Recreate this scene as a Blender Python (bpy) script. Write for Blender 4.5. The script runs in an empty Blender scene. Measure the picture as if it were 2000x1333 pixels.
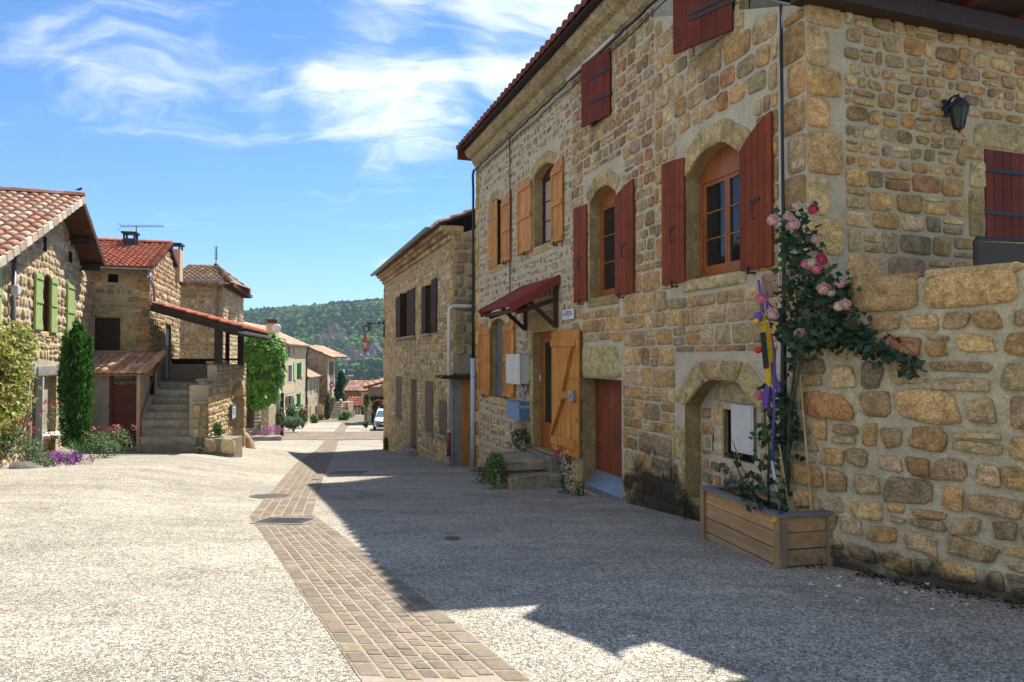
import bpy, math, random
import numpy as np
from mathutils import Vector, Matrix, noise as mnoise

R = math.radians
random.seed(11)
rng = np.random.default_rng(11)
SC = bpy.context.scene
COLL = SC.collection

# ------------------------------------------------------------------ camera
CH, FPX, TILT = 1.6, 1350.0, R(1.23)
cam_d = bpy.data.cameras.new('camera')
cam_d.sensor_width = 36.0
cam_d.lens = FPX / 2000.0 * 36.0
cam_d.clip_start, cam_d.clip_end = 0.05, 6000
cam = bpy.data.objects.new('camera', cam_d)
cam.location = (0, 0, CH)
cam.rotation_euler = (R(90) + TILT, 0, 0)
COLL.objects.link(cam)
SC.camera = cam

# ------------------------------------------------------------------ sun, sky, exposure
SUN = Vector((2.63, 5.0, 8.47)).normalized()
sun_d = bpy.data.lights.new('sun', 'SUN')
sun_d.energy = 4.3
sun_d.angle = R(0.5)
sun_d.color = (1.0, 0.955, 0.87)
sun = bpy.data.objects.new('sun', sun_d)
sun.rotation_euler = SUN.to_track_quat('Z', 'Y').to_euler()
sun.location = (20, 40, 60)
COLL.objects.link(sun)

W = bpy.data.worlds.new('World')
SC.world = W
W.use_nodes = True
wn, wl = W.node_tree.nodes, W.node_tree.links
wn.clear()
w_out = wn.new('ShaderNodeOutputWorld')
w_bg = wn.new('ShaderNodeBackground')
w_bg.inputs['Strength'].default_value = 0.064
wl.new(w_bg.outputs[0], w_out.inputs[0])
sky = wn.new('ShaderNodeTexSky')
sky.sky_type = 'NISHITA'
sky.sun_disc = False
sky.sun_elevation = math.asin(SUN.z)
sky.sun_rotation = math.atan2(SUN.x, SUN.y)
sky.altitude = 500
sky.air_density = 1.15
sky.dust_density = 0.25
sky.ozone_density = 2.6


def wmath(op, a, b=None, c=None):
    n = wn.new('ShaderNodeMath')
    n.operation = op
    for i, v in enumerate((a, b, c)):
        if v is None:
            continue
        if isinstance(v, (int, float)):
            n.inputs[i].default_value = v
        else:
            wl.new(v, n.inputs[i])
    return n.outputs[0]


def wsmooth(v, a, b):
    n = wn.new('ShaderNodeMapRange')
    n.interpolation_type = 'SMOOTHSTEP'
    wl.new(v, n.inputs[0])
    n.inputs[1].default_value, n.inputs[2].default_value = a, b
    return n.outputs[0]


w_tc = wn.new('ShaderNodeTexCoord')
w_dir = w_tc.outputs['Generated']
w_sep = wn.new('ShaderNodeSeparateXYZ')
wl.new(w_dir, w_sep.inputs[0])
w_z = wmath('ADD', wmath('MAXIMUM', w_sep.outputs[2], 0.0), 0.22)
w_cmb = wn.new('ShaderNodeCombineXYZ')
wl.new(wmath('DIVIDE', w_sep.outputs[0], w_z), w_cmb.inputs[0])
wl.new(wmath('DIVIDE', w_sep.outputs[1], w_z), w_cmb.inputs[1])


def wnoise(scale, detail, rough, dist, rot=0.0, sx=1.0, sy=1.0, off=0.0, src=None):
    m = wn.new('ShaderNodeMapping')
    wl.new(src or w_cmb.outputs[0], m.inputs[0])
    m.inputs['Location'].default_value = (off, off * 0.7, off * 0.3)
    m.inputs['Rotation'].default_value = (0, 0, rot)
    m.inputs['Scale'].default_value = (sx, sy, 1)
    n = wn.new('ShaderNodeTexNoise')
    wl.new(m.outputs[0], n.inputs['Vector'])
    n.inputs['Scale'].default_value = scale
    n.inputs['Detail'].default_value = detail
    n.inputs['Roughness'].default_value = rough
    n.inputs['Distortion'].default_value = dist
    return n


# warp field for wind-blown cirrus
w_warp = wnoise(1.5, 4, 0.55, 0.3, off=3.1)
w_ws = wn.new('ShaderNodeVectorMath')
w_ws.operation = 'MULTIPLY_ADD'
wl.new(w_warp.outputs['Color'], w_ws.inputs[0])
w_ws.inputs[1].default_value = (0.75, 0.75, 0)
wl.new(w_cmb.outputs[0], w_ws.inputs[2])
w_fib = wnoise(2.6, 11, 0.62, 0.35, rot=R(-38), sx=0.75, sy=2.3, off=1.7, src=w_ws.outputs[0]).outputs['Fac']
w_puff = wnoise(4.2, 10, 0.6, 0.5, rot=R(25), sx=1.0, sy=1.4, off=8.3, src=w_ws.outputs[0]).outputs['Fac']
w_broad = wnoise(1.1, 5, 0.5, 0.4, off=5.5).outputs['Fac']


def wblob(px, py, r0, r1, d=None):
    d = d or Vector(((px - 1000) / FPX, 1.0, (695 - py) / FPX)).normalized()
    v = wn.new('ShaderNodeVectorMath')
    v.operation = 'DOT_PRODUCT'
    nrm = wn.new('ShaderNodeVectorMath')
    nrm.operation = 'NORMALIZE'
    wl.new(w_dir, nrm.inputs[0])
    wl.new(nrm.outputs[0], v.inputs[0])
    v.inputs[1].default_value = d
    return wsmooth(v.outputs['Value'], math.cos(r1), math.cos(r0))


acc = None
for (bx, by, r0, r1, k) in [(760, 170, .02, .19, .56), (600, 190, .01, .12, .36), (900, 160, .0, .13, .30),
                            (1060, 20, .05, .20, .60), (330, 50, .02, .22, .42), (80, 30, .0, .2, .12),
                            (640, 295, .0, .035, .30), (140, 340, .0, .05, .22), (700, 365, .02, .12, .24),
                            (860, 420, .03, .18, .26), (1250, 60, .02, .3, .40), (500, 200, .02, .22, .2), (420, 110, .0, .2, .40), (560, 60, .0, .14, .36), (220, 20, .0, .2, .36), (900, 250, .0, .1, .3)]:
    t = wmath('MULTIPLY', wblob(bx, by, r0, r1), k)
    acc = t if acc is None else wmath('MAXIMUM', acc, t)
# unseen clouds added behind the camera as white fill light on the facade
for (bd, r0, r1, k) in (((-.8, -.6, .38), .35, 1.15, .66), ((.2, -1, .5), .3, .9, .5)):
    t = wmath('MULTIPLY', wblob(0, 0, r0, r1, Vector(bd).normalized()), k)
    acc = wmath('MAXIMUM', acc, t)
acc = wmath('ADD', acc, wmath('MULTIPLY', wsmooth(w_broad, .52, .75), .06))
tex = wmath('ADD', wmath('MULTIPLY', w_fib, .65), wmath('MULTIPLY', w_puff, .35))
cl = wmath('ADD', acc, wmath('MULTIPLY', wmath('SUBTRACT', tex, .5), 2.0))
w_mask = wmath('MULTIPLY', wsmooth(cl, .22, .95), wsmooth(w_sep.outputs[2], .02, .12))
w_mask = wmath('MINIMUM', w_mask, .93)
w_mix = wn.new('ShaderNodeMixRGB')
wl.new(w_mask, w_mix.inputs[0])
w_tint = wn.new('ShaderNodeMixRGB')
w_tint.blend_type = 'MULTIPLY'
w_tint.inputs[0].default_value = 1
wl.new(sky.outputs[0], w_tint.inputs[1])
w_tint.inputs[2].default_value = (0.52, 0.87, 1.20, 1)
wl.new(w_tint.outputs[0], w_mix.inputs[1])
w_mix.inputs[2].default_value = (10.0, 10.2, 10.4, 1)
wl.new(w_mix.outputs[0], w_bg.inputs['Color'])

SC.view_settings.view_transform = 'Standard'
SC.view_settings.look = 'None'
SC.view_settings.gamma = 1
SC.view_settings.exposure = 1.17
SC.cycles.max_bounces = 8
SC.cycles.diffuse_bounces = 4
SC.cycles.transparent_max_bounces = 8
SC.cycles.caustics_reflective = False
SC.cycles.caustics_refractive = False
SC.cycles.use_denoising = True
SC.cycles.denoiser = 'OPENIMAGEDENOISE'
SC.cycles.denoising_input_passes = 'RGB_ALBEDO_NORMAL'
SC.cycles.denoising_prefilter = 'ACCURATE'
SC.cycles.sample_clamp_indirect = 6


# ------------------------------------------------------------------ geometry helpers
class Fr:
    """An upright frame: x runs along a wall to the viewer's right, y into the wall, z up."""
    def __init__(s, ox, oy, dx, dy, z=0.0):
        n = math.hypot(dx, dy)
        s.o = Vector((ox, oy, z))
        s.x = Vector((dx / n, dy / n, 0))
        s.y = Vector((-dy / n, dx / n, 0))
        s.M = Matrix.Translation(s.o) @ Matrix.Rotation(math.atan2(dy, dx), 4, 'Z')

    def px(s, px, py, w=0.0):
        d = ray(px, py)
        o = Vector((0, 0, CH))
        p0 = s.o - s.y * w
        t = (p0 - o).dot(s.y) / d.dot(s.y)
        p = o + d * t
        return (p - s.o).dot(s.x), p.z - s.o.z

    def w(s, u, z, w=0.0):
        return s.o + s.x * u - s.y * w + Vector((0, 0, z))

    def sub(s, u, w=0.0, ang=0.0, z=0.0):
        p = s.w(u, z, w)
        c, sn = math.cos(ang), math.sin(ang)
        d = s.x * c + s.y * sn
        return Fr(p.x, p.y, d.x, d.y, p.z)


WORLD = Fr(0, 0, 1, 0)


def ray(px, py):
    cx, cz = (px - 1000) / FPX, (666.5 - py) / FPX
    c, s = math.cos(TILT), math.sin(TILT)
    return Vector((cx, c - s * cz, s + c * cz))


def at(px, py, d):
    r = ray(px, py)
    return Vector((0, 0, CH)) + r * (d / r.y)


_gy = np.arange(-40, 400, .5)
_gz = np.interp(_gy, [-40, 0, 9.2, 12, 20, 24, 33, 42, 55, 75, 85, 110, 170, 400],
                [2.4, 0, -.55, -.82, -1.52, -1.92, -2.85, -3.5, -4.4, -5.45, -5.65, -7, -22, -60])
_k = np.ones(9) / 9
_gz = np.convolve(np.pad(_gz, 4, mode='edge'), _k, 'valid')
_cx = [(-8, 3.9), (0, .85), (3.88, -.36), (9.2, -3.03), (12, -3.79), (24, -6.75), (53, -13.3), (70, -16.3), (110, -22)]


def chx(y):
    return np.interp(y, [a for a, b in _cx], [b for a, b in _cx])


def gz(x, y):
    z = np.interp(y, _gy, _gz)
    t = np.clip((chx(y) - x - .5) / 3.2, 0, 1)
    k = np.interp(y, [6, 14, 26, 42], [0, .33, .33, 0])
    dip = -.02 * np.exp(-((x - chx(y)) / .7) ** 2)
    return z + k * (t * t * (3 - 2 * t)) + dip


def gpx(px, py):
    r = ray(px, py)
    d = 1.0
    lo, hi = .5, 160.0
    for _ in range(60):
        m = (lo + hi) / 2
        p = Vector((0, 0, CH)) + r * (m / r.y)
        if p.z > gz(p.x, p.y):
            lo = m
        else:
            hi = m
    p = Vector((0, 0, CH)) + r * (lo / r.y)
    return Vector((p.x, p.y, float(gz(p.x, p.y))))


class MB:
    """Collects pieces of one mesh."""
    def __init__(s):
        s.V, s.F, s.C, s.MI, s.S, s.n = [], [], [], [], [], 0

    def add(s, V, F, col=(1, 1, 1), mi=0, smooth=False):
        V = np.asarray(V, float).reshape(-1, 3)
        s.V.append(V)
        c = np.asarray(col, float)
        s.C.append(np.broadcast_to(c, (len(V), 3)) if c.ndim == 1 else c)
        n = s.n
        s.F.extend([tuple(int(i) + n for i in f) for f in F])
        s.MI.extend([mi] * len(F))
        s.S.extend([smooth] * len(F))
        s.n += len(V)

    def box(s, x0, x1, y0, y1, z0, z1, col=(1, 1, 1), mi=0, M=None):
        V = np.array([(x, y, z) for z in (z0, z1) for y in (y0, y1) for x in (x0, x1)], float)
        if M is not None:
            V = np.array([M @ Vector(v) for v in V])
        s.add(V, [(0, 2, 3, 1), (4, 5, 7, 6), (0, 1, 5, 4), (2, 6, 7, 3), (0, 4, 6, 2), (1, 3, 7, 5)], col, mi)

    def obox(s, a, b, wd, ht, col=(1, 1, 1), mi=0, up=(0, 0, 1)):
        """A beam of section wd x ht from a to b."""
        a, b = Vector(a), Vector(b)
        d = (b - a)
        L = d.length
        d.normalize()
        side = d.cross(Vector(up))
        if side.length < 1e-4:
            side = d.cross(Vector((1, 0, 0)))
        side.normalize()
        u = side.cross(d)
        M = Matrix((side, d, u)).transposed().to_4x4()
        M.translation = a
        s.box(-wd / 2, wd / 2, 0, L, -ht / 2, ht / 2, col, mi, M)

    def prism(s, pts, y0, y1, col=(1, 1, 1), mi=0, M=None, smooth=False):
        """Polygon in x-z, thickness along y."""
        n = len(pts)
        V = [(p[0], y0, p[1]) for p in pts] + [(p[0], y1, p[1]) for p in pts]
        if M is not None:
            V = [M @ Vector(v) for v in V]
        F = [tuple(range(n)), tuple(range(2 * n - 1, n - 1, -1))] + [(i, i + n, (i + 1) % n + n, (i + 1) % n) for i in range(n)]
        s.add(V, F, col, mi, smooth)

    def zprism(s, pts, z0, z1, col=(1, 1, 1), mi=0):
        n = len(pts)
        V = [(p[0], p[1], z0) for p in pts] + [(p[0], p[1], z1) for p in pts]
        F = [tuple(range(n - 1, -1, -1)), tuple(range(n, 2 * n))] + [(i, (i + 1) % n, (i + 1) % n + n, i + n) for i in range(n)]
        s.add(V, F, col, mi)

    def tube(s, pts, r, n=8, col=(1, 1, 1), mi=0, cap=True):
        pts = [Vector(p) for p in pts]
        rr = r if isinstance(r, (list, tuple)) else [r] * len(pts)
        V, F = [], []
        prev = None
        for i, p in enumerate(pts):
            d = (pts[min(i + 1, len(pts) - 1)] - pts[max(i - 1, 0)]).normalized()
            if prev is None:
                a = d.cross(Vector((0, 0, 1)))
                if a.length < 1e-3:
                    a = d.cross(Vector((1, 0, 0)))
            else:
                a = prev - d * prev.dot(d)
            a.normalize()
            prev = a
            b = d.cross(a)
            for k in range(n):
                t = 2 * math.pi * k / n
                V.append(p + (a * math.cos(t) + b * math.sin(t)) * rr[i])
        for i in range(len(pts) - 1):
            for k in range(n):
                k2 = (k + 1) % n
                F.append((i * n + k, i * n + k2, (i + 1) * n + k2, (i + 1) * n + k))
        if cap:
            F.append(tuple(range(n - 1, -1, -1)))
            F.append(tuple(range((len(pts) - 1) * n, len(pts) * n)))
        s.add([tuple(v) for v in V], F, col, mi, True)

    def lathe(s, prof, n=16, o=(0, 0, 0), col=(1, 1, 1), mi=0, smooth=True, M=None):
        V, F = [], []
        for (r, z) in prof:
            for k in range(n):
                t = 2 * math.pi * k / n
                V.append((o[0] + r * math.cos(t), o[1] + r * math.sin(t), o[2] + z))
        if M is not None:
            V = [tuple(M @ Vector(v)) for v in V]
        for i in range(len(prof) - 1):
            for k in range(n):
                k2 = (k + 1) % n
                F.append((i * n + k, i * n + k2, (i + 1) * n + k2, (i + 1) * n + k))
        s.add(V, F, col, mi, smooth)

    def ball(s, c, r, col=(1, 1, 1), mi=0, nu=8, nv=6, sc=(1, 1, 1), jit=0.0):
        V, F = [], []
        for j in range(nv + 1):
            ph = math.pi * j / nv
            for i in range(nu):
                t = 2 * math.pi * i / nu
                q = 1 + random.uniform(-jit, jit)
                V.append((c[0] + r * sc[0] * q * math.sin(ph) * math.cos(t), c[1] + r * sc[1] * q * math.sin(ph) * math.sin(t), c[2] + r * sc[2] * q * math.cos(ph)))
        for j in range(nv):
            for i in range(nu):
                i2 = (i + 1) % nu
                F.append((j * nu + i, (j + 1) * nu + i, (j + 1) * nu + i2, j * nu + i2))
        s.add(V, F, col, mi, True)

    def build(s, name, mats, parent=None, fr=None, bevel=0.0, loc=None):
        me = bpy.data.meshes.new(name)
        V = np.concatenate(s.V)
        me.from_pydata(V.tolist(), [], s.F)
        me.polygons.foreach_set('material_index', s.MI)
        me.polygons.foreach_set('use_smooth', s.S)
        C = np.ones((len(V), 4))
        C[:, :3] = np.concatenate(s.C)
        a = me.color_attributes.new('col', 'FLOAT_COLOR', 'POINT')
        a.data.foreach_set('color', C.ravel())
        for m in (mats if isinstance(mats, (list, tuple)) else [mats]):
            me.materials.append(m)
        me.update()
        o = bpy.data.objects.new(name, me)
        COLL.objects.link(o)
        M = fr.M if fr is not None else (Matrix.Translation(loc) if loc is not None else None)
        if parent is not None:
            o.parent = parent
            if M is not None:
                o.matrix_basis = WM[parent.name].inverted() @ M
                WM[o.name] = M
            else:
                WM[o.name] = WM[parent.name]
        else:
            if M is not None:
                o.matrix_basis = M
            WM[o.name] = M or Matrix.Identity(4)
        if bevel:
            b = o.modifiers.new('bevel', 'BEVEL')
            b.width, b.segments, b.limit_method, b.angle_limit = bevel, 2, 'ANGLE', R(40)
        return o


WM = {}


def tag(o, label=None, cat=None, group=None, kind=None):
    for k, v in (('label', label), ('category', cat), ('group', group), ('kind', kind)):
        if v:
            o[k] = v
    return o


def thing(name, label, cat, loc=(0, 0, 0), group=None, rot=0.0):
    o = bpy.data.objects.new(name, None)
    o.empty_display_size = .2
    COLL.objects.link(o)
    M = Matrix.Translation(loc) @ Matrix.Rotation(rot, 4, 'Z')
    o.matrix_basis = M
    WM[o.name] = M
    return tag(o, label, cat, group)


def copy_tree(o, parent=None):
    c = o.copy()
    COLL.objects.link(c)
    if parent is not None:
        c.parent = parent
    for ch in list(o.children):
        copy_tree(ch, c)
    return c


# ------------------------------------------------------------------ materials
def mat(name, base=(.5, .5, .5), rough=.8, var=(), bump=(), spec=.3, metal=0.0, dirt=None, trans=0.0, vary=False, extra=None):
    m = bpy.data.materials.new(name)
    m.use_nodes = True
    N, L = m.node_tree.nodes, m.node_tree.links
    b = N['Principled BSDF']
    b.inputs['Roughness'].default_value = rough
    b.inputs['Specular IOR Level'].default_value = spec
    b.inputs['Metallic'].default_value = metal
    tc = N.new('ShaderNodeTexCoord')
    if base == 'attr':
        a = N.new('ShaderNodeAttribute')
        a.attribute_name = 'col'
        cur = a.outputs['Color']
    else:
        rgb = N.new('ShaderNodeRGB')
        rgb.outputs[0].default_value = (*base, 1)
        cur = rgb.outputs[0]
        if vary:                                            # boards differ a little from one another
            a = N.new('ShaderNodeAttribute')
            a.attribute_name = 'col'
            vm = N.new('ShaderNodeVectorMath')
            vm.operation = 'MULTIPLY'
            L.new(cur, vm.inputs[0])
            L.new(a.outputs['Vector'], vm.inputs[1])
            cur = vm.outputs[0]

    def noise(scale, detail=4, rgh=.6, dist=0.0, sc=None):
        n = N.new('ShaderNodeTexNoise')
        n.inputs['Scale'].default_value = scale
        n.inputs['Detail'].default_value = detail
        n.inputs['Roughness'].default_value = rgh
        n.inputs['Distortion'].default_value = dist
        if sc:
            mp = N.new('ShaderNodeMapping')
            mp.inputs['Scale'].default_value = sc
            L.new(tc.outputs['Object'], mp.inputs[0])
            L.new(mp.outputs[0], n.inputs['Vector'])
        else:
            L.new(tc.outputs['Object'], n.inputs['Vector'])
        return n

    def mrange(v, a0, a1, b0, b1, smooth=False):
        n = N.new('ShaderNodeMapRange')
        if smooth:
            n.interpolation_type = 'SMOOTHSTEP'
        L.new(v, n.inputs[0])
        for i, x in enumerate((a0, a1, b0, b1)):
            n.inputs[i + 1].default_value = x
        return n.outputs[0]

    for v in var:
        sc, am = v[0], v[1]
        n = noise(sc, 5, .62, .2, v[2] if len(v) > 2 else None)
        f = mrange(n.outputs['Fac'], .34, .66, 1 - am, 1 + am)
        sm = N.new('ShaderNodeVectorMath')
        sm.operation = 'SCALE'
        L.new(cur, sm.inputs[0])
        L.new(f, sm.inputs['Scale'])
        cur = sm.outputs[0]
    for d in (dirt or ()):
        sc, lo, hi, colr, amt = d
        n = noise(sc, 7, .68, .4)
        f = mrange(n.outputs['Fac'], lo, hi, 0, amt, True)
        mx = N.new('ShaderNodeMixRGB')
        L.new(f, mx.inputs[0])
        L.new(cur, mx.inputs[1])
        mx.inputs[2].default_value = (*colr, 1)
        cur = mx.outputs[0]
    if extra:
        cur = extra(N, L, tc, cur, noise, mrange)
    L.new(cur, b.inputs['Base Color'])
    prev = None
    for bp in bump:
        sc, st = bp[0], bp[1]
        n = noise(sc, 5, .65, .1, bp[2] if len(bp) > 2 else None)
        bn = N.new('ShaderNodeBump')
        bn.inputs['Strength'].default_value = st
        bn.inputs['Distance'].default_value = min(.5 / sc, .05)
        L.new(n.outputs['Fac'], bn.inputs['Height'])
        if prev is not None:
            L.new(prev, bn.inputs['Normal'])
        prev = bn.outputs[0]
    if prev is not None:
        L.new(prev, b.inputs['Normal'])
    if trans:
        tr = N.new('ShaderNodeBsdfTranslucent')
        L.new(cur, tr.inputs['Color'])
        mx = N.new('ShaderNodeMixShader')
        mx.inputs[0].default_value = trans
        L.new(b.outputs[0], mx.inputs[1])
        L.new(tr.outputs[0], mx.inputs[2])
        L.new(mx.outputs[0], N['Material Output'].inputs['Surface'])
    return m


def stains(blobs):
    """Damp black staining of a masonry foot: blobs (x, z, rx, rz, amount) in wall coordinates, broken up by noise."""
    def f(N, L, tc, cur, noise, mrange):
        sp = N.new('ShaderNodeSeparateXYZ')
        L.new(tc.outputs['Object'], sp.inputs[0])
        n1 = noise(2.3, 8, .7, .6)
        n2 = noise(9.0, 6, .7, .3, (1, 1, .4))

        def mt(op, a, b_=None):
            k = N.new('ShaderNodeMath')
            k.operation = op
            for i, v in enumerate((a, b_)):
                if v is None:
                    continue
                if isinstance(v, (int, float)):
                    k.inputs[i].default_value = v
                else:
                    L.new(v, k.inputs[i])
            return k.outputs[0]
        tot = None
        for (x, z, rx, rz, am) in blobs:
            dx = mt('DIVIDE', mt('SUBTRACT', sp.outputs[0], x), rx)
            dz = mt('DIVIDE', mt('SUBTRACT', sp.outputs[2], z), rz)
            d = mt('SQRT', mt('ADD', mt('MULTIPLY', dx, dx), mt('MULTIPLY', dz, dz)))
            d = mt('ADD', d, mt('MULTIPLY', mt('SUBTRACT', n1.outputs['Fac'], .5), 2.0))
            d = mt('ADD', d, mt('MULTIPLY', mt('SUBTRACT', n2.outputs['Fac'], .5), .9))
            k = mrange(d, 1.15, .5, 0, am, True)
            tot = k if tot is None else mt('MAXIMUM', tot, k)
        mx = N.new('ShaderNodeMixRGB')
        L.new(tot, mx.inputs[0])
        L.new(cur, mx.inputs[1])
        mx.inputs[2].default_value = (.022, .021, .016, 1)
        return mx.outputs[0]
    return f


DK = (.10, .08, .055)
STONE = dict(base='attr', rough=.92, spec=.15, var=[(2.2, .18), (11, .30), (48, .34), (130, .3)], bump=[(7, .7), (24, .9), (80, .6)],
             dirt=[(6.5, .56, .74, (.12, .09, .055), .6), (15, .60, .76, (.55, .47, .32), .5), (3.1, .58, .75, (.21, .175, .125), .55), (34, .66, .74, (.07, .055, .035), .6)])
m_stone = mat('fieldstone', **STONE)
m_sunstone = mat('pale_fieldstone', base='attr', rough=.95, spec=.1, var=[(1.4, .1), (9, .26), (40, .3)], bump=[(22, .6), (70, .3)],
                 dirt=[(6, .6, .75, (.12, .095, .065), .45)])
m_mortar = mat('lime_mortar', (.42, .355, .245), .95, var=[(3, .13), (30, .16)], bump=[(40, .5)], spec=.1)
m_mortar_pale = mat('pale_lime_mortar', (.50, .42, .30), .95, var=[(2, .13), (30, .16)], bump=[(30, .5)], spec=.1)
m_dark = mat('dark_interior', (.012, .011, .010), .9, spec=.1)
m_glass = mat('window_glass', (.012, .014, .016), .03, spec=.6)
m_red = mat('red_brown_stain', (.185, .040, .014), .62, vary=True, var=[(3, .14), (26, .2, (1, 1, .06)), (9, .14, (1, 1, .1))], bump=[(40, .25, (1, 1, .05))], spec=.15, dirt=[(1.6, .52, .72, (.27, .085, .04), .5), (3.5, .56, .74, (.085, .022, .012), .55)])
m_red_new = mat('oxblood_paint', (.135, .027, .013), .6, vary=True, var=[(3, .18), (30, .2, (1, 1, .06))], spec=.15, dirt=[(1.8, .52, .72, (.20, .05, .028), .5), (4, .56, .74, (.06, .015, .010), .5)])
m_amber = mat('amber_varnished_pine', (.47, .20, .045), .55, vary=True, var=[(2, .14), (22, .24, (1, 1, .05)), (7, .14, (1, 1, .12))], bump=[(40, .25, (1, 1, .05))], spec=.18, dirt=[(1.7, .54, .74, (.28, .10, .025), .5), (4.5, .58, .76, (.16, .06, .02), .55)])
m_oak = mat('golden_oak_varnish', (.27, .085, .02), .38, var=[(3, .15), (26, .2, (1, 1, .08))], spec=.45)
m_brownwood = mat('dark_brown_wood', (.035, .018, .012), .6, var=[(4, .2), (28, .2, (1, 1, .06))], spec=.3)
m_iron = mat('black_iron', (.018, .018, .02), .5, spec=.4)
m_galv = mat('galvanised_steel', (.32, .34, .36), .45, var=[(6, .15)], metal=.6)
m_plastic_black = mat('black_cable_sheath', (.012, .012, .013), .45, spec=.4)
m_pvc = mat('grey_white_pipe', (.55, .55, .53), .5, var=[(3, .1)], spec=.4)
m_white = mat('white_enamel', (.55, .55, .53), .45, var=[(4, .06)], spec=.4, dirt=[(5, .6, .8, (.3, .28, .24), .4)])
m_tile = mat('terracotta_tile', 'attr', .85, var=[(5, .2), (40, .2)], bump=[(60, .3)], spec=.2, dirt=[(7, .58, .75, (.10, .08, .06), .5)])
m_leaf = mat('leaf', 'attr', .5, var=[(9, .2)], spec=.35, trans=.38)
m_petal = mat('petal', 'attr', .6, spec=.2, trans=.25)
m_bark = mat('bark', (.07, .05, .033), .9, var=[(9, .3)], bump=[(40, .6)])
m_render = mat('sand_render', (.54, .42, .27), .95, var=[(1.5, .12), (20, .08)], bump=[(60, .3)], spec=.1)
m_cement = mat('grey_cement', (.27, .255, .225), .95, var=[(2, .16), (25, .12)], bump=[(40, .4)], spec=.1, dirt=[(3, .55, .75, (.10, .09, .075), .5)])


# ------------------------------------------------------------------ masonry
PAL_OCHRE = [((0.491, 0.290, 0.108), 5), ((0.550, 0.349, 0.147), 5), ((0.397, 0.226, 0.087), 4), ((0.304, 0.190, 0.091), 3), ((0.585, 0.406, 0.204), 3), ((0.444, 0.200, 0.062), 2), ((0.246, 0.163, 0.101), 2), ((0.351, 0.153, 0.082), 0.6), ((0.468, 0.349, 0.214), 2)]
PAL_UPPER = [((0.438, 0.269, 0.122), 4), ((0.325, 0.201, 0.095), 4), ((0.235, 0.154, 0.095), 3), ((0.505, 0.346, 0.185), 3), ((0.392, 0.212, 0.106), 2), ((0.201, 0.139, 0.106), 2), ((0.348, 0.124, 0.074), 0.5), ((0.371, 0.290, 0.213), 2)]
PAL_PALE = [((0.546, 0.416, 0.238), 4), ((0.483, 0.346, 0.176), 4), ((0.609, 0.485, 0.308), 4), ((0.420, 0.307, 0.176), 3), ((0.493, 0.317, 0.150), 2), ((0.347, 0.267, 0.176), 1.5), ((0.588, 0.495, 0.343), 2)]  # paler tones mainly for sunlit walls, the sun's brightness put into the colour
PAL_GREY = [((0.369, 0.264, 0.143), 4), ((0.451, 0.330, 0.181), 4), ((0.273, 0.198, 0.114), 3), ((0.510, 0.385, 0.220), 2), ((0.392, 0.220, 0.095), 1), ((0.202, 0.160, 0.104), 2)]


def pick(pal, n, mix=.32):
    c = np.array([p[0] for p in pal])
    w = np.array([p[1] for p in pal], float)
    c = c * (1 - mix) + (c * w[:, None]).sum(0) / w.sum() * mix
    out = c[rng.choice(len(c), n, p=w / w.sum())]
    return out * rng.uniform(.82, 1.18, (n, 1)) * rng.uniform(.97, 1.03, (n, 3))


def layout(u0, u1, v0, v1, h, asp, holes=(), jit=.16, gap=.025, split=.15, inside=None):
    """Quads of roughly coursed stones in a rectangle of wall, kept clear of the holes."""
    Q = []
    v = v0
    while v < v1 - .03:
        ch = random.uniform(*h)
        if v1 - v - ch < h[0] * .6:
            ch = v1 - v
        u = u0 - random.uniform(0, .5) * ch
        while u < u1:
            cw = ch * random.uniform(*asp)
            cells = [(u, u + cw, v, v + ch)]
            if random.random() < split and ch > h[0] * 1.1:
                k = random.uniform(.35, .65)
                cells = [(u, u + cw, v, v + ch * k), (u, u + cw, v + ch * k, v + ch)]
            for (a, b, c, d) in cells:
                a, b, c, d = max(a, u0), min(b, u1), max(c, v0), min(d, v1)
                ok = True
                for (ha, hb, hc, hd) in holes:
                    if a < hb and b > ha and c < hd and d > hc:
                        opts = [(hb - a, 'a'), (b - ha, 'b'), (hd - c, 'c'), (d - hc, 'd')]
                        m, k = min(opts)
                        if k == 'a':
                            a = hb
                        elif k == 'b':
                            b = ha
                        elif k == 'c':
                            c = hd
                        else:
                            d = hc
                    if b - a < .06 or d - c < .05:
                        ok = False
                        break
                if not ok:
                    continue
                if inside and not inside((a + b) / 2, (c + d) / 2):
                    continue
                g = gap / 2
                s = min(b - a, d - c)
                j = lambda: random.uniform(-.55, .75) * jit * s
                if b - a - 2 * g < .03 or d - c - 2 * g < .03:
                    continue
                Q.append([(a + g + j(), c + g + j()), (b - g - j(), c + g + j()), (b - g - j(), d - g - j()), (a + g + j(), d - g - j())])
            u += cw
        v += ch
    return np.array(Q, float).reshape(-1, 4, 2)


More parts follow.
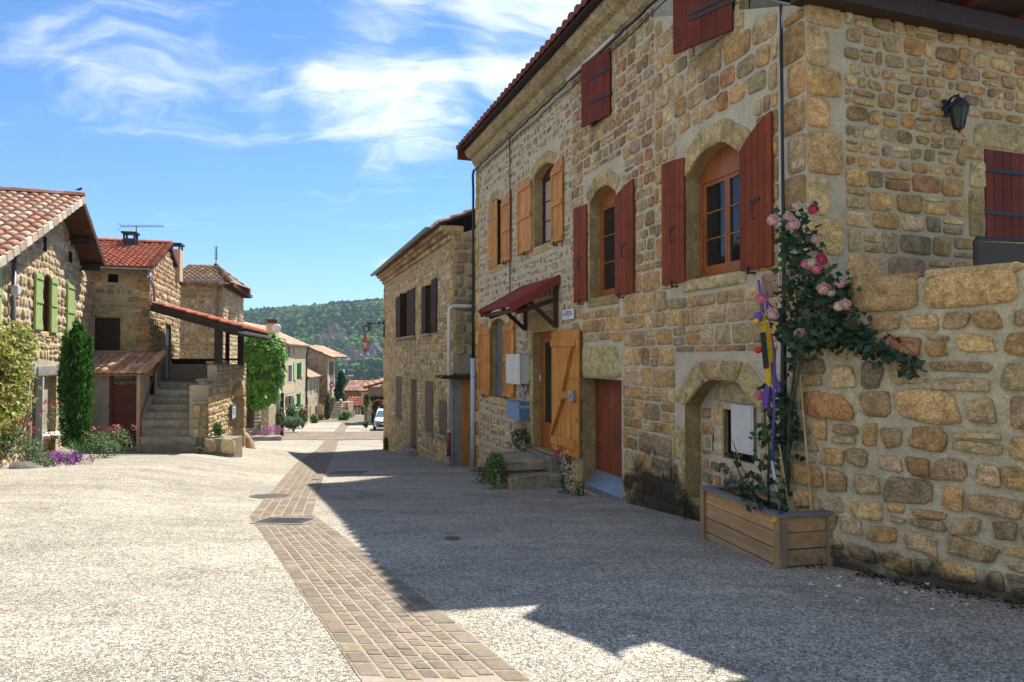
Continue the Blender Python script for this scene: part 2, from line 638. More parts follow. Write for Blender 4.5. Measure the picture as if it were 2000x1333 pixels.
def stones(mb, Q, h=.03, n=4.0, pal=PAL_OCHRE, cols=None, K=14, mi=0, rough=.05, y0=.006, prof=((1.0, -.3), (.99, .5), (.945, .96), (.6, 1.0)), tl=.14):
    """Rounded, slightly irregular stones standing h proud of the mortar; Q holds quads in (x, z)."""
    N = len(Q)
    if N == 0:
        return
    th = (np.arange(K) + .5) / K * 2 * np.pi
    e = 2.0 / (n if np.ndim(n) else np.full(N, n))
    ct, st = np.cos(th), np.sin(th)
    A = np.sign(ct)[None] * np.abs(ct)[None] ** e[:, None]
    B = np.sign(st)[None] * np.abs(st)[None] ** e[:, None]
    wob = 1 - np.abs(rng.normal(0, rough, (N, K)))
    wob = .6 * wob + .4 * np.roll(wob, 1, 1)
    A, B = A * wob, B * wob

    def bil(a, b):
        a, b = (a + 1) / 2, (b + 1) / 2
        return (Q[:, None, 0] * ((1 - a) * (1 - b))[..., None] + Q[:, None, 1] * (a * (1 - b))[..., None] + Q[:, None, 2] * (a * b)[..., None] + Q[:, None, 3] * ((1 - a) * b)[..., None])
    hh = (h if np.ndim(h) else np.full(N, h)) * rng.uniform(.6, 1.25, N)
    tilt = rng.normal(0, tl, (N, 2))
    rings = []
    for (k, w) in prof:
        P = bil(A * k, B * k)
        y = -hh[:, None] * (w + (A * tilt[:, :1] + B * tilt[:, 1:]) * (w > 0) + (rng.normal(0, .06, (N, K)) if w > .5 else 0))
        rings.append(np.stack([P[..., 0], y + (y0 if w < 0 else 0), P[..., 1]], -1))
    C = bil(np.zeros((N, 1)), np.zeros((N, 1)))
    Cc = np.stack([C[..., 0], -hh[:, None] * 1.05, C[..., 1]], -1)
    V = np.concatenate(rings + [Cc], 1)
    per = 4 * K + 1
    f = []
    for r in range(3):
        for k in range(K):
            k2 = (k + 1) % K
            f.append((r * K + k, r * K + k2, (r + 1) * K + k2, (r + 1) * K + k))
    t = [(3 * K + k, 3 * K + (k + 1) % K, 4 * K) for k in range(K)]
    F = []
    for i in range(N):
        o = i * per
        F.extend([(a + o, b + o, c + o, d + o) for a, b, c, d in f])
        F.extend([(a + o, b + o, c + o) for a, b, c in t])
    col = pick(pal, N) if cols is None else np.asarray(cols)
    mb.add(V.reshape(-1, 3), F, np.repeat(col, per, 0), mi, True)


def arch_pts(a, b, spring, rise, n=8):
    """Points of a segmental arch from (b, spring) over to (a, spring)."""
    out = []
    hw, cx = (b - a) / 2, (a + b) / 2
    if rise <= 0:
        return [(b, spring), (a, spring)]
    r = (hw * hw + rise * rise) / (2 * rise)
    cz = spring + rise - r
    t0 = math.atan2(spring - cz, hw)
    for i in range(n + 1):
        t = t0 + (math.pi - 2 * t0) * i / n
        out.append((cx + r * math.cos(t), cz + r * math.sin(t)))
    return out


def wall_plane(mb, u0, u1, v0, v1, ops=(), top=None, depth=.3, mi=0, mi_rev=0, mi_back=1, y=0.0):
    """Front face of a wall with openings (u0, u1, v0, v1, rise[, depth]), their reveals and their dark backs.
    top: list of extra (u, v) points for a gable, from right to left."""
    us = sorted({u0, u1, *[x for o in ops for x in (o[0], o[1])]})
    vs = sorted({v0, v1, *[x for o in ops for x in (o[2], o[3])]})
    us = [x for x in us if u0 - 1e-6 <= x <= u1 + 1e-6]
    vs = [x for x in vs if v0 - 1e-6 <= x <= v1 + 1e-6]
    for i in range(len(us) - 1):
        for j in range(len(vs) - 1):
            cu, cv = (us[i] + us[i + 1]) / 2, (vs[j] + vs[j + 1]) / 2
            if any(o[0] < cu < o[1] and o[2] < cv < o[3] for o in ops):
                continue
            mb.add([(us[i], y, vs[j]), (us[i + 1], y, vs[j]), (us[i + 1], y, vs[j + 1]), (us[i], y, vs[j + 1])], [(0, 1, 2, 3)], (.4, .33, .23), mi)
    if top:
        pts = [(u1, v1)] + list(top) + [(u0, v1)]
        mb.add([(p[0], y, p[1]) for p in pts], [tuple(range(len(pts)))], (.4, .33, .23), mi)
    for o in ops:
        a, b, c, d, rise = o[:5]
        dp = o[5] if len(o) > 5 else depth
        sp = d - rise
        arc = arch_pts(a, b, sp, rise)
        if rise > 0:
            h = len(arc) // 2
            for part, cor in ((arc[:h + 1], (b, d)), (arc[h:], (a, d))):
                for p, q in zip(part[:-1], part[1:]):
                    mb.add([(p[0], y, p[1]), (cor[0], y, cor[1]), (q[0], y, q[1])], [(0, 1, 2)], (.4, .33, .23), mi)
        loop = [(a, c), (b, c)] + arc
        n = len(loop)
        V = [(p[0], y, p[1]) for p in loop] + [(p[0], y + dp, p[1]) for p in loop]
        mb.add(V, [(i, (i + 1) % n, (i + 1) % n + n, i + n) for i in range(n)], (.36, .29, .185), mi_rev)
        mb.add([(p[0], y + dp + .02, p[1]) for p in loop], [tuple(range(n))], (.02, .02, .02), mi_back)


def surround(o, jw=.2, lh=.3, n=4, sill=True, side=(1, 1)):
    """Dressed stones around an opening: jambs, voussoirs or a lintel, a sill. Returns quads."""
    a, b, c, d, rise = o[:5]
    sp = d - rise
    Q = []
    for s in (0, 1):
        if not side[s]:
            continue
        z = c
        k = 0
        hs = (sp - c) / n
        while z < sp - .02:
            z2 = min(sp, z + hs * random.uniform(.75, 1.25))
            if sp - z2 < hs * .4:
                z2 = sp
            w = jw * (1.25 if k % 2 else .8)
            x0, x1 = (a - w, a - .004) if s == 0 else (b + .004, b + w)
            Q.append([(x0, z + .008), (x1, z + .008), (x1, z2 - .008), (x0, z2 - .008)])
            z = z2
            k += 1
    if rise > 0:
        arc = arch_pts(a, b, sp, rise, 12)[::-1]
        m = 3 if b - a < 1.6 else 5
        idx = [round(i * 12 / m) for i in range(m + 1)]
        for i in range(m):
            p, q = arc[idx[i]], arc[idx[i + 1]]
            cx = (a + b) / 2
            cz = sp - (b - a) * .6
            def out(pt, e):
                v = Vector((pt[0] - cx, pt[1] - cz)).normalized()
                return (pt[0] + v.x * e, pt[1] + v.y * e)
            Q.append([out(p, .004), out(q, .004), out(q, lh), out(p, lh)])
    else:
        Q.append([(a - jw * .9, d + .006), (b + jw * .9, d + .006), (b + jw * .8, d + lh), (a - jw * .8, d + lh)])
    if sill:
        Q.append([(a - .12, c - .16), (b + .12, c - .16), (b + .12, c - .006), (a - .12, c - .006)])
    return np.array(Q, float)


def grow(o, l=.22, t=.3, b=.17):
    return (o[0] - l, o[1] + l, o[2] - b, o[3] + t)


# ------------------------------------------------------------------ roof tiles
PAL_ROOF = [((.56, .27, .155), 4), ((.48, .21, .12), 3), ((.62, .38, .25), 3), ((.44, .27, .19), 2), ((.68, .50, .37), 3), ((.33, .22, .16), 1)]
PAL_RED = [((.42, .125, .065), 4), ((.36, .10, .055), 3), ((.47, .16, .09), 2), ((.30, .09, .055), 1)]
PAL_OLD = [((.33, .19, .10), 4), ((.25, .15, .085), 3), ((.42, .25, .13), 2), ((.17, .115, .075), 3), ((.38, .30, .17), 1)]
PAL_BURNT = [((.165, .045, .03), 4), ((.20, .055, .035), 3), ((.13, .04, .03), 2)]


def roof_tiles(mb, o, a, b, width, length, tw=.2, tl=.36, pal=PAL_ROOF, thick=.05, seg=6, keep=None, mi=0, deck=1):
    """A pitched roof face: o = ridge corner, a = unit vector along the ridge, b = unit vector down the slope."""
    o, a, b = Vector(o), Vector(a), Vector(b)
    n = a.cross(b).normalized()
    if n.z < 0:
        n = -n
    nc, nr = max(1, round(width / tw)), max(1, round(length / tl))
    tw, tl = width / nc, length / nr
    pts = [(0, 0), (width, 0), (width, length), (0, length)]
    V = [o + a * x + b * y for x, y in pts] + [o + a * x + b * y - n * thick for x, y in pts]
    F = [(0, 1, 2, 3), (7, 6, 5, 4), (0, 4, 5, 1), (1, 5, 6, 2), (2, 6, 7, 3), (3, 7, 4, 0)]
    if keep is None:
        mb.add([tuple(v) for v in V], F, np.mean([p[0] for p in pal], 0) * .6, deck)
    T = nc * nr
    cols = pick(pal, T)
    k = 0
    for c in range(nc):
        for r in range(nr):
            x = (c + .5) * tw
            y0, y1 = r * tl, (r + 1) * tl + .05
            if keep and not keep(x, (y0 + y1) / 2):
                k += 1
                continue
            V = []
            dx, dz = random.gauss(0, .006), random.gauss(0, .004)
            for (y, rad, lift) in ((y0, .40 * tw, -.012), (y1, .50 * tw, .022)):
                for s in range(seg + 1):
                    t = math.pi * s / seg
                    V.append(tuple(o + a * (x + dx - rad * math.cos(t)) + b * y + n * (rad * .74 * math.sin(t) + lift + dz)))
            m = seg + 1
            V.append(tuple(o + a * (x + dx) + b * y1 + n * (.0 + dz)))
            F = [(s, s + 1, m + s + 1, m + s) for s in range(seg)] + [(m + s, m + s + 1, 2 * m) for s in range(seg)]
            mb.add(V, F, cols[k], mi, True)
            k += 1


def ridge_caps(mb, p, q, r=.11, pal=PAL_ROOF, tl=.4, mi=0):
    p, q = Vector(p), Vector(q)
    d = (q - p)
    n = max(1, round(d.length / tl))
    side = d.normalized().cross(Vector((0, 0, 1))).normalized()
    up = side.cross(d.normalized())
    cols = pick(pal, n)
    for i in range(n):
        V = []
        for f, rr in ((i / n, r * .92), ((i + 1.12) / n, r * 1.06)):
            for s in range(8):
                t = math.pi * s / 7
                V.append(tuple(p + d * f + side * (rr * math.cos(t)) + up * (rr * math.sin(t) * .8 - .01)))
        F = [(s, s + 1, 8 + s + 1, 8 + s) for s in range(7)] + [tuple(range(8)), tuple(range(8, 16))]
        mb.add(V, F, cols[i], mi, True)


# ------------------------------------------------------------------ leaves
def leaves(mb, P, size, cols, out=None, asp=.6, droop=.3, mi=0, fold=.25):
    """Leaf blades at points P: each a folded pointed blade. out: preferred facing (N, 3)."""
    P = np.asarray(P, float)
    N = len(P)
    nrm = rng.normal(0, 1, (N, 3))
    nrm /= np.linalg.norm(nrm, axis=1)[:, None]
    if out is not None:
        nrm = nrm * .75 + np.asarray(out)
        nrm /= np.linalg.norm(nrm, axis=1)[:, None] + 1e-9
    ax = rng.normal(0, 1, (N, 3))
    ax[:, 2] -= droop * 2
    ax -= nrm * (ax * nrm).sum(1)[:, None]
    ax /= np.linalg.norm(ax, axis=1)[:, None] + 1e-9
    sd = np.cross(nrm, ax)
    L = (size if np.ndim(size) else np.full(N, size)) * rng.uniform(.65, 1.3, N)
    L = L[:, None]
    w = L * asp * .5
    V = np.stack([P, P + ax * L * .42 + sd * w + nrm * w * fold, P + ax * L * .45 - nrm * w * fold * .3, P + ax * L * .42 - sd * w + nrm * w * fold, P + ax * L - nrm * L * .08], 1)
    F = []
    for i in range(N):
        o = i * 5
        F.append((o, o + 1, o + 4, o + 2))
        F.append((o, o + 2, o + 4, o + 3))
    cols = np.asarray(cols)
    mb.add(V.reshape(-1, 3), F, np.repeat(cols, 5, 0), mi, False)


def shade_cols(base, n, v=.3, alt=None, pa=.25):
    c = np.array(base)[None] * rng.uniform(1 - v, 1 + v, (n, 1)) * rng.uniform(.9, 1.1, (n, 3))
    if alt is not None:
        m = rng.random(n) < pa
        c[m] = np.array(alt) * rng.uniform(1 - v, 1 + v, (m.sum(), 1))
    return c


def blob_pts(c, r, n, shell=.55, flat_bottom=0.0):
    """Points in a lumpy ellipsoid, thicker towards the skin; also outward vectors."""
    d = rng.normal(0, 1, (n, 3))
    d /= np.linalg.norm(d, axis=1)[:, None]
    q = rng.uniform(shell, 1.05, n) ** .7
    lump = np.array([1 + .35 * mnoise.noise(Vector(x * 2.3 + np.array(c))) for x in d])
    P = np.array(c) + d * np.array(r) * (q * lump)[:, None]
    return P, d

# ================================================================== ground
def aggregate(N, L, tc, cur, noise, mrange):
    """Washed-pebble concrete: pale chippings in a sandy matrix darkened for the shade between them."""
    def vor(scale, feat, rnd=1.0):
        v = N.new('ShaderNodeTexVoronoi')
        v.feature = feat
        v.inputs['Scale'].default_value = scale
        v.inputs['Randomness'].default_value = rnd
        wp = N.new('ShaderNodeVectorMath')
        wp.operation = 'MULTIPLY_ADD'
        nn = noise(60, 2, .5)
        L.new(nn.outputs['Color'], wp.inputs[0])
        wp.inputs[1].default_value = (.012, .012, .012)
        L.new(tc.outputs['Object'], wp.inputs[2])
        L.new(wp.outputs[0], v.inputs['Vector'])
        return v
    v1, e1 = vor(66, 'F1'), vor(66, 'DISTANCE_TO_EDGE')
    ramp = N.new('ShaderNodeValToRGB')
    sp = N.new('ShaderNodeSeparateColor')
    L.new(v1.outputs['Color'], sp.inputs[0])
    L.new(sp.outputs[0], ramp.inputs[0])
    el = ramp.color_ramp.elements
    el[0].position, el[0].color = 0, (.20, .18, .15, 1)
    el[1].position, el[1].color = 1, (.72, .66, .54, 1)
    for p, c in ((.10, (.22, .195, .16)), (.27, (.36, .315, .245)), (.52, (.48, .43, .34)), (.8, (.57, .515, .415))):
        e = el.new(p)
        e.color = (*c, 1)
    k = mrange(e1.outputs['Distance'], .015, .10, 0, 1, True)
    mx = N.new('ShaderNodeMixRGB')
    L.new(k, mx.inputs[0])
    mx.inputs[1].default_value = (.13, .112, .085, 1)
    L.new(ramp.outputs[0], mx.inputs[2])
    out = mx.outputs[0]
    for sc, am, st in ((.22, .18, (.6, 1.2, 1)), (1.1, .17, (.5, 1.6, 1)), (5, .12, None)):
        n = noise(sc, 5, .62, .3, st)
        f = mrange(n.outputs['Fac'], .3, .7, 1 - am, 1 + am)
        sm = N.new('ShaderNodeVectorMath')
        sm.operation = 'SCALE'
        L.new(out, sm.inputs[0])
        L.new(f, sm.inputs['Scale'])
        out = sm.outputs[0]
    n = noise(.55, 8, .7, .8)
    f = mrange(n.outputs['Fac'], .54, .70, 1, .74, True)
    sm = N.new('ShaderNodeVectorMath')
    sm.operation = 'SCALE'
    L.new(out, sm.inputs[0])
    L.new(f, sm.inputs['Scale'])
    out = sm.outputs[0]
    b = N['Principled BSDF']
    bp = N.new('ShaderNodeBump')
    bp.inputs['Strength'].default_value = .75
    bp.inputs['Distance'].default_value = .006
    L.new(k, bp.inputs['Height'])
    L.new(bp.outputs[0], b.inputs['Normal'])
    return out


m_road = mat('washed_pebble_concrete', rough=.9, spec=.15, extra=aggregate)
m_earth = mat('dry_earth_and_grass', (.13, .12, .06), .95, var=[(.05, .3), (.8, .25), (9, .2)], spec=.1)
m_paver = mat('sandstone_sett', 'attr', .85, var=[(6, .14), (40, .16)], bump=[(50, .35)], spec=.2)
m_joint = mat('paver_joint_mortar', (.31, .265, .20), .95, var=[(5, .15), (60, .2)], spec=.1)


def grid_sheet(name, xs, ys, zf, m, kind='structure'):
    X, Y = np.meshgrid(xs, ys)
    Z = zf(X, Y)
    mb = MB()
    nx, ny = len(xs), len(ys)
    F = [(j * nx + i, j * nx + i + 1, (j + 1) * nx + i + 1, (j + 1) * nx + i) for j in range(ny - 1) for i in range(nx - 1)]
    mb.add(np.stack([X.ravel(), Y.ravel(), Z.ravel()], 1), F, (.4, .4, .4), 0, True)
    o = mb.build(name, m)
    o['kind'] = kind
    return o


def micro(X, Y):
    return .012 * np.sin(X * 1.1 + Y * .35) * np.sin(Y * .8 - X * .2)


grid_sheet('road', np.concatenate([np.arange(-34, -15, 1.0), np.arange(-15, 8, .3), np.arange(8, 24, 1.0)]), np.concatenate([np.arange(-6, 30, .3), np.arange(30, 100, 1.0)]),
           lambda X, Y: gz(X, Y) + 0 * X, m_road)


def hill_z(X, Y):
    """The wooded hill across the valley."""
    az = X / np.maximum(Y, 1)
    ridge = np.interp(az, [-1.2, -.75, -.55, -.45, -.388, -.33, -.27, -.22, -.185, -.12, 0, .4, 1.2],
                      [5, 22, 34, 44, 53, 63, 70, 73, 76, 84, 90, 80, 40])
    t = np.clip((Y - 300) / 680, 0, 1)
    s = t ** 1.15 * (1 + .15 * np.sin(t * 3.1))
    back = np.clip((Y - 990) / 900, 0, 1)
    return -62 + (ridge + 62) * s - back * 160


def terrain_z(X, Y):
    near = gz(X, np.minimum(Y, 399)) - .35
    side = np.clip((np.abs(X + 6) - 30) / 120, 0, 1)
    near = near - side * 12
    h = hill_z(X, Y) + 5 * np.sin(X * .021 + Y * .013) * np.clip((Y - 320) / 200, 0, 1) * np.sin(Y * .017)
    k = np.clip((Y - 250) / 120, 0, 1)
    k = k * k * (3 - 2 * k)
    return near * (1 - k) + h * k


m_forest = mat('wooded_hillside', (.03, .055, .022), .95, var=[(.01, .3), (.08, .35)], spec=.05)
_xs = np.concatenate([np.arange(-2400, -420, 90.), np.arange(-420, 300, 12.), np.arange(300, 2401, 90.)])
_ys = np.concatenate([np.arange(-300, -20, 40.), np.arange(-20, 130, 4.), np.arange(130, 1200, 14.), np.arange(1200, 3000, 120.)])
grid_sheet('ground', _xs, _ys, terrain_z, m_earth)
# the hillside's own soil under the wood
grid_sheet('hill', np.arange(-640, 260, 10.), np.arange(360, 1080, 10.), lambda X, Y: terrain_z(X, Y) + .3, m_forest)

# ------------------------------------------------------------------ paved channel of setts down the street
_pL = [(707, 1333), (487, 1010), (524, 967), (580, 904), (632, 863), (649, 846), (668.7, 825)]
_pR = [(1040, 1333), (611, 1006), (624, 958), (645, 900), (661, 863), (672, 846), (683.5, 825)]
CL = [gpx(*p) for p in _pL]
CR = [gpx(*p) for p in _pR]
for A in (CL, CR):
    d = (A[0] - A[1]).normalized()
    e = A[0] + d * 5.5
    e.z = gz(e.x, e.y)
    A.insert(0, e)


def on_ground(x, y, dz):
    return (x, y, float(gz(x, y)) + dz)


mbc, mbj = MB(), MB()
PAL_PAVE_ = [((.225, .183, .137), 5), ((.24, .202, .158), 4), ((.20, .17, .143), 3), ((.245, .19, .13), 3), ((.21, .182, .165), 2), ((.21, .15, .11), .4), ((.265, .228, .18), 2)]
_pm = np.average([c for c, w in PAL_PAVE_], axis=0, weights=[w for c, w in PAL_PAVE_])
PAL_PAVE = [(tuple((.6 * np.array(c) + .4 * _pm) * (.95, .9, .84)), w) for c, w in PAL_PAVE_]
for i in range(len(CL) - 1):
    l0, l1, r0, r1 = CL[i], CL[i + 1], CR[i], CR[i + 1]
    Ls = ((l1 - l0).length + (r1 - r0).length) / 2
    wd = ((r0 - l0).length + (r1 - l1).length) / 2
    n_in = max(1, round(Ls / .5))
    bands = [0, .15, .265, .38, .495, .61, .725, .835, 1.0] if i == 0 or i == 1 else [0, .17, .34, .5, .66, .83, 1]
    far = l0.y > 26
    Q = []
    for bnd in range(len(bands) - 1):
        edge = bnd in (0, len(bands) - 2)
        s = random.uniform(0, .1)
        while s < Ls - .03:
            ln = (random.uniform(.17, .27) if edge else random.uniform(.09, .16)) * (2.2 if far else 1)
            s2 = min(Ls, s + ln)
            g = .009
            sh = random.uniform(-.006, .006)
            Q.append([(bands[bnd] * wd + g, s + g + sh), (bands[bnd + 1] * wd - g, s + g - sh), (bands[bnd + 1] * wd - g, s2 - g), (bands[bnd] * wd + g, s2 - g)])
            s = s2
    tmp = MB()
    stones(tmp, np.array(Q), h=.003, n=30, pal=PAL_PAVE, K=20, rough=.02, y0=.0, prof=((1.0, -.8), (.99, .5), (.96, 1.0), (.6, 1.0)), tl=.15)
    V = np.concatenate(tmp.V)
    tt, ss, hh = V[:, 0] / wd, V[:, 2] / Ls, -V[:, 1]
    lx, ly = l0.x + (l1.x - l0.x) * ss, l0.y + (l1.y - l0.y) * ss
    rx, ry = r0.x + (r1.x - r0.x) * ss, r0.y + (r1.y - r0.y) * ss
    X, Y = lx + (rx - lx) * tt, ly + (ry - ly) * tt
    mbc.add(np.stack([X, Y, gz(X, Y) + .0065 + hh], 1), tmp.F, np.concatenate(tmp.C), 0, True)
    ns = max(2, int(Ls / .3))
    V2, F2 = [], []
    for k in range(ns + 1):
        q = k / ns
        a, b_ = l0.lerp(l1, q), r0.lerp(r1, q)
        for t in (0, .25, .5, .75, 1):
            p = a.lerp(b_, t)
            V2.append(on_ground(p.x, p.y, .0055))
    for k in range(ns):
        for t in range(4):
            F2.append((k * 5 + t, k * 5 + t + 1, k * 5 + t + 6, k * 5 + t + 5))
    mbj.add(V2, F2, (.4, .4, .4), 0, True)
o = mbj.build('paved_channel_bed', m_joint)
o['kind'] = 'structure'
o = mbc.build('paved_channel', m_paver)
o['kind'] = 'structure'

# two paved bands right across the street
for (d0, d1, xa, xb) in ((42.0, 54.0, -.352, -.165), (72, 84, -.30, -.18)):
    mbb, mbk = MB(), MB()
    Q = []
    y = d0
    while y < d1:
        y2 = y + .34
        x = xa * (y + y2) / 2
        while x < xb * y:
            ln = random.uniform(.45, .75)
            Q.append([(x + .015, y + .015), (x + ln - .015, y + .015), (x + ln - .015, y2 - .015), (x + .015, y2 - .015)])
            x += ln
        y = y2
    tmp = MB()
    stones(tmp, np.array(Q), h=.008, n=14, pal=PAL_PAVE, K=8, rough=.01, y0=0)
    V = np.concatenate(tmp.V)
    mbb.add(np.stack([V[:, 0], V[:, 2], gz(V[:, 0], V[:, 2]) + .022 - V[:, 1]], 1), tmp.F, np.concatenate(tmp.C), 0, True)
    xs = np.linspace(xa * d1 - .2, xb * d0 + .2, 30)
    ys = np.linspace(d0, d1, 14)
    V2 = [on_ground(x, y, .018) for y in ys for x in xs]
    F2 = [(j * 30 + i, j * 30 + i + 1, (j + 1) * 30 + i + 1, (j + 1) * 30 + i) for j in range(13) for i in range(29)]
    mbk.add(V2, F2, (.4, .4, .4), 0, True)
    o = mbk.build('paved_band_bed', m_joint)
    o['kind'] = 'structure'
    o = mbb.build('paved_band', m_paver)
    o['kind'] = 'structure'

# ------------------------------------------------------------------ ironwork in the street
m_castiron = mat('worn_cast_iron', (.12, .098, .09), .65, var=[(12, .3)], spec=.3)


def slope_frame(p):
    e = .2
    zx = (gz(p.x + e, p.y) - gz(p.x - e, p.y)) / (2 * e)
    zy = (gz(p.x, p.y + e) - gz(p.x, p.y - e)) / (2 * e)
    X = Vector((1, 0, float(zx))).normalized()
    n = X.cross(Vector((0, 1, float(zy)))).normalized()
    Y = n.cross(X)
    M = Matrix((X, Y, n)).transposed().to_4x4()
    M.translation = Vector((p.x, p.y, float(gz(p.x, p.y)) + .006))
    return M


class Fm:
    def __init__(s, M):
        s.M = M


p = gpx(557, 1020)
fm = Fm(slope_frame(p) @ Matrix.Rotation(R(-8), 4, 'Z'))
g = thing('drain_grate', 'rectangular cast iron drain grate with square holes set in the setts at the bend', 'drain grate')
g.matrix_basis = fm.M
WM[g.name] = fm.M
mb = MB()
for (a, b, c, d) in ((-.36, .36, -.24, -.19), (-.36, .36, .19, .24), (-.36, -.31, -.19, .19), (.31, .36, -.19, .19)):
    mb.box(a, b, c, d, -.02, .014)
mb.build('frame', m_cement, g, bevel=.004)
mb = MB()
mb.box(-.31, .31, -.19, .19, -.02, .001, mi=1)
for i in range(11):
    x = -.31 + i * .062
    mb.box(x - .012, x + .012, -.19, .19, .001, .020)
for j in range(7):
    y = -.19 + j * .0633
    mb.box(-.31, .31, y - .011, y + .011, .001, .019)
mb.box(-.31, -.19, -.18, .18, .001, .018)
mb.box(.22, .31, -.18, .18, .001, .018)
mb.build('grate', [mat('dark_drain_iron', (.05, .042, .04), .6, spec=.3), m_dark], g)


def cover(px, py, r, label, square=False, group='iron covers set in the street'):
    M = slope_frame(gpx(px, py))
    t = thing('manhole_cover', label, 'manhole cover', group=group)
    t.matrix_basis = M
    WM[t.name] = M
    mb = MB()
    if square:
        mb.box(-r, r, -r, r, -.02, .004)
        for i in range(6):
            for j in range(6):
                x, y = -r * .8 + i * r * .32, -r * .8 + j * r * .32
                mb.box(x - r * .1, x + r * .1, y - r * .1, y + r * .1, .004, .008)
    else:
        mb.lathe([(0, .006), (r * .86, .006), (r * .88, .001), (r * .92, .001), (r * .93, .008), (r, .006), (r, -.02)], 28)
        for i in range(6):
            for j in range(6):
                x, y = -r * .65 + i * r * .26, -r * .65 + j * r * .26
                if x * x + y * y < (r * .8) ** 2:
                    mb.box(x - r * .08, x + r * .08, y - r * .08, y + r * .08, .005, .010)
    mb.build('cover', m_castiron, t)


cover(530, 970, .36, 'round iron manhole cover half on the setts just beyond the drain grate')
cover(617, 938, .11, 'tiny round iron cap in the setts beside the shadow tip')
cover(640, 882, .2, 'small iron cover in the setts before the far paved band')
cover(682, 923, .4, 'square iron cover in the shaded concrete between the house shadows', True)
cover(884, 1053, .09, 'small round iron valve cap alone in the shaded concrete')

# ================================================================== the big shuttered house on the right
F1 = Fr(-1.0, 19.2, 4.09, -12.0)             # far corner -> near corner along the street
L1 = math.hypot(4.09, 12.0)
EAVE = CH + 5.62


def fu(px):
    return F1.px(px, 695)[0]


def fz(px, py):
    return F1.px(px, py)[1]


def opx(l, r, ytop, ybot, pxt, pxb, rise=0, dp=.28):
    """Opening from pixels: left, right; top measured at pxt, bottom at pxb."""
    return (fu(l), fu(r), fz(pxb, ybot), fz(pxt, ytop), rise, dp)


house = thing('stone_house', 'tall ochre stone house with red and amber shutters, on the shaded side of the street', 'house', F1.o)
Z0 = -2.6
U_END = fu(1281)                               # main roof stops here; a lower annex follows
O_W1 = opx(957, 980, 386, 517, 975, 975, .14)
O_W2 = opx(1043, 1083, 312, 484, 1075, 1045, .16)
O_W3 = opx(1152, 1204, 356, 583, 1190, 1160, .22)
O_W4 = opx(1343, 1452, 262, 545, 1432, 1360, .30)
O_W5 = opx(1156, 1197, 108, 246, 1180, 1160, .05, .2)
O_W6 = (fu(1357), fu(1440), fz(1360, 108), fz(1360, 108) + .74, .05, .2)
O_W0 = opx(959, 987, 622, 775, 975, 960, .13)
O_D1 = opx(1041, 1086, 648, 880, 1060, 1060, 0, .25)
O_D2 = opx(1138, 1214, 742, 982, 1200, 1200, 0, .29)
O_N = opx(1337, 1494, 738, 1012, 1420, 1450, .42, .30)
OPS = [O_W1, O_W2, O_W3, O_W4, O_W5, O_W6, O_W0, O_D1, O_D2, O_N]

# --- the walls
mb = MB()
wall_plane(mb, 0, U_END, Z0, EAVE, OPS[:-1] and [o for o in OPS if o[1] <= U_END + .01], mi=1, mi_rev=2, mi_back=3)
ZA = lambda u: EAVE - .62 - (u - U_END) / (L1 - U_END) * 1.30        # top of the annex wall, falling towards the near corner
ZB = ZA(L1)
wall_plane(mb, U_END, L1, Z0, ZB, [o for o in OPS if o[0] >= U_END - .01], top=[(U_END, ZA(U_END))], mi=1, mi_rev=2, mi_back=3)
holes = [grow(o, .24, .34, .2) for o in (O_W1, O_W2, O_W3, O_W4)] + [grow(O_W5, .12, .12, .12), grow(O_W6, .12, .12, .12)] + \
        [grow(O_W0, .16, .22, .12), grow(O_D1, .26, .45, .0), (O_D2[0] - .3, O_D2[1] + .06, O_D2[2], O_D2[3] + .62), (O_N[0] - .23, O_N[1] + .23, O_N[2], O_N[3] + .32)]
uA, uB, uC = fu(1118), fu(1330), fu(1500)
zP = fz(1200, 590)
# rubble of the far half, thick with mortar
stones(mb, layout(0.35, uA, Z0 + .3, EAVE - .3, (.13, .29), (.6, 1.6), holes, .3, .055, .3), .010, 2.9, PAL_GREY + PAL_UPPER, rough=.08)
# small coursed rubble of the upper middle
stones(mb, layout(uA, U_END, zP + .5, EAVE - .3, (.15, .25), (.7, 1.6), holes, .16, .03, .14), .018, 4.6, PAL_UPPER, rough=.05)
# big squared blocks below
stones(mb, layout(uA, L1 - .40, Z0 + .3, zP + .5, (.17, .37), (.7, 1.8), holes, .10, .018, .28), .018, 7.5, PAL_OCHRE + PAL_GREY, rough=.045)
# annex: mixed
stones(mb, layout(U_END, L1 - .42, zP + .5, EAVE, (.2, .34), (.7, 1.7), holes, .10, .022, .1, inside=lambda u, v: v < ZA(u) - .12), .02, 5, PAL_OCHRE + PAL_GREY, rough=.055)
# quoins at both ends
for (ua, sgn, zt) in ((0.0, 1, EAVE - .3), (L1, -1, ZB - .02)):
    z, k, Q = Z0 + .3, 0, []
    while z < zt - .1:
        h_ = random.uniform(.28, .46)
        z2 = min(zt, z + h_)
        wd_ = (.30, .44)[k % 2] * random.uniform(.85, 1.1) if sgn > 0 else (.34, .52)[k % 2] * random.uniform(.8, 1.1)
        x0, x1 = sorted((ua + sgn * .0, ua + sgn * min(wd_, .40 if sgn < 0 else .34)))
        Q.append([(x0 + .01, z + .012), (x1 - .01, z + .012), (x1 - .01, z2 - .012), (x0 + .01, z2 - .012)])
        z, k = z2, k + 1
    stones(mb, np.array(Q), .03, 7, PAL_OCHRE, rough=.02)
DRESS = [((.41, .30, .145), 3), ((.35, .25, .115), 2), ((.43, .33, .175), 2)]
for o, jw, lh in ((O_W1, .16, .26), (O_W2, .18, .25), (O_W3, .19, .27), (O_W4, .2, .30), (O_W0, .14, .22)):
    stones(mb, surround(o, jw, lh, 4 if o is not O_W0 else 3), .020, 12, DRESS, rough=.03, K=26)
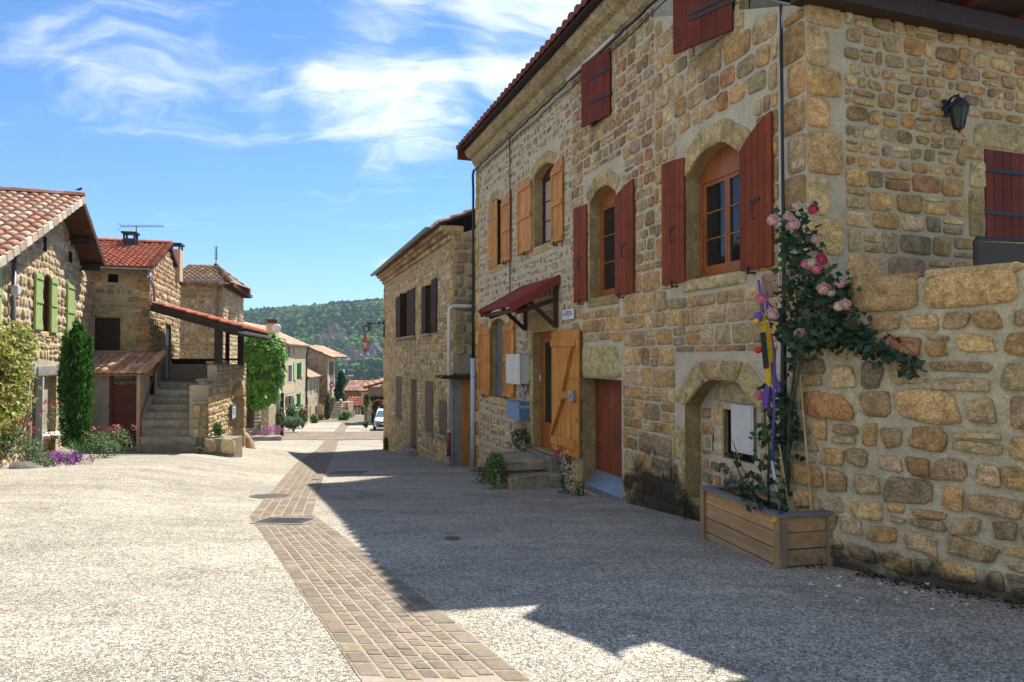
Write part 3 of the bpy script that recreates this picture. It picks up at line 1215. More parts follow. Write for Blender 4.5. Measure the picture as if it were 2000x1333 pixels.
for o in (O_W5, O_W6):
    stones(mb, surround(o, .1, .2, 3), .012, 10, DRESS, rough=.01)
Q = surround(O_D1, .22, .42, 5, False)
stones(mb, Q, .022, 10, DRESS, rough=.01, K=18)
Q = list(surround(O_D2, .26, .2, 4, False, (1, 0))[:-1])
a, b, c, d = O_D2[:4]
Q.append([(a - .16, d + .008), (b + .06, d + .008), (b - .12, d + .56), (a - .02, d + .56)])
stones(mb, np.array(Q), .026, 6, DRESS, rough=.015, K=20)
# relieving arch of the bricked-in doorway
a, b, c, d, rise = O_N[:5]
Q = list(surround((a, b, c, d, 0), .21, .1, 4, False)[:-1])
Q = [q for q in Q if max(p[1] for p in q) < d - rise + .05]
arc = arch_pts(a, b, d - rise, rise, 12)[::-1]
for i, j in ((0, 4), (4, 8), (8, 12)):
    p, q = arc[i], arc[j]
    cx, cz = (a + b) / 2, d - rise - .15
    def outp(pt, e):
        v = Vector((pt[0] - cx, pt[1] - cz)).normalized()
        return (pt[0] + v.x * e, pt[1] + v.y * e)
    mid = arc[(i + j) // 2]
    k = .30 if i == 4 else .33
    Q.append([outp(p, .006), outp(q, .006), outp(q, k), outp(p, k)])
stones(mb, np.array(Q), .024, 9, DRESS, rough=.03, K=26)
# body behind the facade
mb.box(.05, U_END, .62, 8.0, Z0, EAVE - .02, (.3, .24, .15), 1)
mb.box(U_END, L1 - .35, .62, 4.4, Z0, ZB - .3, (.3, .24, .15), 1)
mb.add([(0, 0, Z0), (0, 8, Z0), (0, 8, EAVE), (0, 0, EAVE)], [(0, 1, 2, 3)], (.3, .24, .15), 1)
mb.add([(U_END, 0, Z0), (U_END, 8, Z0), (U_END, 8, EAVE), (U_END, 0, EAVE)], [(0, 1, 2, 3)], (.3, .24, .15), 1)
nb = O_N
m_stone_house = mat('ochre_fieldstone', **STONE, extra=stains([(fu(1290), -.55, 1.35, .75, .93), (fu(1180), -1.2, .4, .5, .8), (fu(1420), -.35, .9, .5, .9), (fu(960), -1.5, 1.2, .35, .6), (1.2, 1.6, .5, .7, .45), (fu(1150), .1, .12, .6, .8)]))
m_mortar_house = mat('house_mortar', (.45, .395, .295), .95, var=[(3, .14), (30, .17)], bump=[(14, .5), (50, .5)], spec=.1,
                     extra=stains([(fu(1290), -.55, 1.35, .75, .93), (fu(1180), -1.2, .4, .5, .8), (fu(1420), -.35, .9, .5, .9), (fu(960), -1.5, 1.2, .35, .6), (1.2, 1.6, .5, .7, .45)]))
m_reveal = mat('dressed_reveal', (.33, .24, .115), .92, var=[(3, .2), (20, .25)], bump=[(18, .6)], spec=.1)
mb.build('wall', [m_stone_house, m_mortar_house, m_reveal, m_dark], house, F1)

# --- side wall with the lantern, at right angles
B = F1.w(L1, 0)
F2 = Fr(B.x, B.y, F1.y.x, F1.y.y)
L2 = 4.6
ZS = ZB + .05
mb = MB()
O_S = (F2.px(1924, 465)[0], F2.px(1924, 465)[0] + 1.0, F2.px(1924, 465)[1], F2.px(1924, 291)[1], 0, .12)
wall_plane(mb, 0, L2, Z0, ZS, [O_S], mi=1, mi_rev=2, mi_back=3)
hs = [(O_S[0] - .26, O_S[1] + .26, O_S[2], O_S[3] + .34)]
zm = F2.px(1700, 330)[1]
stones(mb, layout(.5, L2, .6, zm, (.19, .33), (.8, 2.2), hs, .12, .026, .24), .024, 6, PAL_OCHRE + PAL_GREY, rough=.05, K=18)
stones(mb, layout(.5, L2, zm, ZS, (.13, .24), (.7, 2.0), hs, .2, .034, .3), .026, 4.2, PAL_OCHRE + PAL_GREY, rough=.055, K=18)
z, k, Q = .5, 0, []
while z < ZS - .05:
    z2 = min(ZS, z + random.uniform(.3, .5))
    wd_ = (.48, .30)[k % 2]
    Q.append([(.0, z + .012), (wd_ - .012, z + .012), (wd_ - .02, z2 - .012), (0.0, z2 - .012)])
    z, k = z2, k + 1
stones(mb, np.array(Q), .03, 6, PAL_OCHRE, rough=.03, K=20)
a, b, c, d = O_S[:4]
stones(mb, np.array([[(a - .2, d + .01), (b + .2, d + .01), (b + .2, d + .34), (a - .15, d + .30)], [(a - .26, c), (a - .01, c), (a - .01, c + .55), (a - .26, c + .55)],
                     [(a - .25, c + .57), (a - .01, c + .57), (a - .01, d - .16), (a - .22, d - .16)], [(a - .42, d - .14), (a - .01, d - .14), (a - .01, d), (a - .40, d)]]), .03, 7, DRESS, rough=.02, K=20)
mb.build('wall', [m_stone, m_mortar, m_reveal, m_dark], house, F2)


# --- joinery
def shutter(par, fr, w, z0, z1, m, boards=5, th=.035, slope=0.0, hinge=1, strap=None, handle=False, frame=False, catch=True, name='shutter', gap=.009, strap_m=None):
    """A leaf in frame fr: x from 0 to w, outer face at y = 0. slope > 0: higher at x = w; < 0: higher at 0.
    The top follows the arch in steps from board to board."""
    mb = MB()
    bw = w / boards

    def top(x):
        f = x / w
        if slope > 0:
            return z1 - slope * (1 - f) ** 1.6
        if slope < 0:
            return z1 + slope * f ** 1.6
        return z1
    for i in range(boards):
        a, b = i * bw + gap / 2, (i + 1) * bw - gap / 2
        k = random.uniform(.8, 1.15)
        mb.prism([(a, z0), (b, z0), (b, top(b)), (a, top(a))], 0, th, (k, k, k))
    mb.box(.01, w - .01, .006, th - .004, z0 + .005, min(top(0), top(w)) - .01)
    sh = mb.build(name, m, par, fr, bevel=.003)
    if frame:
        fb = MB()
        s = .045
        top_l, top_r = top(0), top(w)
        zt = min(top_l, top_r) - .10
        for zz in (z0 + .06, z0 + (zt - z0) * .55, zt):
            fb.box(.004, w - .004, -.024, -.0005, zz - .05, zz + .05)
        fb.box(.004, .05, -.020, -.0003, z0 + .02, zt + .05)
        fb.build('ledge', m, sh, bevel=.004)
    if strap:
        for zz in strap:
            sb = MB()
            x0, x1 = (w * .30, w + .012) if hinge > 0 else (-.012, w * .7)
            sb.box(x0, x1, -.012, -.001, zz - .022, zz + .022)
            xp = w + .02 if hinge > 0 else -.02
            sb.lathe([(0, -.035), (.017, -.035), (.017, .035), (0, .035)], 10, (xp, .0, zz))
            sb.build('strap', strap_m or m_iron, sh)
    if handle:
        hb = MB()
        zz = z0 + (z1 - z0) * .38
        x = w * .5
        hb.tube([(x, 0, zz + .09), (x, -.04, zz + .075), (x, -.045, zz), (x, -.04, zz - .075), (x, 0, zz - .09)], .007, 6)
        hb.box(x - w * .16, x + w * .16, -.014, -.001, zz + .115, zz + .145)
        hb.build('handle', m_iron, sh)
    if catch:
        cb = MB()
        x = w * (.35 if hinge < 0 else .55)
        cb.box(x - .008, x + .008, -.045, -.02, z0 - .06, z0 + .03)
        cb.box(x - .03, x + .03, -.02, .06, z0 - .05, z0 - .035)
        cb.build('catch', m_iron, sh)
    return sh


def window(par, fr, o, m, dp=None, cols=2, rows=3, fw=.06, glass=True, curtain=None, nm='window', sill_board=False):
    a, b, c, d, rise = o[:5]
    dp = (o[5] if len(o) > 5 else .28) - .05 if dp is None else dp
    f = fr.sub(0, -dp)
    mb = MB()
    sp = d - rise
    mb.box(a, a + fw, -.03, .04, c, sp)
    mb.box(b - fw, b, -.03, .04, c, sp)
    mb.box(a, b, -.035, .04, c, c + fw * 1.3)
    if rise > 0:
        arc = arch_pts(a, b, sp, rise, 10)
        mb.prism([(a, sp - fw * 1.2), (b, sp - fw * 1.2)] + arc, -.028, .04)
    else:
        mb.box(a, b, -.03, .04, d - fw, d)
    top = sp - fw * 1.2 if rise > 0 else d - fw
    wi = (b - a - 2 * fw) / cols
    for i in range(cols):
        x0, x1 = a + fw + i * wi, a + fw + (i + 1) * wi
        s = fw * .75
        mb.box(x0 + .002, x0 + s, -.015, .03, c + fw * 1.3, top)
        mb.box(x1 - s, x1 - .002, -.015, .03, c + fw * 1.3, top)
        mb.box(x0 + s, x1 - s, -.013, .03, c + fw * 1.3, c + fw * 2.6)
        mb.box(x0 + s, x1 - s, -.013, .03, top - s, top)
        for r in range(1, rows):
            zz = c + fw * 2.6 + (top - s - c - fw * 2.6) * r / rows
            mb.box(x0 + s, x1 - s, -.008, .02, zz - .011, zz + .011)
    if sill_board:
        mb.box(a - .02, b + .02, -.09, .0, c - .02, c + .05)
    w_ = mb.build(nm, m, par, f, bevel=.004)
    if glass:
        g = MB()
        g.add([(a + fw, .012, c + fw), (b - fw, .012, c + fw), (b - fw, .012, top), (a + fw, .012, top)], [(0, 1, 2, 3)])
        g.build('pane', m_glass, w_)
    if curtain:
        g = MB()
        n = 24
        V = []
        for k in range(n + 1):
            x = a + fw + (b - a - 2 * fw) * k / n
            yy = .006 + .003 * math.sin(k * 1.9)
            V += [(x, yy - .0, c + fw * 2), (x, yy, top - .01)]
        g.add(V, [(2 * k, 2 * k + 2, 2 * k + 3, 2 * k + 1) for k in range(n)], (1, 1, 1), 0, True)
        g.build('curtain', curtain, w_)
    return w_


def leaf_px(l, r, zt_px, zb_px, m, w_out=.055, **kw):
    """An open leaf lying against the facade, from pixels (left, right, (px, py) of its highest point, (px, py) of its foot)."""
    f0 = F1.sub(F1.px(l, 695, w_out)[0], w_out)
    w = F1.px(r, 695, w_out)[0] - F1.px(l, 695, w_out)[0]
    z1, z0 = F1.px(*zt_px, w_out)[1], F1.px(*zb_px, w_out)[1]
    return shutter(house, f0, w, z0, z1, m, **kw)


# first-floor red shutters
leaf_px(1120, 1145, (1140, 398), (1120, 592), m_red, hinge=1, slope=-.03, handle=True)
leaf_px(1201, 1237, (1236, 349), (1201, 578), m_red, hinge=-1, slope=.16, handle=True)
leaf_px(1293, 1337, (1330, 303), (1293, 558), m_red, hinge=1, slope=-.05, handle=True)
leaf_px(1446, 1509, (1508, 215), (1446, 530), m_red, hinge=-1, slope=.30, handle=True)
window(house, F1, O_W3, m_oak, cols=1, rows=3, sill_board=True)
window(house, F1, O_W4, m_oak, cols=2, rows=3, fw=.07, sill_board=True)
# amber shutters
leaf_px(1011, 1037, (1020, 350), (1011, 500), m_amber, hinge=1, slope=-.12, boards=4, frame=True)
leaf_px(1077, 1098, (1097, 304), (1077, 478), m_amber, hinge=-1, slope=.14, boards=4, frame=True)
leaf_px(979, 996, (996, 375), (979, 515), m_amber, hinge=-1, slope=.10, boards=4, frame=True)
f_ = F1.sub(O_W1[0] - .04, .05, R(1.5))
shutter(house, f_, (O_W1[1] - O_W1[0]) * .72, O_W1[2] - .02, O_W1[3] - .02, m_amber, slope=.10, hinge=-1, boards=4,
        strap=(O_W1[2] + .22, O_W1[3] - .42), strap_m=m_galv, catch=False)
m_lace = mat('lace_curtain', (.30, .28, .26), .9, var=[(30, .35)])
m_plumdark = mat('dark_plum_frame', (.05, .02, .018), .55, spec=.3)
window(house, F1, O_W2, m_plumdark, cols=1, rows=3, fw=.05, glass=False, curtain=m_lace)
leaf_px(935, 956, (945, 636), (938, 770), m_amber, hinge=1, slope=-.10, boards=4, frame=True)
leaf_px(983, 1003, (995, 626), (985, 775), m_amber, hinge=-1, slope=.10, boards=4, frame=True)
m_greyboard = mat('grey_weathered_board', (.12, .115, .11), .8, var=[(3, .2), (20, .2, (1, 1, .1))])
mb = MB()
a, b, c, d = O_W0[:4]
mb.box(a, b, .13, .15, c, d - .02)
mb.tube([(a + .14, .13, c + .5), (a + .14, .09, c + .52), (a + .14, .09, c + .78), (a + .14, .13, c + .8)], .008, 6)
mb.build('board', m_greyboard, house, F1)
# top-floor leaves, ajar
f_ = F1.sub(O_W5[1] + .01, .05, 0)
for (o_, ang, wf, hg) in ((O_W5, 12, 1.0, 'r'), (O_W6, 20, 1.0, 'r')):
    wl_ = o_[1] - o_[0]
    # hinged on the near side, swung outwards a little
    f_ = F1.sub(o_[1], .03, R(-180 + ang + 180))
    ang_ = R(ang)
    fh = F1.sub(o_[1] - wl_ * math.cos(ang_), .04 + wl_ * math.sin(ang_), ang_)
    shutter(house, fh, wl_, o_[2] - .03, o_[3], m_red_new, boards=4, slope=0, hinge=1, strap=(o_[2] + .32, o_[3] - .34), catch=False)
    mb = MB()
    mb.box(o_[0], o_[0] + .05, .0, .1, o_[2], o_[3] - .05)
    mb.box(o_[0], o_[1], .02, .12, o_[2], o_[2] + .03)
    mb.build('window', m_red_new, house, F1)

# doors
mb = MB()
a, b, c, d, _, dp = O_D1
f_ = F1.sub(0, -(dp - .06))
mb.box(a, a + .08, -.02, .05, c, d)
mb.box(b - .08, b, -.02, .05, c, d)
mb.box(a + .08, b - .08, -.02, .05, d - .09, d)
mb.box(a + .08, a + .22, .0, .04, c, d - .09)
mb.box(b - .22, b - .08, .0, .04, c, d - .09)
mb.box(a + .22, b - .22, .002, .04, c, c + .55)
mb.box(a + .22, b - .22, .001, .04, d - .22, d - .09)
dr = mb.build('door', m_oak, house, f_, bevel=.005)
mb = MB()
mb.box(a + .22, b - .22, .02, .025, c + .55, d - .22)
mb.build('pane', m_glass, dr)
mb = MB()
mb.box(a + .02, a + .055, -.045, -.02, c + 1.42, c + 1.55)
mb.build('bell_push', m_white, dr)
# the big leaf of boards, folded back against the wall
wo = .10
l0 = F1.px(1077, 695, wo)[0]
w_ = F1.px(1130, 695, wo)[0] - l0
zt, zb = F1.px(1100, 646, wo)[1], F1.px(1100, 886, wo)[1]
fl = F1.sub(l0, wo)
mb = MB()
n = 9
for i in range(n):
    k = random.uniform(.82, 1.12)
    mb.box(i * w_ / n + .004, (i + 1) * w_ / n - .004, 0, .04, zb, zt, (k, k, k))
mb.box(.005, w_ - .005, .008, .036, zb + .01, zt - .01)
leaf = mb.build('door_leaf', m_amber, house, fl, bevel=.003)
mb = MB()
mb.box(.0, w_ * .9, -.03, -.001, zt - .30, zt - .17)
mb.box(.02, w_ * .92, -.03, -.001, zb + .13, zb + .30)
mid = zb + (zt - zb) * .48
mb.box(w_ * .48, w_ * .93, -.03, -.001, mid - .07, mid + .07)
mb.obox((w_ * .06, -.018, zb + .30), (w_ * .52, -.018, mid - .07), .034, .12, up=(0, -1, 0))
mb.obox((w_ * .52, -.0178, mid + .07), (w_ * .86, -.0178, zt - .30), .034, .12, up=(0, -1, 0))
mb.build('brace', m_amber, leaf, bevel=.004)
mb = MB()
mb.box(w_ * .76, w_ * .93, -.075, -.032, mid - .10, mid + .10)
mb.lathe([(.0, 0), (.03, 0), (.03, .03), (.0, .035)], 12, M=Matrix.Translation((w_ * .85, -.075, mid)) @ Matrix.Rotation(R(90), 4, 'X'))
mb.build('lock', m_galv, leaf, bevel=.008)
mb = MB()
mb.tube([(w_ * .72, -.02, mid + .32), (w_ * .95, -.02, mid + .32)], .008, 6)
mb.build('bolt', m_galv, leaf)
mb = MB()
mb.tube([(w_ * .9, -.01, mid - .42), (w_ * .99, -.05, mid - .38), (w_ * 1.02, -.05, mid - .45)], .01, 6)
mb.build('hook', m_galv, leaf)
# the low red door
a, b, c, d, _, dp = O_D2
f_ = F1.sub(0, -(dp - .04))
mb = MB()
n = 8
for i in range(n):
    k = random.uniform(.85, 1.1)
    mb.box(a + (b - a) * i / n + .002, a + (b - a) * (i + 1) / n - .002, 0, .035, c + .34, d, (k, k, k))
mb.box(a, b, .006, .03, c + .3, d - .01)
m_reddoor = mat('rust_red_door', (.17, .043, .017), .55, vary=True, var=[(2.5, .25), (24, .2, (1, 1, .05))], spec=.35, dirt=[(4, .58, .75, (.05, .03, .02), .6)])
dr = mb.build('door', m_reddoor, house, f_, bevel=.003)
mb = MB()
mb.add([(a - .02, .01, c + .36), (b + .01, .01, c + .36), (b + .04, -.22, c + .10), (a - .04, -.22, c + .10), (b + .04, -.225, c - .1), (a - .04, -.225, c - .1)], [(0, 1, 2, 3), (3, 2, 4, 5)])
mb.build('threshold', mat('zinc_sheet', (.22, .25, .29), .4, var=[(5, .2)], metal=.5), dr)
# niche: infill, meter door
a, b, c, d, rise, dp = O_N
f_ = F1.sub(0, -(dp - .05))
mb = MB()
za, zb_ = F1.px(1440, 790, -.25)[1], F1.px(1440, 900, -.25)[1]
ua, ub = F1.px(1412, 695, -.25)[0], F1.px(1472, 695, -.25)[0]
arc = arch_pts(a, b, d - rise, rise, 12)
oo = (ua, ub, zb_, za, 0, .10)
wall_plane(mb, a, b, c, d - rise, [oo], mi=1, mi_rev=2, mi_back=3)
mb.add([(a, 0, d - rise), (b, 0, d - rise)] + [(p[0], 0, p[1]) for p in arc[1:-1]], [tuple(range(2 + len(arc) - 2))], (.3, .25, .17), 1)
stones(mb, layout(a + .02, b - .02, c + .2, d - .05, (.16, .28), (.8, 1.8), [(ua - .16, ub + .05, zb_ - .06, za + .03)], .1, .05, .1,
                  inside=lambda u, v: v < d - rise + rise * (1 - abs(u - (a + b) / 2) / ((b - a) / 2)) - .05), .02, 5, PAL_UPPER, rough=.03)
stones(mb, np.array([[(ua - .2, zb_ + .02), (ua - .01, zb_ + .02), (ua - .01, za - .32), (ua - .18, za - .32)], [(ua - .2, za - .30), (ua - .01, za - .30), (ua - .01, za - .0), (ua - .2, za)],
                     [(ua - .22, za + .01), (ub + .06, za + .01), (ub + .0, za + .26), (ua - .1, za + .26)]]), .02, 7, PAL_PALE, rough=.02)
mb.build('niche_infill', [m_stone_house, m_mortar_house, m_reveal, m_dark], house, f_)
mb = MB()
p0, p1 = F1.px(1427, 695, -.2)[0], F1.px(1470, 695, -.2)[0]
z0_, z1_ = F1.px(1450, 886, -.2)[1], F1.px(1450, 792, -.2)[1]
mb.box(p0, p1, -.012, .01, z0_, z1_)
mb.box(p0 + .02, p1 - .02, -.02, -.010, z0_ + .03, z1_ - .02)
md = mb.build('meter_door', m_white, house, F1.sub(0, -.21), bevel=.004)
mb = MB()
mb.lathe([(0, -.03), (.014, -.03), (.014, 0)], 8, M=Matrix.Translation((p0 + .04, -.02, z0_ + .4)) @ Matrix.Rotation(R(90), 4, 'X'))
mb.build('lock', m_iron, md)
v0u, v0z = F1.px(1372, 878, -.2)
v1u, v1z = F1.px(1388, 852, -.2)
mb = MB()
mb.box(v0u, v1u, -.012, .02, v0z, v1z, mi=1)
for e in ((v0u, v1u, v0z, v0z + .02), (v0u, v1u, v1z - .02, v1z), (v0u, v0u + .02, v0z + .02, v1z - .02), (v1u - .02, v1u, v0z + .02, v1z - .02)):
    mb.box(e[0], e[1], -.022, -.010, e[2], e[3])
for k in range(7):
    zz = v0z + .03 + (v1z - v0z - .06) * k / 6
    mb.box(v0u + .02, v1u - .02, -.020, -.008, zz - .006, zz + .006)
m_cream = mat('cream_plastic', (.50, .44, .30), .5)
mb.build('vent_grille', [m_cream, m_dark], house, F1.sub(0, -.24))

# --- cornice, roofs
mb = MB()
prof = [(0, 0), (-.05, .02), (-.10, .10), (-.12, .15), (-.12, .20), (-.22, .23), (-.30, .31), (-.32, .36), (-.32, .42), (.05, .42), (.05, 0)]
x = -.03
while x < U_END + .12:
    x2 = min(U_END + .12, x + random.uniform(.45, .75))
    k = random.uniform(.85, 1.12)
    j = random.uniform(-.006, .006)
    n = len(prof)
    V = [(x + .004, p[0] + j, EAVE - .34 + p[1]) for p in prof] + [(x2 - .004, p[0] + j, EAVE - .34 + p[1]) for p in prof]
    F = [tuple(range(n - 1, -1, -1)), tuple(range(n, 2 * n))] + [(i, (i + 1) % n, (i + 1) % n + n, i + n) for i in range(n)]
    mb.add(V, F, np.array((.36, .29, .18)) * k)
    x = x2
mb.build('cornice', m_stone, house, F1)
SL = math.tan(R(19))
mb = MB()
rw, run = U_END + .35, 5.3
b_ = Vector((0, -math.cos(R(19)), -math.sin(R(19))))
ez = EAVE + .12
top_y = run - .48
o_ = Vector((-.16, top_y, ez + run * SL))
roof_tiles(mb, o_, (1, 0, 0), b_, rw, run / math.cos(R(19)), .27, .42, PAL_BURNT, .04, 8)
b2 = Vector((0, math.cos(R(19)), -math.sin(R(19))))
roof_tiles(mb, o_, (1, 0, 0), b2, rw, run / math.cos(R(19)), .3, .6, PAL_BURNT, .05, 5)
mb.box(-.17, -.14, -.5, .05, ez - .26, ez + .03, (.13, .035, .022), 0)
mb.build('roof', [m_tile, m_brownwood], house, F1)
# annex roof: falls from the main gable towards the near corner, overhanging the lantern wall
mb = MB()
run2 = L1 - U_END - .5
fall = math.atan2(1.35, L1 - U_END)
bb = Vector((math.cos(fall), 0, -math.sin(fall)))
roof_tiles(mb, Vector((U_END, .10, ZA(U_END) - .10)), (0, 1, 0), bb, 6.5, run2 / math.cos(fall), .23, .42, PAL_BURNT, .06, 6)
mb.box(L1 + .02, L1 + .42, .4, 6.4, ZB + .34, ZB + .38, (1, 1, 1), 1)
mb.build('annex_roof', [m_tile, m_brownwood], house, F1)
mb = MB()
zb2 = F2.px(1640, 20)[1]
mb.box(-.15, L2 + .6, -.20, .06, zb2 - .02, zb2 + .20)
mb.build('wall_beam', m_brownwood, house, F2, bevel=.01)
for k in range(6):
    mb = MB()
    x = .5 + k * .85
    mb.obox((x, .2, zb2 + .36), (x, -.42, zb2 + .34), .10, .14)
    mb.build('rafter', m_red_new, house, F2, bevel=.006)

# --- cables and pipes of the house
def cable(name, pts, r, m, label, cat, fr=None, n=6, group=None, parent=None):
    mb = MB()
    mb.tube(pts, r, n)
    o = mb.build(name, m, parent, fr)
    if parent is None:
        tag(o, label, cat, group)
    return o


def sag(a, b, n, dip, jit=.0):
    out = []
    for i in range(n + 1):
        t = i / n
        out.append((a[0] + (b[0] - a[0]) * t, a[1] + (b[1] - a[1]) * t + random.uniform(-jit, jit), a[2] + (b[2] - a[2]) * t - dip * 4 * t * (1 - t)))
    return out


zc = EAVE - .46
pts = []
N_ = 14
for i in range(N_):
    u0_, u1_ = .1 + (U_END + .6) * i / N_, .1 + (U_END + .6) * (i + 1) / N_
    pts += sag((u0_, -.09, zc), (u1_, -.09, zc), 4, .025, .006)[:-1]
cable('power_cable', pts, .022, m_plastic_black, 'thick black cable bundle clipped in a row of loops under the stone eaves', 'cable', F1)
pts2 = [(p[0], -.05, zc - .13 - .02 * math.sin(p[0] * 3)) for p in pts]
cable('telephone_cable', pts2, .010, m_plastic_black, 'thin black cable running just below the thick bundle under the eaves', 'cable', F1)
mb = MB()
ua_, ub_ = fu(1120), fu(1215)
mb.tube([(ua_, -.115, zc + .02), (ub_, -.115, zc + .02)], .032, 10)
tag(mb.build('conduit_pipe', m_pvc, None, F1), 'straight pale grey conduit pipe over the cables high under the eaves', 'conduit')
u_ = fu(1000)
cable('drop_cable', [(u_, -.06, zc), (u_ + .01, -.05, zc - 1.6), (u_ - .01, -.05, zc - 3.4), (u_, -.05, F1.px(1000, 545)[1]), (u_, -.05, F1.px(1000, 690)[1])], .013, m_plastic_black,
      'thin straight black cable dropping between the amber shutters to the meter box', 'cable', F1)
u_ = .0
cable('corner_cable', [(u_ + .08, -.09, zc), (u_ - .03, -.09, zc - .12), (u_ - .05, -.07, zc - .5), (u_ - .05, -.07, 3.0), (u_ - .06, -.07, fz(921, 705))], .035, m_plastic_black,
      'fat black cable bundle down the far corner of the shuttered house', 'cable', F1)
mb = MB()
zt_, zb_ = F1.px(924, 700)[1], F1.px(924, 905)[1]
mb.tube([(.06, -.10, zt_), (.06, -.10, zb_ - .2)], .075, 14)
for zz in (zt_ - .5, zb_ + .5):
    mb.lathe([(.078, -.02), (.083, -.02), (.083, .02), (.078, .02)], 14, (.06, -.10, zz))
mb.build('drainpipe', mat('pale_grey_drainpipe', (.42, .46, .52), .5, var=[(3, .12)], spec=.35), house, F1)
u_ = L1 - .24
pts = [(u_, -.11, ZB + .1), (u_, -.11, 4.0), (u_ + .01, -.11, 2.5), (u_ - .005, -.12, 1.0), (u_ + .02, -.11, .3), (u_ + .02, -.11, -.25)]
cable('corner_hose', pts, [.018, .018, .02, .04, .04, .04], m_plastic_black, 'thick black cable sheath down the near corner behind the climbing rose', 'cable', F1)
cable('white_wire', [(u_ - .09, -.06, F1.px(1540, 170)[1]), (u_ - .09, -.06, 3.1), (u_ - .13, -.06, 2.4), (u_ - .10, -.06, 1.3)], .007, m_pvc,
      'thin white wire hanging beside the thick black corner cable', 'cable', F1)
for i, (px_, py_) in enumerate(((1495, 445), (1330, 140), (1455, 55), (1137, 270))):
    pass

# ------------------------------------------------------------------ things on the big house
# canopy over the door
w_ = 1.0
uL, uR = fu(1027), fu(1093)
zW = fz(1093, 541)
can = thing('door_canopy', 'small lean-to canopy of wavy red-brown roofing on dark timber brackets over the main door', 'door canopy', F1.w((uL + uR) / 2, zW))
ft = F1.sub(uL, 0)
mb = MB()
zo = F1.px(997, 600, w_)[1]
Lw = uR - uL
m_canopy = mat('burgundy_corrugated_sheet', (.20, .04, .026), .55, var=[(5, .12)], spec=.2)
nu, nv = 108, 8
V, F = [], []
for j in range(nv + 1):
    f = j / nv
    for i in range(nu + 1):
        x = -.05 + (Lw + .1) * i / nu
        step = .012 * ((f * 3) % 1.0)
        V.append((x, -w_ * f - .02 * f, zW + (zo - zW) * f + .042 * max(-.2, math.cos(i / nu * 9 * 2 * math.pi)) + step))
for j in range(nv):
    for i in range(nu):
        F.append((j * (nu + 1) + i, j * (nu + 1) + i + 1, (j + 1) * (nu + 1) + i + 1, (j + 1) * (nu + 1) + i))
mb.add(V, F, (1, 1, 1), 0, True)
mb.build('roof_sheet', m_canopy, can, ft)
for x in (-.06, Lw + .06):
    mb = MB()
    mb.obox((x, .0, zW - .035), (x, -w_ - .04, zo - .035), .02, .16)
    mb.obox((x, -w_ * .45, zW + (zo - zW) * .45 - .028), (x, -w_ - .05, zo - .028), .028, .17)
    mb.build('verge_board', m_canopy, can, ft, bevel=.004)
mb = MB()
for x in (.06, Lw - .12):
    mb.box(x, x + .09, -.09, -.03, zW - 1.0, zW - .05)
    mb.obox((x + .045, -.08, zW - .45), (x + .045, -.88, zo - .10 + .0), .08, .09)
    mb.obox((x + .045, -.08, zW - .95), (x + .045, -.60, zW - .50), .07, .08)
mb.box(-.02, Lw + .02, -.94, -.86, zo - .10, zo - .02)
mb.box(.0, Lw, -.09, -.035, zW - .14, zW - .06)
mb.build('bracket', mat('dark_red_timber', (.06, .02, .014), .6, var=[(6, .2)], spec=.3), can, ft, bevel=.006)

# meter box
def fbox(name, label, cat, l, r, t, b, w_out, m, group=None):
    pass


u0_, u1_ = F1.px(1008, 695, .0)[0], F1.px(1035, 695, .0)[0]
z1_, z0_ = F1.px(1035, 694)[1], F1.px(1035, 750)[1]
mbx = thing('meter_box', 'white metal electricity meter box bolted beside the main door', 'meter box', F1.w((u0_ + u1_) / 2, z0_))
mb = MB()
mb.box(u0_, u1_, -.20, -.02, z0_, z1_)
mb.build('case', m_white, mbx, F1, bevel=.008)
mb = MB()
mb.box(u0_ - .015, u1_ + .015, -.245, -.205, z0_ - .015, z1_ + .02)
mb.box(u0_ + .05, u1_ - .05, -.252, -.244, z0_ + .05, z1_ - .05)
mb.build('lid', m_white, mbx, F1, bevel=.008)
mb = MB()
um = u1_ - .12
mb.tube([(um - .12, -.10, z0_), (um - .12, -.10, z0_ - .12), (um - .08, -.10, z0_ - .20), (um, -.09, z0_ - .22), (um + .06, -.08, z0_ - .16), (um + .07, -.06, z0_)], .028, 10)
mb.tube([(um - .04, -.12, z0_), (um - .04, -.12, z0_ - .10), (um - .0, -.11, z0_ - .15), (um + .02, -.05, z0_ - .14)], .018, 8)
mb.build('conduit', m_galv, mbx, F1)


def text_mesh(body, size, M, m, name, parent, align='CENTER', squeeze=1.0, bold=0.0):
    cu = bpy.data.curves.new(name, 'FONT')
    cu.body = body
    cu.size = size
    cu.align_x = align
    cu.align_y = 'CENTER'
    cu.extrude = .0008
    cu.offset = bold
    cu.resolution_u = 2
    t = bpy.data.objects.new(name, cu)
    COLL.objects.link(t)
    dg = bpy.context.evaluated_depsgraph_get()
    me = bpy.data.meshes.new_from_object(t.evaluated_get(dg))
    bpy.data.objects.remove(t)
    bpy.data.curves.remove(cu)
    for v in me.vertices:
        v.co.x *= squeeze
    o = bpy.data.objects.new(name, me)
    me.materials.clear()
    me.materials.append(m)
    COLL.objects.link(o)
    o.parent = parent
    o.matrix_basis = WM[parent.name].inverted() @ M
    WM[o.name] = M
    return o


def face_M(fr, u, z, w):
    """Text plane on a wall facing outwards."""
    p = fr.w(u, z, w)
    X, Yv, Zv = fr.x, Vector((0, 0, 1)), -fr.y
    M = Matrix((X, Yv, Zv)).transposed().to_4x4()
    M.translation = p
    return M


m_ink = mat('dark_lettering', (.02, .022, .035), .6)
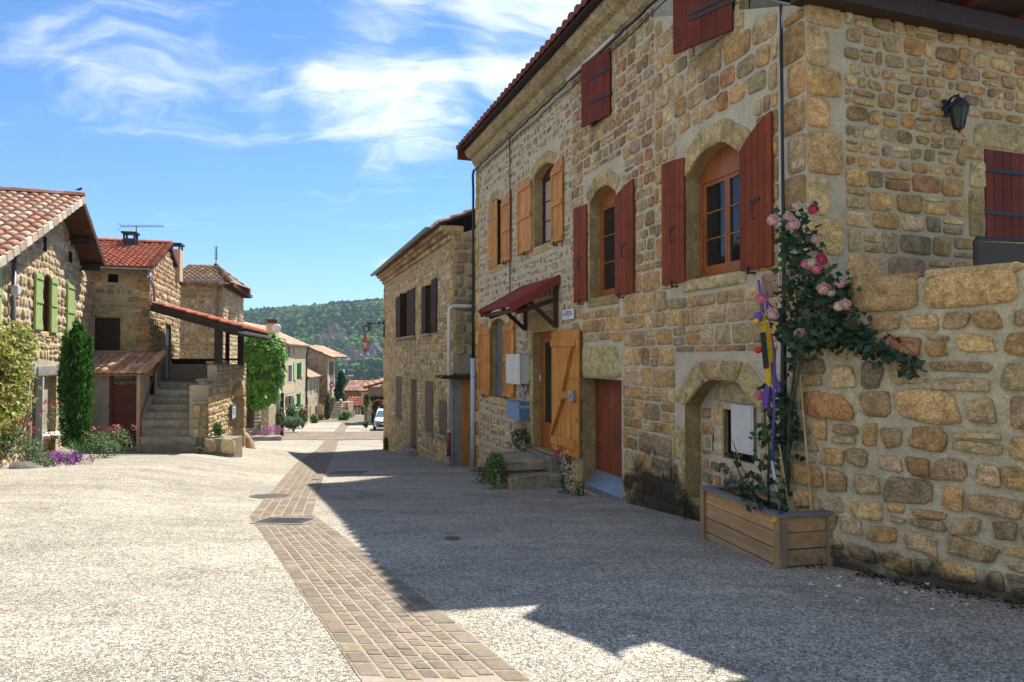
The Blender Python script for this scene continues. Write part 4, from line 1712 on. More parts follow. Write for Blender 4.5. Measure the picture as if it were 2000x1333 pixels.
# number tile
u_, z_ = F1.px(1030, 765)
nt = thing('house_number', 'little cream house number tile under the meter box', 'number tile', F1.w(u_, z_))
mb = MB()
mb.box(u_ - .10, u_ + .10, -.045, -.02, z_ - .07, z_ + .07)
mb.build('tile', m_cream, nt, F1, bevel=.004)
text_mesh('15', .11, face_M(F1, u_, z_, .047), m_ink, 'lettering', nt)
# mailbox
u0_, u1_ = F1.px(1010, 695)[0], F1.px(1036, 695)[0]
z1_, z0_ = F1.px(1036, 787)[1], F1.px(1036, 823)[1]
mlb = thing('mailbox', 'light blue metal mailbox with a name strip on the wall below the meter box', 'mailbox', F1.w((u0_ + u1_) / 2, z0_))
m_blue = mat('sky_blue_enamel', (.10, .20, .36), .4, var=[(4, .1)], spec=.4, dirt=[(7, .62, .75, (.2, .17, .13), .5)])
mb = MB()
mb.box(u0_, u1_, -.26, -.02, z0_, z1_)
mb.box(u0_ - .01, u1_ + .01, -.27, -.02, z1_ + .001, z1_ + .018)
mb.build('case', m_blue, mlb, F1, bevel=.008)
# its front faces along the wall, towards the near end
FS = Fr(*F1.w(u1_, 0, .02)[:2], F1.y.x * -1, F1.y.y * -1)
FS = Fr(*F1.w(u1_, 0, .26)[:2], F1.y.x, F1.y.y)
mb = MB()
mb.box(.02, .23, -.006, -.001, z1_ - .12, z1_ - .06)
mb.build('name_strip', m_cream, mlb, FS)
text_mesh('ne pas jeter', .032, face_M(FS, .125, z1_ - .09, .008), m_ink, 'lettering', mlb)
mb = MB()
mb.box(.06, .18, -.006, -.001, z0_ + .06, z0_ + .085)
mb.build('slot', mat('worn_brass', (.35, .15, .03), .5), mlb, FS)
mb = MB()
mb.lathe([(0, .012), (.012, .012), (.014, 0)], 8, M=FS.M.inverted() @ FS.M @ Matrix.Translation((.12, 0, z1_ - .04)) @ Matrix.Rotation(R(90), 4, 'X'))
mb.build('lock', m_iron, mlb, FS)
# plaque
u0_, u1_ = F1.px(1104, 695)[0], F1.px(1125, 695)[0]
z1_, z0_ = F1.px(1125, 603)[1], F1.px(1125, 623)[1]
pq = thing('wall_plaque', 'small white plaque with three lines of lettering between the canopy and the red shutters', 'plaque', F1.w((u0_ + u1_) / 2, z0_))
mb = MB()
mb.box(u0_, u1_, -.055, -.028, z0_, z1_)
mb.build('plate', mat('white_plaque', (.6, .62, .66), .5), pq, F1, bevel=.004)
um, h_ = (u0_ + u1_) / 2, z1_ - z0_
for k, (tx, sz, sq) in enumerate((('Tige Râle poule', .072, .72), ('Vpremière ACS-me', .068, .78), ('p : (?)', .06, .9))):
    tx = ('Top Rail poule', 'Generacoop à C\u00f4me', 'p - 15')[k]
    text_mesh(tx, sz, face_M(F1, um, z1_ - h_ * (.24 + .25 * k), .0565), m_ink, 'lettering', pq, squeeze=sq * (u1_ - u0_) / .52)

# lantern on the side wall
lu, lz = F2.px(1845, 214)
lt = thing('wall_lantern', 'black metal coach lantern on a bracket on the side wall by the dark red door', 'wall lantern', F2.w(lu, lz))
mb = MB()
mb.box(lu - .05, lu + .05, -.03, .0, lz - .09, lz + .10)
mb.tube([(lu, -.03, lz + .03), (lu, -.08, lz + .10), (lu, -.13, lz + .11), (lu, -.17, lz + .08), (lu, -.17, lz + .04)], .014, 8)
mb.tube([(lu, -.03, lz - .05), (lu, -.08, lz - .03), (lu, -.10, lz + .03), (lu, -.06, lz + .06)], .010, 8)
mb.build('bracket', m_iron, lt, F2)
mb = MB()
hx, hy, hz = lu, -.17, lz - .03
mb.lathe([(.0, .16), (.012, .14), (.010, .11), (.03, .10), (.05, .085), (.10, .01), (.11, -.01), (.09, -.012)], 6, (hx, hy, hz))
mb.lathe([(.0, -.30), (.012, -.29), (.008, -.275), (.03, -.255), (.05, -.25), (.055, -.235), (.0, -.23)], 6, (hx, hy, hz))
for k in range(6):
    t = 2 * math.pi * k / 6
    mb.tube([(hx + .098 * math.cos(t), hy + .098 * math.sin(t), hz - .01), (hx + .05 * math.cos(t), hy + .05 * math.sin(t), hz - .24)], .006, 5)
mb.build('cage', m_iron, lt, F2)
mb = MB()
mb.lathe([(.09, -.012), (.046, -.235)], 6, (hx, hy, hz), smooth=False)
mb.build('glass', mat('grey_lantern_glass', (.035, .038, .03), .2, spec=.4), lt, F2)
# closed dark red door leaf beside it
a, b, c, d = O_S[:4]
fs_ = F2.sub(a + .004, .012)
shutter(house, fs_, b - a - .01, c, d - .006, m_red_new, boards=7, hinge=-1, strap=(d - .25, c + .3), catch=False)
# chair on the terrace
cu_, cz_ = F2.px(1905, 468, .75)
fc = F2.sub(cu_, .75, R(-4))
ch = thing('garden_chair', 'grey sling garden chair, only its top rail showing over the terrace wall', 'garden chair', fc.w(0, -.05 + .6))
zf = .62
mb = MB()
mb.tube([(0, 0, zf), (0, 0, cz_ - .02), (.02, 0, cz_ + .01), (.95, 0, cz_ + .02), (.97, 0, cz_ - .02), (.97, 0, zf)], .022, 8)
for x in (0, .97):
    mb.tube([(x, 0, zf + .42), (x, -.5, zf + .42), (x, -.52, zf)], .02, 8)
    mb.tube([(x, .0, zf + .62), (x, -.48, zf + .62), (x, -.5, zf + .42)], .02, 8)
mb.build('frame', m_iron, ch, fc)
mb = MB()
mb.box(.02, .95, -.012, .006, zf + .45, cz_ - .02)
mb.box(.02, .95, -.5, -.02, zf + .40, zf + .415)
mb.build('sling', mat('grey_mesh_fabric', (.075, .068, .06), .8, spec=.05), ch, fc)

# ------------------------------------------------------------------ terrace wall
FT = Fr(2.78, 6.96, 1.26 * .786, -1.26)
tl_ = 5.0
ztop = lambda u: FT.px(1660, 549)[1] + (FT.px(1990, 501)[1] - FT.px(1660, 549)[1]) * (u - FT.px(1660, 549)[0]) / (FT.px(1990, 501)[0] - FT.px(1660, 549)[0])
tw = thing('terrace_wall', 'broad shaded stone terrace wall of rounded fieldstones behind the wooden planter', 'stone wall', FT.w(1.2, gz(3.6, 6)))
mb = MB()
zt0 = 2.28
mb.box(0, tl_, .0, .45, -1.0, zt0, (.3, .25, .18), 1)
Qt = layout(0, tl_, -.75, zt0 - .30, (.17, .31), (.75, 2.0), [], .28, .028, .22)
stones(mb, Qt, .04, rng.uniform(3.5, 8, len(Qt)), PAL_OCHRE + PAL_GREY, rough=.08, K=24)
Q, x = [], .0
while x < tl_:
    x2 = x + random.uniform(.35, .85)
    h_ = random.uniform(.30, .36)
    Q.append([(x + .02, zt0 - .30 + random.uniform(0, .04)), (x2 - .02, zt0 - .30 + random.uniform(0, .04)), (x2 - .03, zt0 + .03 + random.uniform(-.03, .03)), (x + .02, zt0 + .03 + random.uniform(-.03, .03))])
    x = x2
stones(mb, np.array(Q), .05, 5, PAL_OCHRE, rough=.03, K=20)
_st = stains([(x_, -.42, .8, .30, .85) for x_ in (.5, 1.4, 2.2, 3.0, 4.0)])
mb.build('masonry', [mat('terrace_fieldstone', **STONE, extra=_st), mat('terrace_mortar', (.42, .36, .245), .95, var=[(3, .15), (12, .15), (40, .2)], bump=[(12, .5), (45, .5)], spec=.1, extra=_st)], tw, FT)
mb = MB()
n_ = 900
uu_ = rng.uniform(.7, 3.4, n_)
ww_ = np.abs(rng.normal(0, .11, n_)) + .03
P_ = np.array([FT.w(a_, 0, b_)[:] for a_, b_ in zip(uu_, ww_)])
P_[:, 2] = gz(P_[:, 0], P_[:, 1]) + .008
leaves(mb, P_, .03, shade_cols((.035, .025, .016), n_, .5, (.16, .11, .05), .15), np.tile((0, 0, 1.6), (n_, 1)), .7, 0)
tag(mb.build('wall_foot_litter', m_leaf), 'dark leaf litter and grit along the foot of the terrace wall', 'leaf litter', None, 'stuff')
mb = MB()
P_ = np.stack([rng.uniform(2.3, 3.7, 40), rng.uniform(5.2, 6.5, 40), np.zeros(40)], 1)
P_[:, 2] = gz(P_[:, 0], P_[:, 1]) + .008
leaves(mb, P_, .045, shade_cols((.62, .55, .52), 40, .2), np.tile((0, 0, 1.6), (40, 1)), .85, 0)
tag(mb.build('fallen_petals', m_petal), 'pale rose petals scattered on the concrete beside the planter', 'petals', None, 'stuff')
mb = MB()
x = .0
for q in Q:
    xa, xb = q[0][0], q[1][0]
    mb.box(xa, xb, -.03, .48, zt0 - .02, zt0 + random.uniform(.03, .07), pick(PAL_OCHRE, 1)[0])
mb.build('coping', m_stone, tw, FT, bevel=.03)
# terrace floor behind
mb = MB()
pA, pB, pC = FT.w(0, 0, -.4), FT.w(tl_, 0, -.4), F2.w(L2 + 2, 0, .0)
mb.zprism([(pA.x, pA.y), (pB.x, pB.y), (pB.x + 4, pB.y + 3), (pC.x, pC.y), (B.x + .02, B.y - .02)], .35, .60)
o = mb.build('terrace_floor', m_cement)
o['kind'] = 'structure'

# ------------------------------------------------------------------ planter
PA, PB = gpx(1370, 1052), gpx(1522, 1112)
FP = Fr(PA.x, PA.y, PB.x - PA.x, PB.y - PA.y)
pl = thing('wooden_planter', 'long weathered timber planter box with mitred grey rim at the foot of the rose', 'planter', PA)
LPX = (PB - PA).length
DP = .60
zl, zr = PA.z - .01, PB.z - .01
zt = FP.px(1515, 1003)[1]
m_plank = mat('weathered_pine', 'attr', .75, var=[(2.5, .15), (30, .2, (.05, 1, 1)), (12, .15, (.1, 1, 1))], bump=[(40, .25, (.06, 1, 1))], spec=.25, dirt=[(5, .6, .78, (.10, .085, .07), .5)])
m_plank2 = mat('weathered_pine_posts', 'attr', .7, var=[(3, .15), (30, .2, (1, 1, .05))], spec=.25)
m_rim = mat('grey_weathered_rim', (.16, .155, .15), .75, var=[(3, .15), (30, .2, (.06, .06, 1))], spec=.25)
WC = [(.43, .25, .115), (.36, .22, .11), (.31, .20, .11), (.27, .185, .11)]
zbq = [zl + .02, zl + .10, zl + .29, zl + .49, zt - .03]
mb = MB()
for k in range(3, -1, -1):
    za = [zt - .03, zt - .185, zt - .345, zt - .505]
    top_, bot_ = za[k], za[k] - (.155 if k < 3 else .075)
    mb.box(.03, LPX - .03, .02, .045, bot_ + .004, top_ - .003, WC[k])
    mb.box(LPX - .045, LPX - .02, .05, DP - .03, bot_ + .004, top_ - .003, np.array(WC[k]) * .85)
    mb.box(.02, .045, .05, DP - .03, bot_ + .004, top_ - .003, np.array(WC[k]) * .85)
    mb.box(.03, LPX - .03, DP - .045, DP - .02, bot_ + .004, top_ - .003, WC[k])
mb.build('side_board', m_plank, pl, FP, bevel=.003)
for (x, y) in ((0, 0), (LPX, 0), (0, DP), (LPX, DP)):
    sx = 1 if x == 0 else -1
    sy = 1 if y == 0 else -1
    mb = MB()
    gzz = float(gz(*FP.w(x, 0, -y)[:2]))
    x0, x1 = sorted((x - sx * .005, x + sx * .075))
    y0, y1 = sorted((y - sy * .012, y + sy * .018))
    mb.box(x0, x1, y0, y1, gzz - .02, zt - .03, (.26, .175, .085))
    x0, x1 = sorted((x - sx * .006, x + sx * .022))
    y0, y1 = sorted((y + sy * .0185, y + sy * .085))
    mb.box(x0, x1, y0, y1, gzz - .02, zt - .03, (.20, .15, .10))
    mb.build('corner_post', m_plank2, pl, FP, bevel=.003)
mb = MB()
e = .02
mb.zprism([(-e, -e), (LPX + e, -e), (LPX - .085, .085), (.085, .085)], zt - .03, zt)
mb.zprism([(LPX + e, -e + .003), (LPX + e, DP + e), (LPX - .085, DP - .085), (LPX - .085 + .002, .085)], zt - .0301, zt - .0008)
mb.zprism([(LPX + e, DP + e), (-e, DP + e), (.085, DP - .085), (LPX - .085, DP - .085)], zt - .03, zt)
mb.zprism([(-e, DP + e), (-e, -e + .003), (.085, .085), (.085, DP - .085)], zt - .0301, zt - .0008)
mb.build('rim', m_rim, pl, FP, bevel=.003)
mb = MB()
n = 18
V = [(.05 + (LPX - .1) * i / n, .05 + (DP - .1) * j / 8, zt - .10 + .02 * mnoise.noise(Vector((i * .7, j * .9, 3)))) for j in range(9) for i in range(n + 1)]
mb.add(V, [(j * (n + 1) + i, j * (n + 1) + i + 1, (j + 1) * (n + 1) + i + 1, (j + 1) * (n + 1) + i) for j in range(8) for i in range(n)], (1, 1, 1), 0, True)
mb.build('soil', mat('dark_soil', (.022, .016, .012), .95, var=[(20, .4)], bump=[(60, .8)]), pl, FP)
mb = MB()
mb.prism([(LPX - .075, zt - .035), (LPX + .004, zt - .035), (LPX - .07, zt - .10)], -.018, -.013)
mb.build('warning_sticker', mat('yellow_sticker', (.60, .42, .02), .5), pl, FP)


# ------------------------------------------------------------------ climbing rose
def P3(px, py, d):
    return at(px, py, d)


rose = thing('climbing_rose', 'climbing rose with dark leaves and pink blooms trained up the near house corner', 'climbing rose', FP.w(LPX * .72, zt - .1, -DP * .6))
mb = MB()
base = FP.w(LPX * .70, zt - .12, -DP * .62)
base2 = FP.w(LPX * .55, zt - .12, -DP * .55)
stems = [[base, P3(1545, 850, 6.85), P3(1550, 740, 6.85), P3(1556, 640, 6.8), P3(1560, 540, 6.8), P3(1556, 420, 6.8)],
         [base, P3(1535, 900, 6.8), P3(1560, 700, 6.75), P3(1590, 620, 6.6), P3(1620, 560, 6.5)],
         [base, P3(1540, 820, 6.75), P3(1570, 680, 6.65), P3(1640, 660, 6.42), P3(1720, 690, 6.2), P3(1790, 722, 6.0), P3(1812, 727, 5.95)],
         [base2, P3(1500, 880, 6.85), P3(1490, 780, 6.85)],
         [base2, P3(1450, 940, 7.1), P3(1430, 880, 7.2)],
         [P3(1556, 640, 6.8), P3(1535, 585, 6.75), P3(1528, 548, 6.75)],
         [P3(1560, 680, 6.75), P3(1520, 610, 6.75), P3(1500, 590, 6.75)]]
for s in stems:
    out = []
    for i in range(len(s) - 1):
        for t in np.linspace(0, 1, 5)[:-1]:
            out.append(s[i].lerp(s[i + 1], t) + Vector(rng.normal(0, .010, 3)))
    out.append(s[-1])
    mb.tube([tuple(p) for p in out], [.016 - .011 * i / len(out) for i in range(len(out))], 6)
mb.build('stem', mat('rose_stem', (.055, .06, .03), .7, var=[(10, .3)]), rose, WORLD)
mb = MB()


def cluster(px, py, d, rx, rz, n, ry=.12):
    c = P3(px, py, d)
    q = rng.normal(0, .55, (n, 3)) * np.array([rx, ry, rz])
    q = q[(np.abs(q) < np.array([rx, ry, rz]) * 1.25).all(1)]
    return np.array(c) + q


PTS = [cluster(1552, 440, 6.7, .16, .14, 90), cluster(1562, 485, 6.7, .2, .18, 150), cluster(1560, 545, 6.7, .14, .2, 90), cluster(1600, 540, 6.6, .14, .14, 70), cluster(1580, 600, 6.65, .16, .2, 90),
       cluster(1628, 575, 6.45, .18, .16, 130), cluster(1630, 625, 6.42, .24, .2, 190), cluster(1600, 665, 6.45, .26, .14, 170), cluster(1668, 655, 6.3, .18, .12, 110), cluster(1705, 680, 6.2, .16, .07, 70),
       cluster(1745, 695, 6.08, .14, .05, 50), cluster(1782, 718, 6.0, .09, .06, 36), cluster(1525, 620, 6.75, .12, .12, 60), cluster(1545, 655, 6.7, .13, .12, 60), cluster(1548, 700, 6.75, .06, .15, 24),
       cluster(1522, 790, 6.8, .16, .18, 110), cluster(1510, 850, 6.85, .14, .18, 80), cluster(1540, 860, 6.85, .12, .2, 50), cluster(1500, 900, 6.85, .14, .12, 30), cluster(1460, 945, 7.0, .2, .10, 40), cluster(1430, 900, 7.15, .10, .14, 14),
       cluster(1500, 985, 6.7, .2, .05, 24), cluster(1520, 955, 6.65, .08, .10, 16)]
PP = np.concatenate(PTS)
oc = np.tile(np.array([-.35, -.75, .35]), (len(PP), 1))
PP = PP[rng.random(len(PP)) < .8]
oc = oc[:len(PP)]
cc = shade_cols((.026, .062, .034), len(PP), .45, (.06, .10, .032), .25)
leaves(mb, PP, .082, cc, oc, .72, .2, fold=.15)
young = np.concatenate([cluster(1528, 575, 6.75, .08, .14, 26), cluster(1745, 660, 6.1, .08, .05, 20), cluster(1533, 645, 6.7, .06, .08, 14)])
leaves(mb, young, .055, shade_cols((.10, .022, .022), len(young), .35), None, .45, .4)
mb.build('foliage', m_leaf, rose, WORLD)
PINK = {'pale': (.86, .56, .52), 'mid': (.80, .30, .37), 'deep': (.68, .10, .20), 'white': (.80, .70, .54)}


def bloom(c, r, col, nm='bloom', parent=rose):
    mb = MB()
    f = Vector((-.25, -1, .25)).normalized()
    sx = f.cross(Vector((0, 0, 1))).normalized()
    up = sx.cross(f)
    base_c = np.array(PINK[col])
    for ring, (ph, cnt, sz) in enumerate(((88, 8, .62), (66, 8, .62), (46, 7, .56), (27, 5, .46), (8, 3, .36))):
        for k in range(cnt):
            t = 2 * math.pi * (k + .5 * ring) / cnt + random.uniform(-.25, .25)
            p_ = R(ph + random.uniform(-7, 7))
            dr = sx * math.cos(t) + up * math.sin(t)
            td = f.cross(dr)
            o_ = dr * math.sin(p_) + f * math.cos(p_)
            v_ = (dr * math.cos(p_) - f * math.sin(p_)) * -1      # towards the bloom's tip
            lift = o_ * (.14 * r)
            V = []
            for (aa, bb, q) in ((-.55, 0, -.10), (-.2, .55, .0), (.35, .62, .16), (.62, .0, .24), (.35, -.62, .16), (-.2, -.55, .0)):
                V.append(tuple(c + o_ * (r * (.80 + q)) + v_ * (r * sz * aa) + td * (r * sz * bb) + lift * random.uniform(-.4, .6)))
            cl_ = base_c * random.uniform(.82, 1.15) * (1.0 + .06 * (2 - ring))
            mb.add(V, [(0, 1, 2, 3), (0, 3, 4, 5)], np.clip(cl_, 0, .88), 0, True)
    mb.ball(tuple(c), r * .72, tuple(np.clip(base_c * .95, 0, .88)), nu=10, nv=7)
    mb.build(nm, m_petal, parent, WORLD)


for (px_, py_, d_, r_, c_) in [(1509, 432, 6.62, .065, 'pale'), (1540, 427, 6.6, .062, 'pale'), (1549, 440, 6.55, .07, 'pale'), (1587, 411, 6.62, .062, 'deep'), (1557, 404, 6.65, .05, 'white'), (1577, 402, 6.65, .05, 'white'),
                               (1591, 469, 6.58, .055, 'pale'), (1574, 517, 6.5, .055, 'mid'), (1586, 515, 6.46, .055, 'white'), (1603, 509, 6.48, .066, 'deep'), (1594, 526, 6.45, .062, 'mid'),
                               (1608, 566, 6.4, .07, 'pale'), (1640, 554, 6.35, .055, 'pale'), (1622, 573, 6.38, .05, 'white'), (1650, 596, 6.25, .06, 'pale'), (1637, 600, 6.25, .05, 'white'),
                               (1487, 584, 6.68, .062, 'mid'), (1508, 615, 6.62, .07, 'pale'), (1563, 655, 6.5, .07, 'pale'), (1484, 774, 6.75, .058, 'mid')]:
    bloom(P3(px_, py_, d_), r_ * .86, c_)

# canes
m_bamboo = mat('bamboo', (.42, .26, .12), .55, var=[(5, .2), (40, .15, (1, 1, .1))])


def cane(a, b, r, label):
    mb = MB()
    a, b = Vector(a), Vector(b)
    n = 9
    pts, rr = [], []
    for i in range(n):
        for dt, k in ((0, 1), (.06, 1.0), (.09, 1.35), (.11, 1.0)):
            t = (i + dt * 1.0) / n if i < n else 1
            pts.append(a.lerp(b, t))
            rr.append(r * k * (1 - .3 * t))
    pts.append(b)
    rr.append(r * .7)
    mb.tube([tuple(p) for p in pts], rr, 7)
    tag(mb.build('bamboo_cane', m_bamboo, None), label, 'garden cane', 'bamboo canes standing in the planter')


cane(FP.w(LPX * .93, zt - .12, -DP * .72), P3(1559, 690, 6.75), .013, 'tallest bamboo cane, at the corner end of the planter')
cane(FP.w(LPX * .86, zt - .12, -DP * .45), P3(1522, 868, 6.72), .010, 'middle bamboo cane beside the grey and purple pole')
cane(FP.w(LPX * .35, zt - .12, -DP * .62), P3(1429, 858, 7.2), .009, 'leaning thin bamboo cane at the far end of the planter')
# seed packet
p = FP.w(LPX * .62, zt - .10, -DP * .74)
sp_ = thing('seed_packet', 'small yellow seed packet picture standing in the planter soil', 'seed packet', p)
fq = Fr(p.x, p.y, 1, .15, p.z)
mb = MB()
mb.box(-.035, .035, -.003, .003, .06, .19)
mb.build('card', mat('packet_pink', (.35, .12, .25), .5), sp_, fq)
mb = MB()
mb.box(-.035, .035, -.0045, -.0031, .13, .19)
mb.build('header', mat('packet_yellow', (.62, .45, .03), .5), sp_, fq)
mb = MB()
mb.box(-.008, .008, -.0025, .0025, -.03, .06)
mb.build('stake', m_bamboo, sp_, fq)

# painted wooden ornament on its pole
op = FP.w(LPX * .88, zt - .12, -DP * .25)
orn = thing('garden_ornament', 'tall painted wooden flower ornament in yellow and purple slats on a pole in the planter', 'ornament', op)
m_purple = mat('purple_paint', (.10, .055, .26), .5, var=[(6, .1)])
m_deep = mat('dark_purple_paint', (.045, .022, .12), .5)
m_yel = mat('yellow_paint', (.58, .34, .01), .5, var=[(8, .12)])
m_blackspot = mat('speckled_black_paint', (.02, .018, .016), .5, dirt=[(60, .66, .7, (.4, .3, .08), .9)])
m_redp = mat('red_paint', (.45, .02, .015), .4)
D0 = op.y
T = lambda px_, py_, dd=0.0: at(px_, py_, D0 + dd)
mb = MB()
mb.tube([tuple(op), tuple(T(1508, 900))], .018, 8)
mb.build('pole', m_galv, orn, WORLD)
mb = MB()
mb.tube([tuple(T(1508, 900)), tuple(T(1512, 800)), tuple(T(1511, 760)), tuple(T(1514, 680))], .012, 8)
mb.build('upper_pole', m_purple, orn, WORLD)


def slat(pts, m, dd, th=.012, nm='slat'):
    mb = MB()
    f = [T(x, y, dd) for x, y in pts]
    n = len(f)
    V = [tuple(p) for p in f] + [tuple(p + Vector((0, th, 0))) for p in f]
    mb.add(V, [tuple(range(n)), tuple(range(2 * n - 1, n - 1, -1))] + [(i, (i + 1) % n, (i + 1) % n + n, i + n) for i in range(n)])
    mb.build(nm, m, orn, WORLD, bevel=.002)


slat([(1487, 612), (1494, 612), (1505, 740), (1500, 756), (1496, 745), (1494, 700)], m_yel, 0)
slat([(1497, 630), (1502, 630), (1510, 690), (1509, 753), (1504, 750), (1502, 700)], m_yel, .03)
slat([(1486, 651), (1495, 649), (1502, 718), (1493, 721)], m_blackspot, -.02, .02)
slat([(1504, 650), (1508, 653), (1514, 690), (1511, 715), (1506, 690)], m_purple, .045)
slat([(1507, 708), (1512, 715), (1522, 755), (1523, 768), (1517, 766), (1509, 735)], m_purple, .015)
slat([(1497, 750), (1502, 760), (1500, 785), (1494, 800), (1490, 798), (1490, 775)], m_purple, .0)
slat([(1503, 755), (1507, 757), (1503, 810), (1499, 812)], m_deep, .03)
slat([(1480, 547), (1484, 548), (1494, 612), (1490, 614)], m_purple, .02)
slat([(1497, 568), (1500, 569), (1502, 618), (1497, 618)], m_purple, .0)
slat([(1510, 690), (1514, 688), (1516, 745), (1512, 748)], m_deep, .05)
mb = MB()
c_ = T(1481, 620, -.03)
mb.ball(c_, .045, nu=12, nv=8, sc=(1, .9, 1.15))
mb.build('bud', m_purple, orn, WORLD)
mb = MB()
mb.ball(T(1477, 628, -.045), .030, nu=12, nv=8)
mb.build('bud', m_yel, orn, WORLD)
mb = MB()
c_ = T(1481, 684, -.05)
mb.lathe([(0, .03), (.022, .028), (.032, .01), (.030, -.02), (.012, -.032), (0, -.032)], 12, tuple(c_))
mb.build('knob', m_redp, orn, WORLD)

# ------------------------------------------------------------------ stone doorstep
ds = thing('stone_doorstep', 'worn stone doorstep platform with two lower steps before the main door', 'doorstep', F1.w(fu(1080), -1.2))
uS0, uS1 = fu(958), F1.px(1120, 695, .0)[0]
zD = O_D1[2] - .02
wP = 1.0
zpl = F1.px(1000, 884, wP)[1]
wP = 1.12
zpl = F1.px(979, 904, wP)[1]
uu0, uu1 = F1.px(938, 695, wP)[0], F1.px(979, 695, wP)[0] - .30
m_step = mat('worn_grey_step', 'attr', .9, var=[(2.5, .2), (14, .22), (50, .15)], bump=[(7, .6), (18, .5), (60, .4)], spec=.1, dirt=[(4, .55, .72, (.06, .05, .033), .45), (9, .62, .75, (.40, .38, .33), .35)])


def slab(mb, x0, x1, y0, y1, z0, z1, col, jit=.015, nx=8, ny=4):
    """A worn stone slab: top and front edges uneven."""
    V, F = [], []
    for (zz, e) in ((z1, 0), (z1 - .03, .012), (z0, .0)):
        loop = []
        for i in range(nx):
            loop.append((x0 + (x1 - x0) * i / nx, y0 - e))
        for j in range(ny):
            loop.append((x1 + e, y0 + (y1 - y0) * j / ny))
        for i in range(nx):
            loop.append((x1 - (x1 - x0) * i / nx, y1 + e))
        for j in range(ny):
            loop.append((x0 - e, y1 - (y1 - y0) * j / ny))
        V += [(p[0] + random.uniform(-jit, jit), p[1] + random.uniform(-jit, jit), zz + random.uniform(-jit, jit) * .5) for p in loop]
    n = 2 * (nx + ny)
    V.append(((x0 + x1) / 2, (y0 + y1) / 2, z1 - .004))
    for r in range(2):
        for i in range(n):
            F.append((r * n + i, (r + 1) * n + i, (r + 1) * n + (i + 1) % n, r * n + (i + 1) % n))
    F += [(i, (i + 1) % n, 3 * n) for i in range(n)]
    mb.add(V, F, col, 0, False)


mb = MB()
slab(mb, uu0, uu1 + .30, -wP, -.03, zpl - .17, zpl, (.30, .25, .165), .03)
mb.build('step', m_step, ds, F1, bevel=.012)
mb = MB()
slab(mb, uu0 + .05, uu1 + .24, -wP + .06, -.03, -2.4, zpl - .172, (.22, .18, .115), .04, 12)
for k in range(5):
    stones(mb, layout(uu0 + .05, uu1 + .22, -2.0, zpl - .18, (.16, .26), (1, 2), [], .2, .03), .03, 4, PAL_GREY) if k == 0 else None
mb.build('base', [m_step], ds, F1)
mb = MB()
zs1 = F1.px(998, 934, 1.07)[1] - .02
us1, us2 = F1.px(998, 695, 1.07)[0], F1.px(1011, 695, 1.0)[0]
zs2 = F1.px(1011, 966, 1.0)[1]
xs0, xs1 = F1.px(1000, 695, wP + .1)[0], F1.px(1098, 695, wP)[0]
slab(mb, uu1 - .1, us1, -1.07, -.04, zs1 - .30, zs1 + .02, (.28, .235, .155), .03)
mb.build('step', m_step, ds, F1, bevel=.012)
mb = MB()
slab(mb, uu1 - .1, us2, -1.0, -.05, zs2 - .6, zs2, (.26, .215, .14), .03)
mb.build('step', m_step, ds, F1, bevel=.012)
mb = MB()
slab(mb, O_D1[0] - .05, O_D1[1] + .15, -.16, .2, zD - .3, zD + .01, (.2, .18, .14), .01)
mb.build('door_sill', m_step, ds, F1, bevel=.01)


# ------------------------------------------------------------------ weeds
def weed(p, r, h_, n, label, base=(.05, .10, .025), alt=(.09, .14, .03), size=.05, asp=.45, flowers=None, name='weed', cat='weed', group='wild plants at the foot of the stone house', fsize=.02, stalks=8):
    t = thing(name, label, cat, p, group)
    mb = MB()
    for k in range(stalks):
        a = random.uniform(0, 6.28)
        e = Vector((math.cos(a) * r * random.uniform(.3, .9), math.sin(a) * r * random.uniform(.3, .9), h_ * random.uniform(.5, .95)))
        mb.tube([(0, 0, -.02), tuple(e * .5 + Vector((0, 0, h_ * .1))), tuple(e)], .004, 4, (.05, .08, .03))
    mb.build('stem', m_leaf, t)
    mb = MB()
    k = rng.uniform(0, 1, n) ** .7
    ang = rng.uniform(0, 6.28, n)
    rad = r * rng.uniform(.1, 1, n) ** .6 * (1 - .45 * k)
    P = np.stack([rad * np.cos(ang), rad * np.sin(ang), h_ * k * (1 - .3 * (rad / r))], 1)
    out = np.stack([np.cos(ang), np.sin(ang), np.full(n, .8)], 1)
    leaves(mb, P, size, shade_cols(base, n, .35, alt), out, asp, -.2)
    mb.build('foliage', m_leaf, t)
    if flowers:
        col, cnt = flowers
        mb = MB()
        for c in range(max(1, cnt // 14)):
            a = random.uniform(0, 6.28)
            q = r * random.uniform(.2, .95)
            cz = h_ * random.uniform(.75, 1.08)
            m = min(14, cnt)
            P = np.array([q * math.cos(a), q * math.sin(a), cz]) + rng.normal(0, fsize * 1.3, (m, 3))
            leaves(mb, P, fsize * 1.6, shade_cols(col, m, .3), None, .9, 0)
        mb.build('blossom', m_petal, t)
    return t


def gp(px, py):
    return gpx(px, py)


